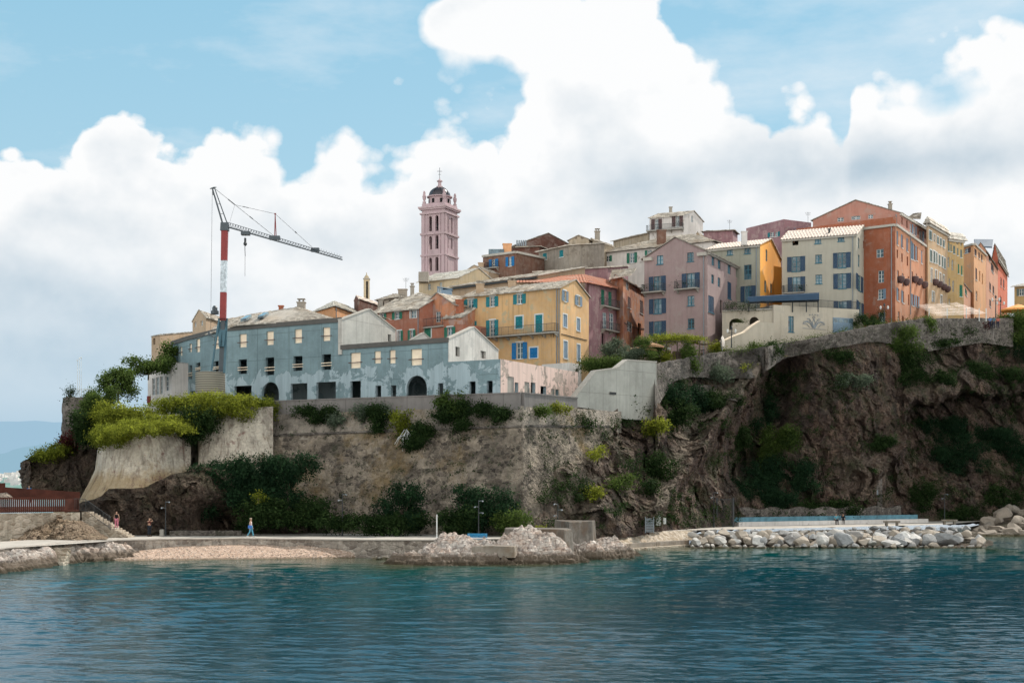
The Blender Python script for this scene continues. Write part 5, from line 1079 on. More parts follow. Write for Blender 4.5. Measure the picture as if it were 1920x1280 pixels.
mb = MB(); u, z = h['w0'].uz(1208.5, 486); h['w0'].box(mb, u, u + 1.3, z - .3, z + .15, .004, .45); u, z = h['w0'].uz(1326, 475); h['w0'].box(mb, u - 1.3, u, z - .3, z + .15, .004, .45); mb.build('cornice_return', M['stonetrim'], h['root'])
HT = h
# house with pink tiles and orange side
h = house('grey_orange_house', 'grey-fronted house with a pale pink tiled roof, white chimney and bright orange side wall', 'house', [e(1326, 468, 40), e(1425, 458.5, 40), (1464, 212)], 40, 22, P['grey_cream_render'], 'ridge', [(1363,466.5,1374,478,'p'),(1395.5,464,1407.7,475.6,'p'),(1395,496.5,1409,524,'q'),(1396.8,536,1409,566,'o','sh_navy')], [(1435.5,468,1438.5,490,'q'),(1433,526,1436.5,548,'q'),(1444,532,1447,549,'q')], frm='frame_blue', rise=1.9, roofmat='tile_pink', cornice='stonetrim', ow=.6)
w = h['w1']; w_ = Wall(0,1,1,1); w_.A = w.A + w.n*.02; w_.B = w.B + w.n*.02; w_.d = w.d; w_.L = w.L; w_.n = w.n; mb = MB(); wallmesh(mb, w_, 22, [(0, 40), (w.L/2, 41.9), (w.L, 40)], [w.rect(1435.5,468,1438.5,490), w.rect(1433,526,1436.5,548), w.rect(1444,532,1447,549)], .03); mb.build('orange_render', P['bright_orange_render'], h['root'])
chimney(h['root'], PX(1395.5, 449, 199), .75, .6, 1.0, P['white_worn_render'], False)
house('orange_wing', 'low bright orange wing between the orange side wall and the cream house', 'building', [(1450, 207), (1470, 209)], ZW(500, 208), 26, P['bright_orange_render'], 'flat', [], [], depth=6)
# cream house
h = house('cream_house', 'tall cream house with pale pink tiles and blue shutters above the emblem building', 'house', [e(1466, 449, 41), e(1606, 438.5, 41), e(1629, 458.5, 41)], 41, 25, P['cream_render'], 'ridge', [
    (1485.5,450,1497,459.7,'h'),(1527.7,447,1539.7,456.8,'p'),(1571,443.5,1583,452.6,'p'),(1485.2,481,1500.6,509,'o'),(1528.7,477.5,1540.8,493,'p'),(1571.2,473.5,1586.2,502,'o'),(1486,519,1501,547,'o'),(1529,515,1541.5,532,'p'),(1571.6,512.5,1586.8,541,'o'),(1572.4,564,1587.8,588,'o')],
    [(1608.6,446,1611.4,466,'q'),(1618.5,452,1621.5,467,'q'),(1609,478,1612,501,'q'),(1619.5,487,1622.5,502,'q'),(1608,516,1614,545,'o'),(1620.5,524,1623.5,539,'q'),(1609,566,1615,594,'o')], shm='sh_navy', frm='frame_blue', rise=1.9, roofmat='tile_pink', cornice='stonetrim', ow=.55)
balcony(h, 0, 1470, 1510, 549, 1.0, 1.0, plants=True); chimney(h['root'], PX(1555, 437, 199), .25, .25, .5, M['iron'], False)
# emblem building and terrace
h = house('emblem_building', 'low beige building with a dark fan-shaped plant emblem and a blue louvred vent', 'building', [(1450.5, 186.5), (1611, 191.5)], ZW(574, 188), 24, P['terrace_beige'], 'flat', [(1478,592.6,1488.6,622.5,'p')], [], depth=6, frm='frame_blue')
w = h['w0']; mb = MB(); u0, z0 = w.uz(1561.4, 623); u1, z1 = w.uz(1599, 597); w.box(mb, u0, u1, z0, z1, .004, .08)
for i in range(10): z = lerp(z0, lerp(z0, z1, .62), i/10); w.box(mb, u0 + .05, u1 - .05, z, z + .1, .08, .14)
vt = mb.build('louvred_vent', M['sh_pale'], h['root']); g = MB(); 
for i in range(4): a = lerp(u0, u1, i/4) + .07; w.box(g, a, lerp(u0, u1, (i+1)/4) - .07, lerp(z0, z1, .68), z1 - .1, .081, .11)
g.build('pane', M['glass'], vt)
em = MB(); uc, zc = w.uz(1525.6, 616); S = w.uz(1546, 616)[0] - uc
def arc(pts, r):
    P_ = [w.p(uc + a*S, zc + b*S, .05) for a, b in pts]; [em.rod(p_, q_, r, n=4) for p_, q_ in zip(P_, P_[1:])]
arc([(-1, 0), (1, -.03)], .035)
for sgn in (-1, 1):
    arc([(sgn*.10, .05), (sgn*.35, .42), (sgn*.62, .52), (sgn*.98, .40)], .07); arc([(sgn*.12, .12), (sgn*.42, .60), (sgn*.95, .52)], .04); arc([(sgn*.05, .05), (sgn*.22, .50), (sgn*.42, .75), (sgn*.60, .74)], .06); arc([(sgn*.38, .08), (sgn*.66, .34), (sgn*1.0, .32)], .04); arc([(0, .05), (sgn*.12, .45), (0, .78)], .05)
    for k in (.12, .36): arc([(sgn*k - .05, 1.1 - k*.14), (sgn*k + .05, 1.1 - k*.14)], .07)
arc([(-.12, .86), (0, .98), (.12, .86), (0, .74), (-.12, .86)], .04)
em.build('emblem', M['steel'], h['root'])
railing(h['root'], [w.p(w.uz(1500, 570)[0], h['ze'], -.2), w.p(w.L - .3, h['ze'], -.2)], 1.0, 'terrace_railing')
can = empty('terrace_canopy', PX(1470, 556, 189), 'dark slate-blue flat canopy over the terrace in front of the cream house', 'canopy'); mb = MB()
mb.hexa([PX(1402, 566, 187.5), PX(1536, 561.5, 186), PX(1536, 566, 194), PX(1402, 569, 195.5), PX(1402, 556.5, 187.5), PX(1536, 549.5, 186), PX(1536, 548, 194), PX(1402, 556, 195.5)]); mb.build('canopy_deck', M['sh_navy'], can); mb = MB()
for x in (1404, 1440, 1486, 1512, 1534): mb = MB(); mb.rod(PX(x, 564, 187.5), PX(x, 585, 187.5), .08, n=6); mb.build('post', M['iron'], can)
tp2 = house('terrace_block', 'beige terrace block with two dark arches between hotel and emblem building', 'terrace', [(1354, 189), (1450, 186.8)], ZW(580, 188), 24.5, P['terrace_beige'], 'flat', [(1367,597,1392,618,'a'),(1405,594,1423,616,'a')], [], depth=7)
balcony(tp2, 0, 1356, 1448, 580, .2, 1.0, struts=False); leafcloud('foliage', [((XW(x, 187), 187.2, ZW(577 - 4*(x < 1400), 187)), (1.0, .5, .5)) for x in (1362, 1376, 1390, 1410, 1428)], 700, .16, M['leaf_dark'], tp2['root'])
# curved ramp wall in front
w = Wall(1352, 180.5, 1450.5, 184.5); root = empty('ramp_wall', w.p(w.L/2, 21), 'beige wall with a curved rising top in front of the terrace arches', 'wall'); mb = MB()
pf = [w.uz(*q) for q in ((1352,640),(1360,638),(1375,631),(1393,624),(1408,612),(1422.5,603),(1425,604),(1450.5,606))]
for a, b in zip(pf, pf[1:]): mb.hexa([w.p(a[0], 23.6, .2), w.p(b[0], 23.6, .2), w.p(b[0], 23.6, -.2), w.p(a[0], 23.6, -.2), w.p(*a, .2), w.p(*b, .2), w.p(*b, -.2), w.p(*a, -.2)])
mb.build('wall', P['terrace_beige'], root); mb = MB()
for a, b in zip(pf[:6], pf[1:6]): mb.hexa([w.p(a[0], a[1]+.004, .3), w.p(b[0], b[1]+.004, .3), w.p(b[0], b[1]+.004, -.3), w.p(a[0], a[1]+.004, -.3), w.p(a[0], a[1]+.15, .3), w.p(b[0], b[1]+.15, .3), w.p(b[0], b[1]+.15, -.3), w.p(a[0], a[1]+.15, -.3)])
mb.build('coping', M['board'], root)
w = Wall(1374, 185.5, 1403, 185.5); mb = MB(); z = ZW(605, 185.5); w.box(mb, 0, w.L, 21, z, -.8, 0); tag(mb.build('planter_wall', P['terrace_beige']), 'square beige planter block with small flowers in front of the left arch', 'planter')
leafcloud('planter_flowers', [(w.p(w.L*k, z + .12, -.4), (.4, .3, .2)) for k in (.15, .4, .65, .9)], 300, .14, M['leaf_mid']); tag(bpy.data.objects['planter_flowers'], 'low flowering plants on top of the square beige planter block', 'flowers')
# ---------------- upper town behind
h = house('white_slate_house', 'long white house with green shutters under a huge grey slate roof, above the peeling house', 'house', [e(1127, 475.5, 44), e(1336, 453, 44)], 44, 30, P['white_worn_render'], 'hip', [(1136.8,479.5,1143.6,490.4,'r'),(1180.7,474,1189.6,493,'o'),(1214,469,1222,479,'l')], [], rise=3.0, depth=15, roofmat='slate', over=.5); chimney(h['root'], PX(1240, 457, 226), 1.4, 1.2, 2.0, P['brown_render'], False)
h = house('hilltop_house', 'small cream house with brown-shuttered doors and balcony, highest of the town', 'house', [e(1218, 409, 53), e(1282, 403.5, 53), e(1318, 415.5, 53)], 53, 40, P['white_worn_render'], 'ridge', [(1228,411,1234.5,430,'o'),(1267,405,1273.7,424.5,'o')], [(1296,405,1300,417,'q')], shm='sh_brown', rise=1.3, roofmat='slate', over=.3, ow=.95); balcony(h, 0, 1215, 1283, 431.5, 1.0, .9); chimney(h['root'], PX(1257.5, 401, 250), .5, .5, 1.1, M['slate_dark'], False)
h = house('small_peach_house', 'peach gable house with one window at the right end of the huge slate roof', 'house', [(1300, 236), (1316, 232), (1340, 240)], ZW(452, 234), 34, P['sand_render'], 'front', [], [(1318,443,1322,453,'q')], rise=1.5, roofmat='slate', over=.2)
h = house('flat_mauve_house', 'low mauve-brown house with a dark rough parapet right of the hilltop house', 'house', [e(1319, 434, 49), e(1374, 431.5, 49)], 49, 36, P['dusty_mauve_render'], 'mono', [], [], rise=.6, depth=8, roofmat='slate_dark'); antenna(h['root'], PX(1368, 430, 240), 1.6)
house('beige_slate_house', 'long low beige house below the skyline left of the hilltop house', 'house', [e(1150, 452, 50.5), e(1216, 437, 50.5)], 50.5, 38, P['old_beige_render'], 'mono', [], [], rise=1.0, depth=7, roofmat='slate')
h = house('beige_blank_house', 'blank weathered beige house with a corner gable and a chimney on the skyline', 'house', [(1104, 229), (1113, 226), (1150, 232)], ZW(451, 226), 30, P['old_beige_render'], 'front', [], [(1112,474,1116,486,'q')], rise=.6, roofmat='slate', over=.15); chimney(h['root'], PX(1120, 444, 231), .8, .8, .8, M['slate_dark'], True)
h = house('old_beige_house', 'weathered beige house with one greenish door on the skyline', 'house', [(1066, 227), (1104, 226)], ZW(449, 226), 30, P['old_beige_render'], 'front', [(1088,467,1093,484,'q')], [], rise=.7, depth=8, roofmat='slate', over=.2)
h = house('grey_blue_window_house', 'grey patched house with two blue windows beneath the dark brown gable', 'house', [e(1010, 472, 42.2), e(1067, 460, 42.2)], 42.2, 30, P['grey_render'], 'mono', [(1017.7,475,1025,487,'c','sh_teal'),(1049,469,1056,482,'c','sh_teal')], [], rise=1.0, depth=7, roofmat='slate')
h = house('dark_brown_house', 'big dark brown windowless house with a low gable on the skyline', 'house', [e(989, 452, 46), e(1066, 458, 46)], 46, 30, P['dark_brown_render'], 'front', [], [], rise=1.5, depth=12, roofmat='slate_dark', over=.2)
h = house('brown_terrace_house', 'brown house with a row of roof vents left of the dark brown gable', 'house', [(965, 221), (1011, 220)], ZW(462, 220), 28, P['dark_brown_render'], 'mono', [(993,486,1002,497,'h')], [], rise=.5, depth=8, roofmat='slate_dark'); mb = MB()
for k in range(5): q = PX(968 + 4*k, 461, 222); mb.box((q.x, q.y, q.z), (q.x + .25, q.y + .3, q.z + .9))
mb.build('roof_vents', M['steel'], h['root'])
h = house('brown_blue_shutter_house', 'brown house with bright blue shutters and a corbelled cornice right of the church tower', 'house', [e(905.5, 478.5, 41.2), e(967, 470.5, 41.2)], 41.2, 27, P['brown_render'], 'flat', [(922.5,486,929,501,'o'),(953.5,481.5,959.5,499,'o')], [], shm='sh_blue', depth=8, cornice='stonetrim', ow=.75); balcony(h, 0, 915, 936, 501.5, .6, .8)
mb = MB(); q0, q1 = PX(916, 478, 216), PX(945, 467, 216); mb.box((q0.x, 216, q0.z), (q1.x, 219, q1.z)); mb.build('roof_lantern', M['glass'], h['root']); chimney(h['root'], PX(951, 470, 217), 1.3, 1.2, .9, P['peach_facade'], False, 'water_tank')
h = house('sand_gable_house', 'plain sandy pink gable house between the church tower and the brown house', 'house', [(862, 214), (917, 211)], ZW(512, 212), 26, P['sand_render'], 'front', [], [], rise=1.2, depth=8, roofmat='slate', over=.1); chimney(h['root'], PX(902, 503, 214), .8, .8, .7, P['sand_render'], False)
h = house('ochre_attic_house', 'ochre house with a bright slate roof directly below the church tower', 'house', [e(785.5, 529, 36), e(862, 519.5, 36)], 36, 24, P['pale_ochre_render'], 'ridge', [(802,532,807.5,543.5,'q'),(824,529,829,537,'q')], [], rise=1.7, depth=8, roofmat='slate_pale'); mb = MB(); q = PX(792, 514, 204); mb.box((q.x - .5, 203, q.z - 1.2), (q.x + .9, 205, q.z + .2)); mb.build('chimney', M['slate_dark'], h['root'])
dm = empty('dormer', PX(824, 545, 193), 'small pale blue dormer hut standing among the slate roofs below the tower', 'dormer'); w = Wall(820, 193, 830, 193); mb = MB(); wallmesh(mb, w, ZW(552, 193), [(0, ZW(538, 193)), (w.L, ZW(538, 193))], [w.rect(822, 540, 827, 548)], .1); mb.hexa([w.p(-.05, ZW(538,193), .1), w.p(w.L + 1.3, ZW(543,193), .1), w.p(w.L + 1.3, ZW(543,193), -2), w.p(-.05, ZW(538,193), -2), w.p(-.05, ZW(536.5,193), .1), w.p(w.L + 1.3, ZW(541.5,193), .1), w.p(w.L + 1.3, ZW(541.5,193), -2), w.p(-.05, ZW(536.5,193), -2)]); w.box(mb, w.L, w.L + 1.2, ZW(552,193), ZW(543,193), -2, -.003); w.box(mb, 0, w.L - .01, ZW(552,193), ZW(539,193), -2, -.4); mb.build('wall', M['sh_pale'], dm); window(dm, w, w.rect(822, 540, 827, 548), 'q', M['sh_pale'], M['frame_white'])
h = house('beige_wall_house', 'wide plain beige house with a dark overhanging slate eave behind the ochre house roof', 'house', [e(848, 538, 34.4), e(1009, 517, 34.4)], 34.4, 22, P['sand_render'], 'mono', [], [], rise=2.3, depth=10, roofmat='slate', over=.5); mb = MB(); h['w0'].box(mb, -.3, h['Lf'], 34.0, 34.2, .3, .55); mb.build('gutter', M['iron'], h['root'])
h = house('mauve_band_house', 'low mauve house under a long slate roof behind the terracotta tiles', 'house', [e(1003, 510, 37.4), e(1139, 501, 37.4)], 37.4, 26, P['dusty_mauve_render'], 'mono', [], [], rise=1.4, depth=9, roofmat='slate', over=.3)
roofthing('slate roof sloping down to the peeling orange house', [(PX(1142,524,193), PX(1184,516,190), PX(1194,503.5,196), PX(1148,506,202))], 'slate')
h = house('small_red_house', 'dull red house with teal shutters behind the cream house roof', 'house', [e(1423, 434, 46), e(1470, 425, 46)], 46, 28, P['dusty_mauve_render'], 'flat', [(1444,435.5,1451,444,'l','sh_teal'),(1453,435,1459,443.5,'r','sh_teal')], [], depth=7); 
h = house('small_red_tower_house', 'higher dull red house with a white window left of the big pink gable', 'house', [e(1469.5, 411, 48), e(1521, 417.5, 48)], 48, 28, P['dusty_mauve_render'], 'flat', [(1479,427,1487,434,'o','sh_pale')], [], depth=9); antenna(h['root'], PX(1515, 412, 219), 1.2)
# ---------------- big orange block at right
zc = 42.8
h = house('orange_block', 'massive rust-orange apartment block with a flat parapet front facing the cream house', 'building', [(1511, 206.5), (1678.5, 198), e(1738, 462, zc)], zc, 26, P['rust_render'], 'flat', [(1643,467,1656.8,483,'q','sh_pale'),(1646.5,507,1657.5,530,'q'),(1646.5,542,1656,561,'r','sh_pale'),(1647,586,1660,612,'q')],
    [(1682,434.5,1684,459.5,'l'),(1690.5,441,1693,465,'l'),(1700.5,448,1703,472,'l'),(1707.5,452,1710.5,486,'c'),(1712,458,1715.5,488,'l'),(1717.5,463,1720.5,489,'l'),(1727,470,1729.3,494,'c'),(1681,468,1683.5,484,'h'),(1689.8,475,1692.3,491,'h'),(1700,481,1702.5,498,'h'),(1682,507,1685,531,'q'),(1691,513,1694,537,'q'),(1702,518,1704,536,'h'),(1709,509,1711.5,531,'q'),(1716.5,513,1719,536,'q'),(1727,518,1729,539,'q'),(1682.5,541,1686,564,'l'),(1691.5,546,1695,568,'l'),(1702.5,552,1704.5,572,'h'),(1710,552,1713,573,'o'),(1718,555,1721,576,'o'),(1683.5,584,1686.5,604,'q'),(1691,592,1694.5,604,'a')], shm='sh_pale', rise=1.4, roofmat='slate_dark', cornice='stonetrim')
w = h['w1']; w_ = Wall(0,1,1,1); w_.A = w.A + w.n*.02; w_.B = w.B + w.n*.02; w_.d = w.d; w_.L = w.L; w_.n = w.n; mb = MB(); sidew = [w.rect(*q) for q in [(1682,434.5,1684,459.5),(1690.5,441,1693,465),(1700.5,448,1703,472),(1707.5,452,1710.5,486),(1712,458,1715.5,488),(1717.5,463,1720.5,489),(1727,470,1729.3,494),(1681,468,1683.5,484),(1689.8,475,1692.3,491),(1700,481,1702.5,498),(1682,507,1685,531),(1691,513,1694,537),(1702,518,1704,536),(1709,509,1711.5,531),(1716.5,513,1719,536),(1727,518,1729,539),(1682.5,541,1686,564),(1691.5,546,1695,568),(1702.5,552,1704.5,572),(1710,552,1713,573),(1718,555,1721,576),(1683.5,584,1686.5,604),(1691,592,1694.5,604)]]; wallmesh(mb, w_, 26, [(0, zc - .36), (w.L, zc - .36)], sidew, .03); mb.build('orange_render', P['orange_facade'], h['root'])
pipe(h['root'], h['w0'], 1672, 428, 600); pipe(h['root'], h['w1'], 1706, 440, 590)
mb = MB(); h['w0'].box(mb, -1.5, h['Lf'], zc + .004, zc + 1.0, -.35, -.05); mb.build('parapet', P['rust_render'], h['root'])
def planters(h, lst):
    for i, (x, y) in enumerate(lst): w = h['w1']; u, z = w.uz(x, y); mb = MB(); mb.lathe(w.p(u, z - .5, .32), [(.1, 0), (.42, .25), (.52, .6), (.5, .95), (.3, 1.05)], 10); mb.build('window_planter', M['sh_brown'], h['root'], smooth=True)
planters(h, [(1685, 525), (1695, 530), (1712, 525), (1720, 529), (1730, 535)])
h = house('pink_gable_house', 'wide pink-red house with a low gable above the parapet of the orange block', 'house', [e(1524, 413, 46.4), e(1687, 399, 46.4), e(1743, 433, 46.4)], 46.4, 38, P['pink_gable_render'], 'front', [(1570,408,1582,415.5,'q'),(1596,405,1613,412,'q'),(1627.5,402.5,1637,410,'q')], [(1690,408,1693,421,'h'),(1699,414,1702,428,'h'),(1706,419,1709.5,437,'r'),(1713,424,1716,441,'r'),(1724,432,1729,451,'r')], shm='sh_pale', rise=2.4, roofmat='slate_dark', over=.25, cornice='stonetrim'); chimney(h['root'], PX(1669, 390, 216), .5, .5, .5, M['slate_dark'], True)
planters
hB = house('tan_tall_house', 'tall tan house with pale surrounds and dark red planters beside the orange block', 'house', [(1737, 215.5), (1740, 215.3), e(1776.5, 440.5, 46.0)], 46.0, 27, P['tan_facade'], 'hip', [], [(1742,433,1747,450,'c'),(1750.5,440,1753.5,453,'q'),(1757,444,1760,458,'c'),(1762.5,447,1765.5,461,'c'),(1768,451,1771,464,'c'),(1743.5,469,1748,491,'c'),(1750,471,1753.5,493,'c'),(1755,474,1757.5,494,'c'),(1760,478,1763,498,'c'),(1765.5,481,1768.5,501,'c'),(1770,484,1773,504,'c'),(1745.5,504,1748.5,530,'q'),(1753.5,507,1757,535,'q'),(1761.5,512,1764.5,537,'q'),(1768,516,1771,540,'q'),(1747.5,547,1752,566,'q'),(1763.5,554,1767,570,'q')], shm='sh_grey', rise=1.2, roofmat='slate', cornice='stonetrim', surround=1); planters(hB, [(1750, 530), (1758, 534), (1766, 539), (1773, 543)]); roofthing('dark slate roof box rising behind the cornice of the pink-red gable house', [(PX(1700,410,224), PX(1726,411,226), PX(1728,399,230), PX(1712,401,230))], 'slate_dark')
hC = house('yellow_tall_house', 'tall mustard-yellow house with a stepped slate roof, third along in the terrace row', 'house', [(1774, 226), (1776.5, 225.8), e(1807, 452, 45.5)], 45.5, 27, P['yellow_facade'], 'hip', [], [(1778,441,1781,449,'q'),(1786,446,1789,455,'q'),(1793.5,450,1796.5,458,'q'),(1800.5,453,1803,461,'q'),(1777.5,455,1780.5,471,'c'),(1782,458,1784.5,472,'c'),(1787,461,1791,476,'c'),(1794.5,465,1797,479,'c'),(1800.5,468,1804,483,'c'),(1777,482,1780,501,'q'),(1784.5,487,1787.5,507,'q'),(1796,495,1798.5,513,'c','sh_green'),(1802,498,1804.5,516,'c','sh_green'),(1779,522,1781.5,545,'q'),(1786,526,1789,547,'q'),(1799,534,1804.5,556,'c','sh_green'),(1779,560,1781.5,572,'q')], shm='sh_grey', rise=1.2, roofmat='slate', cornice='stonetrim')
house('pink_low_house', 'short pale pink house tucked between the yellow and peach tall houses', 'house', [(1805, 232), (1807, 231.5), (1821, 246)], ZW(536, 234), 27, P['salmon_facade'], 'mono', [], [(1809,542,1813,553,'c','sh_green')], rise=.5, roofmat='slate_dark')
hD = house('peach_house', 'bright peach flat-roofed house with brown shutters, fourth along in the terrace row', 'house', [(1806, 248), (1826, 245), e(1848.5, 477.5, 48.2)], 48.2, 27, P['peach_facade'], 'flat', [(1808,466,1816,475,'o')], [(1827,467,1831,480,'c'),(1834.5,473,1837,485,'c'),(1839.5,477.5,1842,489,'c'),(1829,503,1832,525,'c'),(1836,508,1838,527,'h'),(1841,513,1843,533,'h'),(1829.5,546,1832.5,564,'q')], shm='sh_brown', cornice='stonetrim')
hE = house('salmon_house', 'salmon house with a blue-grey solar roof, fifth along in the terrace row', 'house', [(1828, 264), (1849, 262), (1871, 284)], ZW(470, 262), 27, P['salmon_facade'], 'front', [(1850,0,1850,0,'q')][:0], [(1854,478,1857,490,'c'),(1858,495,1863,510,'c'),(1855,530,1858,545,'c'),(1861,536,1864,551,'c'),(1855,562,1858,575,'c')], shm='sh_brown', rise=1.6, roofmat='slate_dark', over=.3)
sp = MB(); sp.hexa([PX(1829, 464, 266), PX(1860, 465, 268), PX(1862, 451, 275), PX(1826, 450.5, 273)] + [q + Vector((0, -.15, .2)) for q in (PX(1829, 464, 266), PX(1860, 465, 268), PX(1862, 451, 275), PX(1826, 450.5, 273))]); sp.build('solar_panel', M['sh_navy'], hE['root'])
hF = house('red_corner_house', 'deep red house with a slanting gable at the right end of the terrace row', 'house', [(1860, 286), (1871, 284), (1889, 304)], ZW(486, 286), 27, P['red_facade'], 'front', [], [(1876,520,1878,537,'c'),(1881,524,1883,541,'c'),(1875,556,1878,568,'q')], shm='sh_brown', rise=3.0, roofmat='slate_dark', over=.35, cornice='stonetrim')
h = house('yellow_far_house', 'yellow house with a pale slate roof at the right edge of the photo', 'house', [(1902, 235), (1965, 232)], ZW(536, 234), 27, P['yellow_facade'], 'mono', [(1911,541,1919,554,'o','sh_grey')], [], rise=1.4, depth=8, roofmat='slate_pale', over=.5)
# ---------------- church tower
TX, TY = 790.5, 252
ct = empty('church_tower', (XW(822, 252), 252, 28), 'tall pink church bell tower with three tiers of arched openings and a dark dome', 'church tower'); CW = [Wall(791, 252.5, 834, 250.5), Wall(834, 250.5, 857.5, 255)]
tz = lambda y: ZW(y, 250.5)
A, B, Cc = CW[0].A, CW[0].B, CW[1].B; D = A + Cc - B; mk_ = lambda P_, Q_: (lambda w: (setattr(w, 'A', P_.copy()), setattr(w, 'B', Q_.copy()), setattr(w, 'd', (Q_ - P_).normalized()), setattr(w, 'L', (Q_ - P_).length), setattr(w, 'n', Vector(((Q_ - P_).normalized().y, -(Q_ - P_).normalized().x, 0))), w)[-1])(Wall(0,1,1,1))
CW += [mk_(Cc, D), mk_(D, A)]; fr = [(.28, .44), (.58, .74)]; tiers = [(433.5, 405, 1), (467, 441, 1), (508, 482, 1)]
op0 = [[(803.8,405,809.8,433.8),(816,403.5,822,433)], [(804,442.8,809.8,467.8),(816,441,822,466.5)], [(804,483,809.8,508.5),(816,481.5,822,508)]]; op1 = [[(838.5,406,842.5,435.5),(845.2,408,849,437)], [(838.5,443.5,842,465),(845.2,446,848.8,467.5)], []]
mb = MB()
for i, w in enumerate(CW):
    hs = []
    if i < 2: hs = [w.rect(*q) for t3 in (op0, op1)[i] for q in t3]
    else: hs = [(w.L*f0, z0, w.L*f1, z1) for (y0, y1, _) in tiers for f0, f1 in fr for z0, z1 in [(tz(y0), tz(y1))]]
    wallmesh(mb, w, 28, [(0, tz(389)), (w.L, tz(389))], hs, .55, arches=hs)
mb.poly([(p_.x, p_.y, tz(390)) for p_ in (A, B, Cc, D)]); mb.build('shaft', P['pink_tower_render'], ct)
cm = MB()
for y, pr, hh in ((478, .22, .3), (438, .25, .35), (399, .3, .3), (390.5, .35, .35), (387.6, .52, .3)):
    for w in CW: w.box(cm, -pr, w.L + pr, tz(y), tz(y) + hh, .004, pr)
    if pr > .5: q = [w.p(-pr, tz(y) + hh - .01, pr) for w in CW]; cm.poly(q)
for i, w in enumerate(CW):
    for u in (.05, w.L - .6): w.box(cm, u, u + .55, 29, tz(399), .004, .14)
    w.box(cm, w.L*.25 - .3, w.L*.25, 29, tz(399), .004, .08); w.box(cm, w.L*.75, w.L*.75 + .3, 29, tz(399), .004, .08)
cm.build('cornices', P['pink_tower_render'], ct)
bl = MB()
for w in CW: w.box(bl, 0, w.L, tz(387.6) + .3, tz(378.5), -.3, 0)
bl.build('parapet', P['pink_tower_render'], ct); ctr = (A + Cc) / 2; dr = MB(); rd = 1.95
dr.lathe((ctr.x, ctr.y, 0), [(rd, tz(386)), (rd, tz(365)), (rd + .35, tz(364)), (rd + .35, tz(362.2)), (rd, tz(362.2))], 16); dro = dr.build('drum', P['pink_tower_render'], ct); dw = MB()
for k in range(8):
    a = k * math.pi / 4 + .2; v_ = Vector((math.cos(a), math.sin(a), 0)); s_ = Vector((-v_.y, v_.x, 0)); c0 = ctr + v_ * (rd * .985); 
    dw.hexa([c0 - s_*.24 + Vector((0,0,tz(376))), c0 + s_*.24 + Vector((0,0,tz(376))), c0 + s_*.24 + v_*.06 + Vector((0,0,tz(376))), c0 - s_*.24 + v_*.06 + Vector((0,0,tz(376))), c0 - s_*.24 + Vector((0,0,tz(368))), c0 + s_*.24 + Vector((0,0,tz(368))), c0 + s_*.24 + v_*.06 + Vector((0,0,tz(368))), c0 - s_*.24 + v_*.06 + Vector((0,0,tz(368)))])
dw.build('drum_windows', M['dark'], dro); M['dome'] = m_plain('dark_lead_dome', (.045, .04, .05), .35, .6, .2); dm_ = MB(); z0 = tz(362); hz = tz(344) - z0
dm_.lathe((ctr.x, ctr.y, z0), [(rd * .97 * math.cos(t_), hz * math.sin(t_)) for t_ in [k * math.pi / 2 / 9 for k in range(9)]] + [(.3, hz)], 24); dmo = dm_.build('dome', M['dome'], ct, smooth=True)
rb = MB()
for k in range(8):
    a = k * math.pi / 4 + .2; pp = [Vector((ctr.x + rd * .985 * math.cos(t_) * math.cos(a), ctr.y + rd * .985 * math.cos(t_) * math.sin(a), z0 + hz * 1.01 * math.sin(t_))) for t_ in [j * math.pi / 2 / 8 for j in range(9)]]; [rb.rod(p_, q_, .07, n=4) for p_, q_ in zip(pp, pp[1:])]
rb.build('ribs', M['dome'], dmo)
ln = MB(); ln.lathe((ctr.x, ctr.y, z0 + hz - .1), [(.6, 0), (.6, .25), (.33, .35), (.3, 1.0), (.55, 1.15), (.4, 1.3), (.12, 1.5), (.05, 1.7)], 12); ln.build('lantern', P['pink_tower_render'], ct)
cr = MB(); zt = z0 + hz + 1.6; cr.rod((ctr.x, ctr.y, zt), (ctr.x, ctr.y, zt + 1.9), .04, n=5); cr.rod((ctr.x - .45, ctr.y, zt + 1.25), (ctr.x + .45, ctr.y, zt + 1.25), .04, n=5); cr.rod((ctr.x - .25, ctr.y, zt + .7), (ctr.x + .25, ctr.y, zt + .7), .03, n=5); cr.build('cross', M['iron'], ct)
for p_ in (A, B, Cc, D):
    q = p_ + (ctr - p_).normalized() * .45; fn_ = MB(); fn_.lathe((q.x, q.y, tz(379)), [(.32, 0), (.32, .5), (.14, .6), (.3, 1.0), (.36, 1.4), (.2, 1.9), (.24, 2.05), (.1, 2.4)], 10); fn_.build('finial', P['pink_tower_render'], ct)
bells = MB()
for (x, y) in ((819, 428), (819, 458)): q = PX(x, y, 252.6); bells.lathe(q, [(.5, 0), (.42, .2), (.3, .7), (.15, .85)], 12)
bells.build('bell', M['iron'], ct)
# ------------------------------------------------------------------ tower crane
CY = 151.0
cr = empty('tower_crane', PX(418, 740, CY), 'self-erecting tower crane with a red and white mast and long lattice jib', 'crane'); q = lambda x, y, d=0: PX(x, y, CY + d)
M['crane_red'] = m_plain('crane_red_paint', (.23, .028, .028), .5, .4); M['crane_white'] = m_plain('scuffed_white_mast', (.50, .56, .62), .6, var=.45, sc=3); M['crane_blue'] = m_plain('blue_grey_crane_steel', (.05, .12, .16), .5, .4); M['crane_grey'] = m_plain('dark_crane_steel', (.06, .075, .09), .5, .4)
def boxrod(mb, a, b, w1, w2):
    a, b = Vector(a), Vector(b); mb.hexa([a + Vector((sx*w1, sy*w1, 0)) for sx, sy in ((-1,-1),(1,-1),(1,1),(-1,1))] + [b + Vector((sx*w2, sy*w2, 0)) for sx, sy in ((-1,-1),(1,-1),(1,1),(-1,1))])
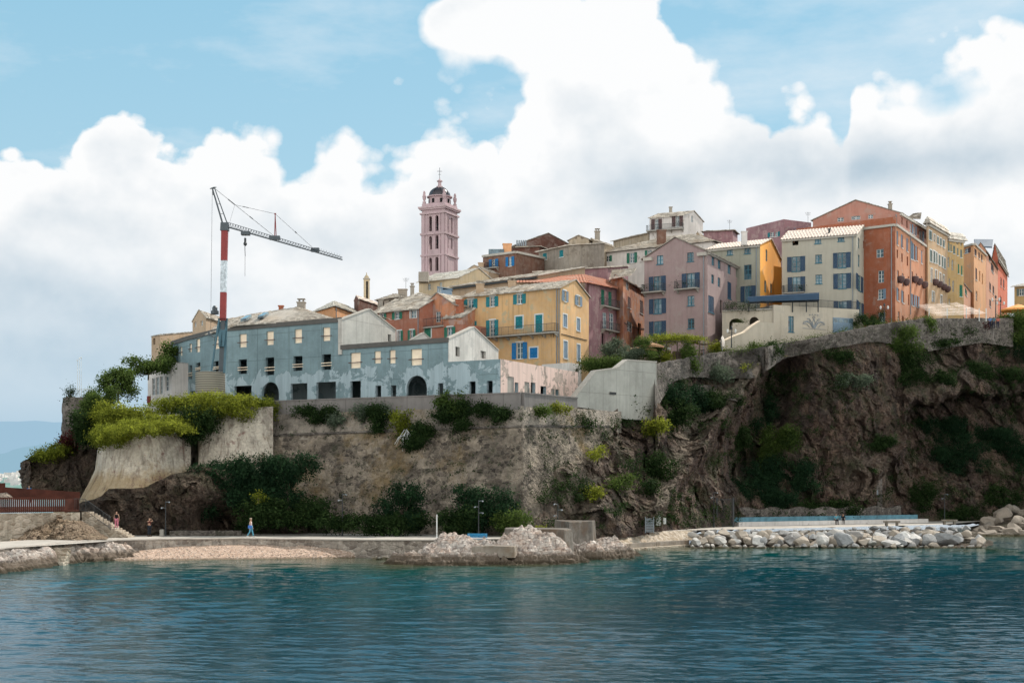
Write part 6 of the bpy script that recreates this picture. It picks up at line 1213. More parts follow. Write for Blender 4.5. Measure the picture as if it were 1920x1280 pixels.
for nm, m, ya, yb, wa, wb in (('lower_mast', 'crane_red', 601, 548.3, .31, .31), ('mid_mast', 'crane_white', 548.2, 488.8, .30, .31), ('upper_mast', 'crane_red', 488.7, 428, .31, .33)):
    mb = MB(); xs = lambda y: ip(y, [(428, 421.5), (601, 418)]); boxrod(mb, q(xs(ya), ya), q(xs(yb), yb), wa, wb); mb.build(nm, M[m], cr, bevel=.03)
mb = MB()
for a, b, w_ in (((411, 597), (396, 699), .09), ((425, 597), (420.5, 699), .11), ((413, 603), (414, 650), .20), ((423, 603), (416, 650), .20), ((411.5, 597), (424, 597), .2)): boxrod(mb, q(*a, -.3 if a[0] < 412 else .2), q(*b, -.5), w_, w_)
for k in range(4): y = 606 + 10*k; boxrod(mb, q(411, y), q(424 - k, y + 5), .06, .06)
mb.build('base_frame', M['crane_blue'], cr); mb = MB(); boxrod(mb, q(418.5, 601), q(414.5, 735), .22, .30); mb.build('inner_tower', M['crane_grey'], cr)
mb = MB(); boxrod(mb, q(391, 622), q(400, 632), .06, .06); boxrod(mb, q(400, 632), q(414, 640), .06, .06); boxrod(mb, q(391, 622), q(392, 628), .1, .1); mb.build('strut', M['crane_grey'], cr)
mb = MB(); boxrod(mb, q(421.5, 433), q(421.5, 418), .42, .38)
for s in (-.25, .25): 
    boxrod(mb, q(418, 421, s), q(397.8, 352, s*.6), .09, .07); boxrod(mb, q(426, 419, s), q(402, 352, s*.6), .06, .05)
for k in (.28, .55, .97): boxrod(mb, q(lerp(418, 397.8, k), lerp(421, 352, k)), q(lerp(426, 402, k), lerp(419, 352, k)), .06, .06)
boxrod(mb, q(396, 354), q(403.5, 351), .14, .14); mb.build('head_frame', M['crane_grey'], cr)
# jib: triangular lattice
JA, JB = q(425, 424, 0), q(642, 486, -2.0)
def jib(t_, k): 
    c_ = JA.lerp(JB, t_); hgt = lerp(.44, .20, t_); 
    return c_ + (Vector((0, 0, hgt)) if k == 0 else Vector((.0, (-.32, .32)[k-1] * lerp(1, .6, t_), -.06)))
mb = MB(); n = 44
for i in range(n):
    a, b = i/n, (i+1)/n
    for k in range(3): mb.rod(jib(a, k), jib(b, k), .05 if k else .04, n=4)
    mb.rod(jib(a, 1), jib((a+b)/2, 0), .022, n=4); mb.rod(jib((a+b)/2, 0), jib(b, 1), .022, n=4); mb.rod(jib(a, 2), jib((a+b)/2, 0), .022, n=4); mb.rod(jib(a, 1), jib(a, 2), .022, n=4)
    if a > .78: mb.rod(jib(a, 0), jib(a, 0) + Vector((0, 0, .22)), .02, n=4)
jb = mb.build('jib', M['crane_grey'], cr); mb = MB()
for x, y, w_ in ((515, 446, .4), (591, 468.5, .3)): mb = MB(); c_ = q(x, y, -.9); mb.box((c_.x - w_*1.4, c_.y - .25, c_.z - .2), (c_.x + w_*1.4, c_.y + .25, c_.z + .2)); mb.build('joint', M['crane_grey'], jb)
mb = MB(); mb.rod(q(515, 445, -1.1), q(516, 401, -.9), .05, n=5); mb.rod(q(518, 445, -.6), q(516, 401, -.9), .05, n=5); mb.rod(q(514.5, 401, -.9), q(517.5, 401, -.9), .08, n=5); mb.build('jib_post', M['crane_red'], jb)
mb = MB()
for a, b, r_ in ((q(440, 384), q(516, 401, -.9), .022), (q(402, 353), q(513, 442, -.9), .028), (q(428, 373.9), q(440, 383.6), .07), (q(516, 401, -.9), q(588, 466, -1.5), .022), (q(440, 384), q(431, 416), .012), (q(398, 353), q(395, 620), .02), (q(399, 360), q(399.5, 366), .05), (q(468, 405.8, -.6), q(474, 410.6, -.65), .06), (q(455, 387.3, -.2), q(466, 389.8, -.3), .045), (q(553, 434, -1.2), q(556, 437, -1.2), .07)): mb.rod(a, b, r_, n=4)
mb.build('stay_cable', M['iron'], cr); mb = MB(); c_ = q(460.5, 437.5, -.5); mb.box((c_.x - .45, c_.y - .35, c_.z - .2), (c_.x + .45, c_.y + .35, c_.z + .2)); tro = mb.build('trolley', M['crane_grey'], cr)
hb = MB(); c_ = q(459.8, 456, -.5); hb.box((c_.x - .1, c_.y - .1, c_.z + .1), (c_.x + .1, c_.y + .1, c_.z + .55)); hb.lathe((c_.x, c_.y, c_.z - .3), [(.05, 0), (.18, .12), (.2, .3), (.1, .42)], 8); hb.rod(q(459.6, 461, -.5), q(459.3, 518, -.5), .022, n=4); hb.rod(q(459, 462, -.5), q(459.8, 480, -.5), .04, n=4); hb.rod(q(459.5, 438, -.5), q(459.8, 452, -.5), .012, n=4); hb.build('hook_block', M['iron'], tro)
mb = MB(); c_ = q(402.8, 589, 1); mb.lathe(c_, [(.42, 0), (.42, .35), (.28, .4), (.28, .7), (.15, .9)], 10); mb.build('winch_drum', M['crane_grey'], cr)
# corrugated ballast ring around the crane foot
bl = MB(); c_ = q(394.3, 742, 0); pr_ = []
for k in range(60): z = 2.5 * k / 59; pr_.append((1.55 + .05 * math.sin(k * 2.1), z))
bl.lathe(c_, pr_ + [(1.45, 2.5), (1.45, 2.2)], 40); tq = NT('beige_corrugated_sheet'); zz_ = tq.sep(tq.pos())[2]; wv = tq.math('SINE', tq.math('MULTIPLY', zz_, 2 * math.pi / .24)); tq.color(tq.mix(tq.rng(wv, -1, 1), (.14, .13, .11), (.36, .34, .29))); M['corr'] = tq.m; tag(bl.build('ballast_ring', M['corr'], smooth=True), 'round beige corrugated-metal enclosure standing around the crane foot', 'enclosure')  # dark and light bands paint in the shading of the shallow ribs
mb = MB(); mb.box((XW(277,174), 173.6, ZW(757,174)), (XW(283,174), 174, ZW(742.5,174))); tag(mb.build('red_cabinet', M['crane_red']), 'small red cabinet at the left end of the white terrace building', 'cabinet')

# ------------------------------------------------------------------ old round tower, masts
rt = empty('ruined_tower', PX(150, 830, 168), 'old round grey stone watch tower overgrown with bushes at the far left headland', 'tower'); Cx = XW(163, 168)
def fnT(s, t_): a = s * 2 * math.pi; r_ = 2.75 + .25 * (1 - t_); z = lerp(ZW(845, 168), ZW(747, 168), t_) + (.25 * fb((s * 9, 0, 0), 2, 3) if t_ > .98 else 0); p = Vector((Cx + r_ * math.cos(a), 168 + r_ * math.sin(a), z)); p += Vector((math.cos(a), math.sin(a), 0)) * .1 * fb(p, 1.2, 4); return p
surf('stonework', 60, 34, fnT, M['rubble'], rt); mb = MB(); mb.lathe((Cx, 168, ZW(749, 168)), [(2.7, 0), (2.7, .1)], 24); mb.build('platform', M['conc'], rt)
railing(rt, [Vector((Cx - 1.4, 166.2, ZW(749, 168))), Vector((Cx + 1.2, 166.2, ZW(749, 168)))], 1.1, gap=.3, mat=M['frame_white'])
for i, (x, y0) in enumerate(((145.3, 676), (148.8, 672), (152.2, 671))):
    mb = MB(); mb.rod(PX(x, 750, 167), PX(x, y0, 167), .035, .02, 5); mb.lathe(PX(x, y0, 167), [(.06, -.05), (.09, .05), (.03, .12)], 6); tag(mb.build('flag_pole', M['frame_white']), ('leftmost', 'middle', 'rightmost')[i] + ' of three thin white poles standing on the round stone tower', 'pole')

# ------------------------------------------------------------------ rust steel footbridge and stairs
M['rust'] = m_plain('rusty_weathering_steel', (.075, .022, .014), .8, .3, 0, .35, 1.2)
def slatwall(root, pts, h, name):
    mb = MB()
    for a, b in zip(pts, pts[1:]):
        a, b = Vector(a), Vector(b); n = int((b - a).length / .17); up = Vector((0, 0, h)); d = (b - a).normalized()
        for i in range(n): p = a + (b - a) * ((i + .5) / n); w_ = d * .052; o = Vector((0, .05, 0)); mb.hexa([p - w_ - o, p + w_ - o, p + w_ + o, p - w_ + o, p - w_ - o + up, p + w_ - o + up, p + w_ + o + up, p - w_ + o + up])
        mb.rod(a + up, b + up, .06, n=4)
    return mb.build(name, M['rust'], root)
fb_ = empty('footbridge', PX(80, 960, 129), 'dark rust-coloured steel footbridge with slatted parapets at the lower left', 'footbridge')
slatwall(fb_, [PX(-260, 962, 122), PX(0, 961, 126), PX(121, 959, 128.5)], 1.32, 'front_parapet'); mb = MB(); mb.hexa([PX(-260,964,122), PX(148,958,129), PX(150,950,134), PX(-260,955,127), PX(-260,961.5,122), PX(148,956,129), PX(150,948,134), PX(-260,953,127)]); mb.build('deck', M['rust'], fb_)
mb = MB(); mb.hexa([PX(10,936,131.5), PX(150,936,134), PX(150,936,134.2), PX(10,936,131.8), PX(10,913,131.5), PX(150,922,134), PX(150,922,134.2), PX(10,913,131.8)]); mb.hexa([PX(-260,934,124), PX(10,936,131.5), PX(10,936,131.8), PX(-260,934,124.3), PX(-260,908,124), PX(10,905,131.5), PX(10,905,131.8), PX(-260,908,124.3)]); mb.build('back_parapet', M['rust'], fb_)
mb = MB(); mb.hexa([PX(121,961,128.5), PX(148,957,130), PX(148,957,130.3), PX(121,961,128.8), PX(121,935,128.5), PX(148,933,130), PX(148,933,130.3), PX(121,935,128.8)]); mb.build('end_panel', M['rust'], fb_)
def stonewall_fn(s, t_): x = lerp(-300, 150, s); Y = lerp(121, 128.2, s); y = lerp(1016, ip(x, [(-300, 966), (150, 960)]), t_); p = PX(x, y, Y); p.y -= .06 * fb(p, 1.5, 4); return p
tag(surf('abutment_wall', 90, 20, stonewall_fn, M['rubble_pale'], smooth=False), 'pale dressed stone wall carrying the rust footbridge at the left edge', 'wall')
def mound_fn(s, t_):
    x = lerp(22, 203, s); top = ip(x, [(22,1013),(45,1000),(62,978),(80,968),(110,964),(140,967),(165,982),(190,1000),(203,1010)]); y = lerp(1014, top, t_); p = PX(x, y, 123.6 + 4.5 * t_); p.y -= disp(p, .8, 1.8, 5); p.z += .25 * fb(p, .8, 4) * (t_ > .05); return p
M['moundrock'] = m_rock('sunlit_brown_rock', (.42, .30, .20), (.30, .22, .16), (.58, .46, .34), 0, 1.6); tag(surf('rock_mound', 110, 40, mound_fn, M['moundrock'], smooth=False), 'sunlit brown rock mound between the stone abutment and the stairs', 'rock')
def mound2(s, t_):
    x = lerp(-60, 27, s); top = ip(x, [(-60,905),(0,916),(14,920),(27,934)]); y = lerp(936, top, t_); p = PX(x, y, 130 + 2 * t_); p.y -= disp(p, .4, 2.5, 8); return p
tag(surf('rock_mound', 40, 14, mound2, M['rock_pale'], smooth=False), 'small pale rock lump behind the footbridge at the left edge', 'rock')
st = empty('staircase', PX(200, 1003, 130), 'stone staircase with a dark picket railing climbing from the path to the footbridge', 'stairs'); mb = MB(); N = 14
A_, B_ = Vector((XW(160, 131), 131, 3.85)), Vector((XW(243, 130.5), 130.5, 1.5))
for i in range(N):
    p = A_.lerp(B_, i / N); nx_ = A_.lerp(B_, (i + 1) / N); mb.box((p.x, p.y - 1.1, .8), (nx_.x + .12, p.y + 1.4, p.z - .001 * i), random.random())
mb.build('treads', M['rubble_pale'], st); railing(st, [PX(122, 958, 129.2), PX(146, 957, 129.6), PX(160, 958, 129.8), A_.lerp(B_, .62) + Vector((0, -1.25, 0))], 1.1, gap=.13); railing(st, [A_.lerp(B_, .62) + Vector((0, -1.25, -.0)), A_.lerp(B_, .66) + Vector((0, -1.25, -.1))], 1.15, gap=.1)

# ------------------------------------------------------------------ lamps, posts, benches
def lamp(x, Y, yt, label, heads=2, side=1):
    zb = 1.5; zt = ZW(yt, Y); r = empty('street_lamp', (XW(x, Y), Y, zb), label, 'street lamp'); X = XW(x, Y); mb = MB(); mb.rod((X, Y, zb), (X, Y, zb + .5), .09, .07, 8); mb.rod((X, Y, zb + .5), (X, Y, zt), .055, .035, 8); mb.build('pole', M['iron'], r)
    for k in range(heads):
        z = zt - .1 - .55 * k; s = side if k % 2 == 0 else -side; mb = MB(); mb.rod((X, Y, z), (X + .3 * s, Y - .1, z + .05), .025, n=5); mb.lathe((X + .36 * s, Y - .12, z - .08), [(.03, 0), (.09, .03), (.09, .09), (.04, .14)], 10); mb.build('lamp_head', M['steel'], r)
    return r
lamp(310.5, 134, 939, 'street lamp with a double head in front of the big brown rock'); lamp(642, 134.5, 925, 'thin dark street lamp on the path below the left part of the rampart'); lamp(897.5, 132, 937, 'street lamp standing right behind the blue bench', 3)
lamp(1046, 136, 943, 'dark street lamp with clustered spotlights behind the concrete blocks', 4, -1); lamp(1338.5, 163, 922, 'street lamp in the shade before the dark iron gate', 2); lamp(1771, 186, 925, 'street lamp at the far right end of the shaded path', 2)
mb = MB(); X = XW(819, 130); mb.rod((X, 130, 1.5), (X, 130, ZW(965, 130)), .055, n=8); mb.lathe((X, 130, ZW(965, 130)), [(.06, 0), (.03, .05)], 8); mb.lathe((X, 130, 1.5), [(.14, 0), (.14, .04), (.06, .06)], 8); tag(mb.build('post', M['frame_white']), 'lone thin white post on the path left of the blue bench', 'post')
# lanterns in the town
def lantern(x, y0, y1, Y, label):
    r = empty('street_lamp', PX(x, y0, Y), label, 'street lamp'); mb = MB(); b = PX(x, y0, Y); tp_ = PX(x, y1, Y); mb.rod(b, tp_, .09, .05, 6); mb.rod(tp_ + Vector((-.5, 0, -.25)), tp_ + Vector((.5, 0, -.25)), .03, n=4); mb.build('pole', M['iron'], r)
    for dx_, dz_ in ((-.5, -.25), (.5, -.25), (0, .1)): mb = MB(); mb.lathe(tp_ + Vector((dx_, 0, dz_)), [(.09, 0), (.15, .28), (.16, .3), (.03, .48)], 8); mb.build('lamp_head', M['iron'] if dx_ == 0 else M['frame_white'], r)
lantern(1371.5, 652, 620, 178.5, 'black lantern post before the curved ramp wall'); lantern(1658, 612, 576, 194, 'lantern post in front of the orange block door'); lantern(1867, 597, 561, 206, 'lantern post at the right end of the terrace row'); lantern(1876, 597, 568, 207, 'lantern post just left of the orange parasol')
# blue bench
bx_ = PX(895, 1014, 119.5); bz = 1.32; r = empty('bench', (bx_.x, bx_.y, bz), 'bright blue slatted bench on the islet platform', 'bench'); M['benchblue'] = m_plain('blue_bench_paint', (.02, .22, .42), .5, .4); L2 = .84; mb = MB()
for k in range(4): mb.box((bx_.x - L2, bx_.y - .45 + .12*k, bz + .43), (bx_.x + L2, bx_.y - .35 + .12*k, bz + .47))
mb.build('seat', M['benchblue'], r); mb = MB()
for k in range(3): mb.box((bx_.x - L2, bx_.y + .1 + .03*k, bz + .55 + .12*k), (bx_.x + L2, bx_.y + .14 + .03*k, bz + .65 + .12*k))
mb.build('backrest', M['benchblue'], r)
for s in (-1, 1):
    mb = MB(); X = bx_.x + s * (L2 - .12); mb.rod((X, bx_.y - .4, bz), (X, bx_.y - .38, bz + .43), .035, n=5); mb.rod((X, bx_.y + .1, bz), (X, bx_.y + .2, bz + .9), .035, n=5); mb.rod((X, bx_.y - .4, bz + .41), (X, bx_.y + .12, bz + .41), .03, n=5); mb.build('leg', M['frame_white'], r)
# long blue-backed bench wall
r = empty('bench_wall', PX(1550, 985, 172), 'very long low masonry bench with a painted pale blue back along the shaded path', 'bench'); w = Wall(1380, 168.5, 1735, 187); M['paleblue'] = m_plain('faded_blue_paint', (.10, .22, .28), .8, var=.3); mb = MB(); w.box(mb, 0, w.L, 1.4, 2.0, -.6, .5); mb.build('seat', P['white_worn_render'], r); mb = MB(); w.box(mb, 0, w.L - 1.2, 2.0, 2.55, -.62, -.25); mb.build('backrest', M['paleblue'], r)
for k in range(14): pass
w2 = Wall(1385, 170.3, 1690, 186.5); fnw = lambda s, t_: (lambda p: p)(w2.p(w2.L * s, lerp(1.3, 3.6 + .15 * math.sin(s * 40), t_), .1 * fb((s * 60, t_ * 3, 0), 1, 4))); tag(surf('dry_stone_wall', 120, 12, fnw, M['rubble'], smooth=False), 'low dry stone wall behind the pale blue bench', 'wall')
for i, (x, Y) in enumerate(((1672, 170), (1780, 176))):
    mb = MB(); X = XW(x, Y); mb.box((X - .95, Y - .3, 1.92), (X + .95, Y + .3, 2.12)); mb.box((X - .75, Y - .22, 1.5), (X - .5, Y + .22, 1.92)); mb.box((X + .5, Y - .22, 1.5), (X + .75, Y + .22, 1.92)); tag(mb.build('stone_bench', M['oldconc_pale'], bevel=.02), ('stone slab bench in front of the right part of the long blue bench', 'stone slab bench near the far right heap of boulders')[i], 'bench')
# stone pier against the cliff, boxes, gate
def prism(name, label, cat, x0, x1, Y, y0, y1, d, mat, bevel=.02): mb = MB(); mb.box((XW(x0, Y), Y, ZW(y0, Y)), (XW(x1, Y), Y + d, ZW(y1, Y))); return tag(mb.build(name, mat, bevel=bevel), label, cat)
pr = empty('stone_pier', PX(1642, 950, 181), 'square rubble stone pier with a small plaque built against the cliff', 'pier'); w = Wall(1625, 186, 1657, 186)
surf('stonework', 16, 34, lambda s, t_: (lambda u, d: w.p(u, lerp(1.4, ZW(894, 186), t_) + .12 * fb((s*9, t_, 0), 1, 2) * t_, d + .06 * fb((s*20, t_*30, 0), 1, 3)))(w.L * min(1, max(0, (s - .2) / .6)), -2.0 if s in (0, 1) else 0 if .2 <= s <= .8 else -1), M['rubble'], pr); mb = MB(); u0, z0 = w.uz(1636, 927); u1, z1 = w.uz(1646, 918); w.box(mb, u0, u1, z0, z1, .1, .18); mb.build('plaque', M['steel'], pr)
prism('electric_box', 'tall cream electric cabinet at the cliff foot', 'cabinet', 1230, 1239, 147, 985, 965.5, .5, M['frame_white']); prism('electric_box', 'shorter pale cabinet right of the tall cream one at the cliff foot', 'cabinet', 1243.5, 1249, 148, 982, 970.5, .4, M['frame_white'])
r = empty('gate', PX(1217, 990, 143), 'small grey slatted gate at the cliff foot left of the cream cabinet', 'gate'); mb = MB(); X0, X1 = XW(1211, 143), XW(1225, 143)
for k in range(9): mb.box((X0, 143, 1.6 + .16*k), (X1, 143.05, 1.7 + .16*k))
mb.build('slats', M['steel'], r); 
for X_ in (X0 - .08, X1): mb = MB(); mb.box((X_, 142.95, 1.5), (X_ + .08, 143.1, 3.15)); mb.build('post', M['steel'], r)
r = empty('iron_gate', PX(1358, 985, 165), 'dark iron gate closing the hollow in the cliff beside the ivy', 'gate'); railing(r, [(XW(1344, 165), 165, 1.5), (XW(1374, 167), 167, 1.5)], 3.2, 'bars', gap=.16); 
for x in (1343, 1374): mb = MB(); mb.box((XW(x, 165.5) - .1, 165, 1.5), (XW(x, 165.5) + .1, 165.2, 4.9)); mb.build('post', M['iron'], r)
prism('bin', 'small grey litter bin beside the street lamp in front of the brown rock', 'bin', 299, 306, 133.5, 1004, 992, .5, M['conc'])
w = Wall(318, 133.9, 452, 134.3); mb = MB(); [w.box(mb, w.L*k/9, w.L*(k+.985)/9, 1.4, 2.0 + .03*(k%2), -.6, .02*(k%3)) for k in range(9)]; tag(mb.build('low_wall', M['rubble']), 'low grey retaining wall on the shaded side of the path under the big shrubs', 'wall')

# ------------------------------------------------------------------ terrace furniture
aw = empty('awning', PX(1790, 585, 200), 'big slatted white awnings over the cafe terrace at the right', 'awning'); M['canvas'] = m_plain('white_canvas', (.85, .76, .70), .8, var=.08)
for i in range(4):
    Y0 = 199 + 3.3 * i; x0, x1 = 1745 + 10 * (3 - i) - 20, 1849 - 14 * i; yA = 591.5 - 5.0*i; mb = MB(); n = 9
    for k in range(n):
        a = k / n; sag = lambda s: -.25 * math.sin(math.pi * ((s * 3) % 1)); za, zb2 = ZW(yA, Y0) + .1 * k, 0; m_ = 10
        for j in range(m_):
            s0, s1 = j/m_, (j+1)/m_; X0, X1 = lerp(XW(x0, Y0), XW(x1, Y0), s0), lerp(XW(x0, Y0), XW(x1, Y0), s1); yy = Y0 + k * .36; r0, r1 = s0 * .35 + sag(s0)*.4, s1 * .35 + sag(s1)*.4; mb.poly([(X0, yy, za + r0), (X1, yy, za + r1), (X1, yy + .30, za + r1 + .05), (X0, yy + .30, za + r0 + .05)], .5)
    mb.build('canopy', M['canvas'], aw)
mb = MB()
for x in (1742, 1776, 1812, 1836, 1849): mb = MB(); mb.rod(PX(x, 602, 199.5), PX(x, 578, 199.5), .07, n=6); mb.build('post', M['frame_white'], aw)
def parasol(label, x, Y, yb, yt, rx, mat, closed=False):
    r = empty('parasol', PX(x, yb, Y), label, 'parasol'); mb = MB(); b, t_ = PX(x, yb, Y), PX(x, yt, Y); mb.rod(b, t_, .05, n=6); mb.build('pole', M['frame_white'], r); mb = MB()
    if closed: mb.lathe(b + (t_ - b) * .22, [(.06, 0), (.24, .12), (.30, .6), (.2, (t_ - b).length * .6), (.03, (t_ - b).length * .8)], 8)
    else:
        n = 12; k = len(mb.v)
        for j in range(n):
            a0, a1 = 2*math.pi*j/n, 2*math.pi*(j+1)/n; e0, e1 = [t_ + Vector((rx*math.cos(a), rx*math.sin(a), -rx*.32)) for a in (a0, a1)]; mb.poly([t_, e0, e1]); mb.poly([e0, e0 + Vector((0,0,-.25)), e1 + Vector((0,0,-.25)), e1])
    mb.build('canopy', mat, r); return r
M['straw'] = m_plain('brown_thatch', (.34, .20, .11), .95, var=.4, sc=6); M['orange_cloth'] = m_plain('orange_canvas', (.85, .38, .12), .8)
parasol('large open orange parasol on the terrace at the right edge', 1909, 215, 600, 570, 2.6, M['orange_cloth']); parasol('second orange parasol with a cream band behind the first at the right edge', 1940, 219, 600, 566, 2.4, M['canvas']); parasol('closed white parasol beside the sagging shade sail', 1354.5, 176.5, 657, 629.5, 1, M['canvas'], True)
parasol('brown thatched parasol left of the vine pergola', 1204, 171, 672, 646, 1.9, M['straw']); parasol('second brown thatched parasol tight against the pergola', 1221, 170, 672, 641, 1.5, M['straw'])
pg = empty('pergola', PX(1258, 672, 172), 'pergola thickly covered in bright green vine on the cliff-edge terrace', 'pergola'); mb = MB()
for x in (1230, 1250, 1270, 1290, 1312):
    for Y in (171, 174.5): mb = MB(); mb.rod(PX(x, 676, Y), PX(x, 639, Y), .08, n=6); mb.build('post', M['bark'], pg)
mb = MB(); [mb.rod(PX(1228, y, Y), PX(1314, y - 1, Y), .07, n=5) for y, Y in ((640, 171), (639, 174.5))]; mb.build('beam', M['bark'], pg)
leafcloud('vine_roof', [(PX(x, 636 + (x > 1292) * 1.5, 172.5), (1.6, 2.4, .42)) for x in range(1232, 1316, 12)], 6500, .16, M['leaf_lime'], pg, 5, .2); leafcloud('vine_curtain', [(PX(1232, 655, 171), (.9, .8, 1.6)), (PX(1238, 662, 171), (1.0, .8, 1.2)), (PX(1287, 656, 171), (.6, .7, 1.6)), (PX(1286, 668, 170.5), (.7, .7, 1.2))], 4200, .16, M['leaf_mid'], pg, 6, .2)
prism('restaurant_counter', 'dark service counter in the shade under the vine pergola', 'counter', 1262, 1284, 174, 672, 658, 1.0, M['sh_brown'])
sl = empty('shade_sail', PX(1320, 640, 174), 'sagging beige shade sail stretched right of the pergola', 'shade sail'); M['sailcloth'] = m_plain('beige_sailcloth', (.46, .34, .25), .9)
surf('cloth', 24, 8, lambda s, t_: PX(lerp(1288, 1352, s), lerp(632, 636, s) + 10.5 * math.sin(math.pi * s) + t_ * 5 * (1 - s), 173 + 3.5 * t_), M['sailcloth'], sl); mb = MB(); mb.rod(PX(1352, 655, 173), PX(1352, 635, 173), .06, n=6); mb.build('post', M['iron'], sl)
for i, (x, lab_) in enumerate(((1316, 'small cafe table under the shade sail'), (1276, 'cafe table under the vine pergola'))):
    c_ = PX(x, 668, 172.5); mb = MB(); mb.lathe(c_, [(.3, 0), (.3, .03), (.04, .05), (.04, .72), (.42, .73), (.42, .77)], 14); tag(mb.build('cafe_table', M['sh_brown']), lab_, 'table')

# ------------------------------------------------------------------ people
M['skin'] = m_plain('skin', (.45, .27, .19), .6); M['skin2'] = m_plain('tanned_skin', (.33, .19, .13), .6)
def person(loc, label, turn=0, pose='walk', top=(.5,.5,.5), bottom=(.1,.1,.12), hair=(.05,.03,.02), height=1.7, skin='skin', sleeves=False, hat=None, bag=None, group=None):
    k = height / 1.75; ca, sa = math.cos(turn), math.sin(turn); base = Vector(loc)
    root = empty('person', loc, label, 'person', group)
    J = dict(pelvis=(0,0,.95), waist=(0,0,1.1), chest=(0,0,1.32), neck=(0,0,1.48), head=(0,-.01,1.60), crown=(0,0,1.72), hl=(.1,0,.92), hr=(-.1,0,.92), sl=(.19,0,1.42), sr=(-.19,0,1.42))
    if pose == 'walk': J.update(kl=(.11,-.14,.50), al=(.11,-.24,.08), tl=(.11,-.42,.03), kr=(-.1,.06,.50), ar=(-.1,.30,.12), tr=(-.1,.16,.03), el=(.26,.05,1.14), wl=(.28,-.12,.92), er=(-.26,-.02,1.13), wr=(-.27,.10,.90))
    elif pose == 'stand': J.update(kl=(.11,-.01,.50), al=(.12,.03,.08), tl=(.13,-.16,.03), kr=(-.11,.0,.50), ar=(-.12,.04,.08), tr=(-.13,-.14,.03), el=(.25,.03,1.14), wl=(.26,-.06,.90), er=(-.25,.03,1.14), wr=(-.26,-.06,.90))
    elif pose == 'arms_up': J.update(kl=(.11,-.01,.50), al=(.12,.03,.08), tl=(.13,-.16,.03), kr=(-.11,.0,.50), ar=(-.12,.04,.08), tr=(-.13,-.14,.03), el=(.30,-.12,1.40), wl=(.14,-.20,1.58), er=(-.30,-.12,1.38), wr=(-.14,-.20,1.58))
    else: J.update(pelvis=(0,0,.52), waist=(0,0,.68), chest=(0,-.04,.9), neck=(0,-.06,1.06), head=(0,-.09,1.18), crown=(0,-.09,1.30), hl=(.1,0,.5), hr=(-.1,0,.5), sl=(.19,-.04,1.0), sr=(-.19,-.04,1.0), kl=(.13,-.42,.5), al=(.13,-.46,.09), tl=(.13,-.62,.03), kr=(-.13,-.42,.5), ar=(-.13,-.40,.09), tr=(-.13,-.56,.03), el=(.25,-.1,.74), wl=(.16,-.32,.6), er=(-.25,-.1,.74), wr=(-.16,-.32,.6))
    if pose == 'arms_up': ends = {s: (Vector(J['w'+s]) + Vector(((-.07 if s == 'l' else .07), -.03, .06))) for s in 'lr'}
    elif pose == 'sit': ends = {s: (Vector(J['w'+s]) + Vector((0, -.09, -.01))) for s in 'lr'}
    else: ends = {s: (Vector(J['w'+s]) + Vector((0, -.03, -.09))) for s in 'lr'}
    rad = dict(pelvis=.135, waist=.115, chest=.135, neck=.05, head=.092, crown=.07, hl=.095, hr=.095, sl=.062, sr=.062, kl=.056, kr=.056, al=.038, ar=.038, tl=.03, tr=.03, el=.04, er=.04, wl=.026, wr=.026)
    names = list(J); V = [Vector(J[n]) for n in names]; E = [(names.index(a), names.index(b)) for a, b in (('pelvis','waist'),('waist','chest'),('chest','neck'),('neck','head'),('head','crown'),('pelvis','hl'),('pelvis','hr'),('hl','kl'),('kl','al'),('al','tl'),('hr','kr'),('kr','ar'),('ar','tr'),('chest','sl'),('chest','sr'),('sl','el'),('el','wl'),('sr','er'),('er','wr'))]; Rd = [rad[n] for n in names]
    def skin_obj(nm, V, E, Rd, mat, sub=1, par=root):
        me = bpy.data.meshes.new(nm); me.from_pydata([Vector((v.x*ca - v.y*sa, v.x*sa + v.y*ca, v.z)) * k for v in V], E, []); me.materials.append(mat); o = bpy.data.objects.new(nm, me); C.objects.link(o); o.parent = par; WL[o] = base
        m_ = o.modifiers.new('skin', 'SKIN'); sv = me.skin_vertices[0].data
        for i, r_ in enumerate(Rd): sv[i].radius = (r_*k, r_*k)
        sv[0].use_root = True; m_.use_smooth_shade = True; s_ = o.modifiers.new('smooth', 'SUBSURF'); s_.levels = sub; s_.render_levels = sub; return o
    for s in 'lr':                                    # palm and five fingers
        wi = names.index('w'+s); pv = ends[s]; d = (pv - V[wi]).normalized(); side = Vector((0, 1, 0)) if pose != 'arms_up' else Vector((0, 0, 1)); V.append(pv); Rd.append(.03); E.append((wi, len(V)-1)); pi_ = len(V) - 1
        for j, ln in enumerate((.07, .08, .075, .06)): o_ = side * (-.03 + .02*j); V.append(pv + o_ + d * ln * .6); Rd.append(.009); E.append((pi_, len(V)-1)); V.append(pv + o_ + d * ln + Vector((0, 0, -.012))); Rd.append(.008); E.append((len(V)-2, len(V)-1))
        V.append(V[wi] + (pv - V[wi]) * .5 - side * .05); Rd.append(.010); E.append((wi, len(V)-1))
    skin_obj('body', V, E, Rd, M[skin])
    def sub(ns, es, f, nm, mat, extra=0): vs = [Vector(J[n]) for n in ns]; return skin_obj(nm, vs, [(ns.index(a), ns.index(b)) for a, b in es], [rad[n]*f + extra for n in ns], mat)
    tn, te = ['waist','chest','pelvis','sl','sr'], [('waist','chest'),('waist','pelvis'),('chest','sl'),('chest','sr')]
    if sleeves: tn += ['el','er']; te += [('sl','el'),('sr','er')]
    sub(tn, te, 1.06, 'shirt', m_plain('cloth_' + nm_hash(top), top, .9), .012)
    sub(['pelvis','hl','hr','kl','kr','al','ar'], [('pelvis','hl'),('pelvis','hr'),('hl','kl'),('kl','al'),('hr','kr'),('kr','ar')], 1.06, 'trousers', m_plain('cloth_' + nm_hash(bottom), bottom, .9), .016)
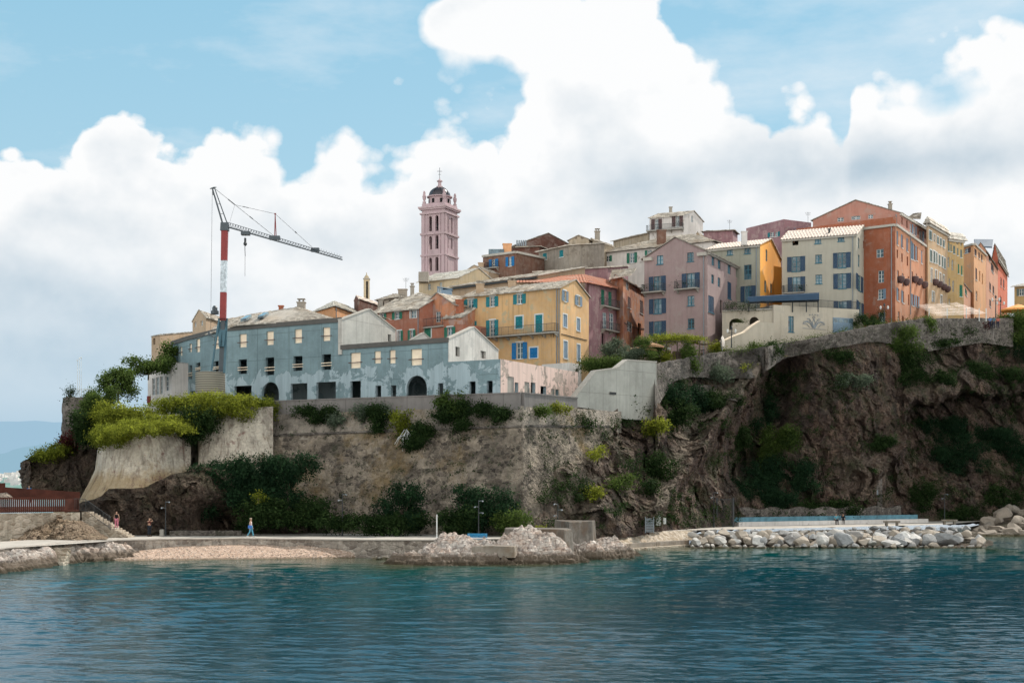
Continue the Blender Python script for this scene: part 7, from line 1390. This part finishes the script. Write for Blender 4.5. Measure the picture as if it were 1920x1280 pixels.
    hv = Vector(J['head']); sk = skin_obj('hair', [hv + Vector((0, .02, .06)), hv + Vector((0, .06, -.02)), hv + Vector((0, .07, -.14))], [(0,1),(1,2)], [.10, .075, .045], m_plain('hair_' + nm_hash(hair), hair, .7))
    f = MB(); rot = lambda v: base + Vector((v.x*ca - v.y*sa, v.x*sa + v.y*ca, v.z)) * k
    for sx in (-.035, .035): f.lathe(rot(hv + Vector((sx, -.088, .0))), [(.009, -.006), (.012, 0), (.008, .006)], 6)
    f.rod(rot(hv + Vector((0, -.09, .0))), rot(hv + Vector((0, -.115, -.035))), .010, .014, 5); f.rod(rot(hv + Vector((-.025, -.09, -.06))), rot(hv + Vector((.025, -.09, -.06))), .006, n=5); f.build('face', M['skin2'], root)
    sh = MB()
    for s in 'lr': a_, t_ = Vector(J['a'+s]), Vector(J['t'+s]); sh.rod(rot(a_ + Vector((0, .06, -.045))), rot(t_ + Vector((0, -.03, 0))), .05, .035, 8)
    sh.build('shoes', M['dark' if sum(bottom) < .3 else 'frame_white'], root)
    if hat: q_ = MB(); q_.lathe(rot(hv + Vector((0, 0, .07))), [(.13, 0), (.11, .02), (.10, .07), (.05, .1)], 12); q_.build('cap', m_plain('cap', hat), root)
    if bag: q_ = MB(); c_ = rot(Vector((-.24, .02, .98))); q_.box(c_ + Vector((-.17, -.06, -.17)), c_ + Vector((.17, .06, .12))); tag(q_.build('shoulder_bag', m_plain('bag_cloth', bag), bevel=.02), 'blue shoulder bag carried by the person walking on the path', 'bag')
    return root
def nm_hash(c): return '%02d%02d%02d' % tuple(int(v * 99) for v in c)
def onpath(x, Y): return (XW(x, Y), Y, 1.52)
person(onpath(470, 130.5), 'person in a light top and blue jeans walking along the path', R(90), 'walk', (.75,.62,.62), (.10,.30,.42), height=1.75, hat=(.45,.36,.28), bag=(.05,.16,.5))
person(onpath(280, 133), 'person in dark clothes on the path raising both hands to the face', R(60), 'arms_up', (.10,.02,.02), (.02,.025,.035), height=1.72)
person((XW(218.5, 130.5), 130.5, 2.30), 'person in pink trousers and a black top coming down the stone stairs', 0, 'stand', (.01,.01,.012), (.62,.22,.30), height=1.6)
person((XW(54.5, 135.5), 135.5, 4.62), 'person in a bright blue shirt behind the dark footbridge parapet', R(20), 'stand', (.03,.22,.55), (.05,.05,.08), height=1.65, sleeves=True)
person((XW(1567, 177.4), 177.4, 1.52), 'person in a pale blue top sitting on the long blue bench', R(10), 'sit', (.12,.35,.45), (.03,.03,.04), height=1.72, sleeves=True)
person((XW(1581, 178.1), 178.1, 1.52), 'person in black sitting on the long blue bench', R(-15), 'sit', (.012,.012,.015), (.02,.02,.025), height=1.72, sleeves=True)
person(PX(1254.5, 674, 171.6), 'waiter in a white shirt standing under the vine pergola', R(40), 'stand', (.6,.6,.6), (.02,.02,.02), height=1.75, sleeves=True)
for i, (x, c_) in enumerate(((1807, (.05,.05,.06)), (1817, (.3,.3,.32)), (1829, (.02,.02,.03)), (1856, (.10,.2,.4)), (1863, (.05,.15,.2)), (1871, (.4,.1,.08)))):
    person((XW(x, 201), 201, 28.55), ('person in dark clothes at the terrace wall under the white awnings', 'person in a grey shirt at the terrace wall under the white awnings', 'person in black near the right end of the white awnings', 'person in a blue shirt at the terrace wall just right of the awnings', 'person in a teal shirt at the open terrace wall', 'person in a red shirt at the open terrace wall')[i], R(170), 'stand', c_, (.03,.03,.05), height=1.7, sleeves=True)

# ------------------------------------------------------------------ vegetation
def ivy(name, label, cat, blobs, n, size, mat, seed, **k):
    c_ = sum((Vector(b[0]) for b in blobs), Vector()) / len(blobs); r = empty(name, c_, label, cat); leafcloud('foliage', blobs, n, size, M[mat], r, seed, **k); return r
def bastiontop(x): return ip(x, [(175, 143), (260, 138), (355, 142), (370, 147), (440, 146), (510, 150)])
bl = [(PX(x, y, bastiontop(x) + dd), (rx, 2.2, rz)) for x, y, rx, rz, dd in ((192,820,1.3,.9,1),(214,818,1.6,.9,0),(240,812,1.7,.7,0),(268,808,1.7,.6,-.4),(295,803,1.7,.6,0),(322,803,1.6,.6,.3),(343,808,1.2,.5,.5),(205,808,1.6,.6,3),(250,796,2,.5,4),(300,788,2,.5,4),(330,790,1.5,.5,3),(196,830,.8,.8,.3),(222,826,.9,.7,-.2))]
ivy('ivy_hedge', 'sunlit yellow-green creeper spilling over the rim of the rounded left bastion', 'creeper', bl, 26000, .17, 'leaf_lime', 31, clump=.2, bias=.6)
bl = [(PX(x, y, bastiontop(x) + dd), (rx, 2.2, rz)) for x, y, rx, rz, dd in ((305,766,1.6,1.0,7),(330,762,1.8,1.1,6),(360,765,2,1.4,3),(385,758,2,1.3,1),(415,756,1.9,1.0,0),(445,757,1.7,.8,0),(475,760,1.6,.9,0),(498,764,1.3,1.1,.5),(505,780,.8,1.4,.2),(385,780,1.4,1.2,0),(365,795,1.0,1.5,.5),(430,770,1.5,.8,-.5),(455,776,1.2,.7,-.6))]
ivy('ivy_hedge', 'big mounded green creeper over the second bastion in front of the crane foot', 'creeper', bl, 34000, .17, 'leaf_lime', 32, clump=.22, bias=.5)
ivy('ivy_underside', 'dark hanging foliage under the creeper between the two bastions', 'creeper', [(PX(x, y, 144.5), (1.4, 1.2, 1.3)) for x, y in ((350,800),(365,812),(392,790),(350,785),(378,798))], 7000, .19, 'leaf_dark', 33)
ivy('creeper_mass', 'lower bright creeper tongue climbing left of the round bastion rim', 'creeper', [(PX(x, y, 150), (1.5, 1.8, .9)) for x, y in ((235,780),(215,775),(250,785),(265,780))], 9000, .18, 'leaf_lime', 34)
S = shrub
S('fig_tree', 'leafy fig tree with an uneven crown between watch tower and concrete shell', 'tree', PX(278, 692, 170), (2.6, 2, 1.3), 5200, .24, 'leaf_mid', nb=7, seed=4, spread=.8); S('fig_tree', 'smaller fig tree against the left end of the concrete shell', 'tree', PX(320, 668, 176), (1.1, 1.2, 1.5), 2600, .24, 'leaf_mid', nb=5, seed=5, spread=.6)
S('shrub_tree', 'rounded green tree behind the ruined round tower', 'tree', PX(222, 722, 165), (2.2, 2.2, 2.1), 7500, .22, 'leaf_mid', nb=7, seed=6); S('bush', 'dense green bush right beside the ruined round tower', 'bush', PX(190, 757, 160), (2.1, 2, 2.2), 9000, .21, 'leaf_mid', nb=6, seed=7); S('bush', 'lime green bush spilling down between watch tower and bastion', 'bush', PX(222, 782, 156), (2.6, 2, 1.5), 9000, .2, 'leaf_lime', nb=6, seed=8)
S('bush', 'dark bush hanging on the rock below the ruined round tower', 'bush', PX(165, 800, 156), (1.9, 1.6, 2.3), 7000, .2, 'leaf_dark', nb=6, seed=9); S('cypress', 'tiny dark conifer on the left rim of the ruined round tower', 'tree', PX(131, 741, 166), (.45, .45, 1.2), 1200, .16, 'leaf_dark', nb=4, seed=10); S('bush', 'small bush behind the railing of the ruined round tower', 'bush', PX(171, 745, 167), (.9, .8, .8), 1500, .18, 'leaf_mid', nb=3, seed=11)
ivy('grass_tuft', 'bright green grass on top of the left headland rock', 'grass', [(PX(x, y, 160 + k), (1.4, 1.6, .5)) for x, y, k in ((75,856,0),(92,848,1),(110,842,1),(128,830,2),(100,852,-1),(120,842,0))], 5200, .2, 'leaf_lime', 35); S('bush', 'reddish dry bush above the headland rock', 'bush', PX(140, 820, 160), (1.4, 1.2, 1.0), 2500, .18, 'leaf_red', nb=4, seed=12)
for i, (x, y, rx, rz, m_, lab_) in enumerate(((672,772,.9,1.0,'leaf_grey','grey-green bush right under the parapet above the left rampart face'),(608,776,1.5,1.1,'leaf_dark','dark bush growing from the rampart joint above the left part of the wall'),(572,770,1.2,.6,'leaf_dark','small dark plant on the rampart joint near the bastion'),(635,786,.9,.9,'leaf_grey','grey shrub just below the rampart joint'),(716,790,1.6,1.9,'leaf_dark','dark bush high on the rampart left of the wild fig'),(720,768,.9,1.1,'leaf_grey','grey-green bush in front of the parapet left of the wild fig'),(850,775,1.9,1.7,'leaf_dark','dark bush hanging below the parapet in the middle of the rampart'),(905,768,1.6,.7,'leaf_dark','low dark plants on the rampart joint right of the hanging bush'),(940,778,1.2,.9,'leaf_dark','small dark plants on the rampart near its corner'),(868,795,.9,.7,'leaf_dark','little plant on the string course in the middle of the rampart'),(1010,770,1.2,.45,'leaf_mid','bright grass on the ledge right of the rampart corner'),(1045,766,1.6,.4,'leaf_lime','bright grass strip under the parapet end'))):
    Y = wallY(x, y) - .5; S('wall_shrub', lab_, 'shrub', PX(x, y, Y), (rx * .9, .7, rz * .75), int(1700 * rx * rz + 300), .19, m_, nb=5, seed=40 + i, trunk=False)
S('wild_fig', 'wild fig with yellow-green tips and bare pale stems high on the rampart', 'tree', PX(760, 795, wallY(760, 795) - .8), (1.5, .9, 1.4), 1500, .24, 'leaf_lime', nb=6, seed=60, spread=.75); S('wall_shrub', 'large dark rounded bush on the rampart right beside the wild fig', 'shrub', PX(788, 815, wallY(788, 815) - .6), (1.8, .9, 1.6), 6500, .2, 'leaf_dark', nb=7, seed=61); S('wild_fig', 'bright leafy bush reaching above the parapet in the middle of the rampart', 'tree', PX(845, 756, wallY(845, 756) - 1.0), (1.5, .9, 1.2), 3400, .2, 'leaf_mid', nb=6, seed=62)
mb = MB(); rr = random.Random(8)
for k in range(16):
    a = PX(763 + rr.uniform(-6, 10), 812 + rr.uniform(-8, 4), wallY(763, 812) - 1.1); b = a + Vector((rr.uniform(-1.3, 1.2), rr.uniform(-.2, .2), -rr.uniform(1.0, 2.3))); m_ = a.lerp(b, .5) + Vector((rr.uniform(-.3, .3), -.2, .2)); mb.rod(a, m_, .03, n=4); mb.rod(m_, b, .03, .012, 4)
tag(mb.build('bare_stems', M['frame_white']), 'tangle of bare pale hanging stems under the wild fig on the rampart', 'stems')
# foot of the rampart
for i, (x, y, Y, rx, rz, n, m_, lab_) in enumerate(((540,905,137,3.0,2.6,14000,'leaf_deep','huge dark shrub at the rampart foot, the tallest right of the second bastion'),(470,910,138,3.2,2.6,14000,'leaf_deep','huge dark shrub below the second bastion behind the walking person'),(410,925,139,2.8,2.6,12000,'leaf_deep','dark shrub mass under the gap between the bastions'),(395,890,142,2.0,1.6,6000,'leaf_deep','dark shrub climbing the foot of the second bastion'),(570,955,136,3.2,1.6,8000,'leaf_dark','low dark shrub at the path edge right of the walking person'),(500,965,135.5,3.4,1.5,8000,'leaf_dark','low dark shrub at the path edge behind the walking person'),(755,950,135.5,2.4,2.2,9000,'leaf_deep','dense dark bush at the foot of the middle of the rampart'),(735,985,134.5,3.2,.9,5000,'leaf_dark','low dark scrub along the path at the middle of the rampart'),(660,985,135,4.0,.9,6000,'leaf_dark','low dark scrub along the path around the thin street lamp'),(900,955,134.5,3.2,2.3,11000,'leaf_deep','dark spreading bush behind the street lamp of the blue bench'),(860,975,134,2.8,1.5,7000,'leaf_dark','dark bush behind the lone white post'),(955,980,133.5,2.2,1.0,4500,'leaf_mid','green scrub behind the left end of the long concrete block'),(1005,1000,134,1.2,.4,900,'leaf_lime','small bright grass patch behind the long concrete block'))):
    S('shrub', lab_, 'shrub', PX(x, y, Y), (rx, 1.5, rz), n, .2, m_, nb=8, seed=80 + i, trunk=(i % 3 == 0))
S('sapling', 'small lime green sapling catching the sun above the walking person', 'tree', PX(484, 933, 134.5), (.35, .4, .55), 260, .2, 'leaf_lime', nb=3, seed=99)
# cliff greenery
def CL(x, y, off=1.0): return PX(x, y, cliffY(x, y) - off)
cl = [(1260,735,2.6,2.4,9000,'leaf_deep','dense green bush at the top of the cliff right of the grey stepped wall'),(1300,745,3.4,2.0,9000,'leaf_deep','wide green bush below the rubble wall of the pergola'),(1350,757,3.2,1.6,8000,'leaf_dark','dark bush on the cliff under the weathered rubble patch'),(1265,775,2.6,1.6,6500,'leaf_dark','dark bush hanging on the cliff below the grey stepped wall'),(1330,700,2.6,1.0,4500,'leaf_grey','grey-green bush growing on the rubble wall face'),(1292,682,.9,2.0,3200,'leaf_mid','ivy column hanging down from the pergola'),(1185,770,1.6,2.2,4500,'leaf_dark','dark upright bush at the lower right corner of the grey stepped wall'),(1202,765,1.0,1.6,2600,'leaf_mid','sunlit leafy shrub beside the dark upright bush at the stepped wall'),(1231,803,1.4,.9,2600,'leaf_lime','tuft of bright hanging grass on the cliff'),(1180,735,.6,1.6,1300,'leaf_dark','thin dark conifer against the grey stepped wall'),
 (1448,662,1.6,1.4,3500,'leaf_dark','dark bush at the top end of the pale cliff fin'),(1400,698,1.0,.7,1200,'leaf_lime','sunlit tuft on the ledge below the rubble wall'),(1438,785,2.2,2.8,7500,'leaf_deep','green ivy at the top of the cliff gully'),(1455,835,2.8,3.6,12000,'leaf_mid','green ivy sheet running down the middle of the cliff gully'),(1440,890,3.4,3.0,11000,'leaf_deep','green ivy sheet at the lower end of the cliff gully'),(1395,925,3.4,2.2,10000,'leaf_deep','dark ivy mass above the iron gate'),(1455,940,3.6,1.7,9000,'leaf_deep','dark ivy above the left part of the blue bench wall'),(1505,900,2.4,2.4,6000,'leaf_deep','dark ivy patch right of the green gully'),(1520,960,3.0,1.2,5000,'leaf_dark','low dark scrub above the dry stone wall'),(1585,950,2.6,1.2,4500,'leaf_dark','low dark scrub left of the square stone pier'),(1390,820,1.8,2.0,4500,'leaf_dark','dark shrub on the left wall of the gully'),
 (1690,640,2.7,1.9,8500,'leaf_mid','bright rounded bush high on the cliff below the orange block'),(1710,690,2.4,2.6,7500,'leaf_dark','dark hanging bush under the bright rounded bush'),(1580,668,2.2,.8,3000,'leaf_dark','grey-green plants high on the dark cliff'),(1600,712,2.4,.8,3000,'leaf_grey','grey tufts on the upper dark cliff'),(1735,612,1.4,1.0,2600,'leaf_mid','leafy bush at the left end of the high terrace wall'),(1770,645,2.4,.8,3200,'leaf_dark','dark plants at the foot of the high terrace wall'),(1783,622,.6,.5,500,'leaf_dark','small dark plant growing from the terrace wall'),(1812,622,1.2,.6,1200,'leaf_dark','dark plant clump growing in the middle of the terrace wall'),(1845,617,.5,.7,500,'leaf_red','small reddish plant on the right of the terrace wall'),
 (1900,618,3.2,2.4,11000,'leaf_mid','big leafy bush at the right edge of the terrace wall'),(1915,650,3.4,2.2,8000,'leaf_deep','dark bush below the big leafy bush at the right edge'),(1830,695,3.4,1.4,6000,'leaf_dark','dark plants on the rock above the hollow'),(1760,710,2.4,1.6,4500,'leaf_dark','dark plants on the brow left of the hollow'),(1900,705,3.4,1.2,5000,'leaf_dark','dark plants on the rock brow at the right edge'),
 (1770,810,4.6,2.6,12000,'leaf_deep','dark green ivy slope inside the hollow, upper left part'),(1850,825,5.0,2.6,13000,'leaf_deep','dark green ivy slope inside the hollow, middle part'),(1800,865,4.6,2.4,11000,'leaf_deep','dark green ivy slope inside the hollow, lower part'),(1900,860,4.4,2.6,10000,'leaf_deep','dark green ivy slope inside the hollow at the right edge'),(1720,935,2.6,2.4,8000,'leaf_dark','dark bush at the cliff foot right of the stone pier'),(1660,830,1.8,1.2,3000,'leaf_dark','dark plants on the rock face left of the hollow'),(1800,960,3.6,1.2,5000,'leaf_dark','low dark scrub at the cliff foot near the far right lamp'),(1880,930,3.4,1.6,5000,'leaf_dark','dark scrub behind the far right boulders'),
 (1118,848,.9,.6,700,'leaf_lime','small sunlit green plant on the brown rock face'),(1110,925,1.1,.7,1200,'leaf_lime','bright green plant low on the brown rock face'),(1165,905,1.6,.8,1800,'leaf_mid','green plant cluster on the brown rock face above the cabinets'),(1240,880,1.8,1.8,3500,'leaf_dark','dark shrub in the crease of the cliff left of the pale fin'),(1215,920,1.4,1.2,2200,'leaf_dark','dark shrub low in the crease of the cliff'),(1090,790,1.6,.6,1300,'leaf_dark','dark plants hanging at the right end of the string course')]
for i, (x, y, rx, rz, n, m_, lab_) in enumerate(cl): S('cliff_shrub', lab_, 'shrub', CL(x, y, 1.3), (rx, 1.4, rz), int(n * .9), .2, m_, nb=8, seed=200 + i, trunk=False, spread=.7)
# thin cover of small plants over the whole cliff
r_ = np.random.default_rng(77); Q = []; 
pts_ = []; tries = 0
while len(pts_) < 1700 and tries < 16000:
    tries += 1; x = r_.uniform(1010, 2150); y = r_.uniform(ip(x, tl) + 15, 985); 
    if mn.fractal(Vector((x * .013, y * .016, 3)), .8, 2, 4) > .08: pts_.append((x, y))
leafcloud('cliff_plants', [(CL(x, y, 1.1), (.55, .9, .35)) for x, y in pts_], 60000, .17, M['leaf_dark'], None, 78, clump=.22, dens=14); tag(bpy.data.objects['cliff_plants'], 'small plants scattered over the cliff face', 'plants', kind='stuff')
pts_ = [(x, y) for x, y in ((r_.uniform(515, 1130), r_.choice([778, 816, 880, 930, 985]) + r_.normal(0, 9)) for _ in range(260))]
leafcloud('wall_plants', [(PX(x, y, wallY(x, y) - .2), (.4, .2, .22)) for x, y in pts_], 9000, .13, M['leaf_dark'], None, 79, clump=.16, dens=16); tag(bpy.data.objects['wall_plants'], 'small weeds growing from the rampart', 'weeds', kind='stuff')
# terrace and town plants
S('bush', 'silver-green round bush at the foot of the mauve terracotta house', 'bush', PX(1155, 652, 172), (1.9, 1.5, 1.5), 6500, .17, 'leaf_grey', nb=7, seed=301); ivy('hedge', 'clipped dark green hedge between the ochre house and the stepped wall', 'hedge', [(PX(x, 685 - (x - 1095) * .02, 166), (.9, .9, .8)) for x in range(1097, 1168, 8)], 8500, .15, 'leaf_mid', 302)
for i, (x, y, m_, lab_) in enumerate(((1195, 660, 'leaf_grey', 'grey-green plants behind the stepped wall top'), (1215, 668, 'leaf_mid', 'green plants at the thatched parasols'), (1183, 668, 'leaf_grey', 'pale flowering shrub at the stepped wall top'), (1252, 674, 'leaf_lime', 'bright low plants on the wall under the pergola'), (1345, 652, 'leaf_lime', 'yellowish bush beside the closed white parasol'), (1303, 671, 'leaf_lime', 'bright vine cascade over the wall right of the pergola'), (1420, 651, 'leaf_mid', 'low plants on the wall before the emblem building'), (1634, 606, 'leaf_dark', 'dark shrub in front of the orange block corner'), (1616, 600, 'leaf_dark', 'dark shrub at the foot of the cream house'), (1205, 640, 'leaf_mid', 'spiky palm plant behind the thatched parasols'))):
    Yb = ip(x, Ytop) + .6 if x > 1230 else 168; S('terrace_plant', lab_, 'plant', PX(x, y, Yb), (1.0, .9, .6), 1700, .15, m_, nb=5, seed=320 + i, trunk=False)
for i, x in enumerate((1637, 1649)): S('cypress', ('small dark cypress left of the orange block door', 'second small cypress right beside the orange block door')[i], 'tree', PX(x, 597, 195), (.5, .5, 1.3), 1500, .14, 'leaf_dark', nb=4, seed=340 + i)
ivy('wall_weeds', 'line of sunlit weeds along the top of the rubble wall from pergola to orange block', 'weeds', [(PX(x, ip(x, [(1300,669),(1345,661),(1420,653),(1500,639),(1640,610),(1740,596)]), ip(x, Ytop) - .6), (.5, .3, .22)) for x in range(1300, 1740, 9)], 6000, .13, 'leaf_mid', 350)
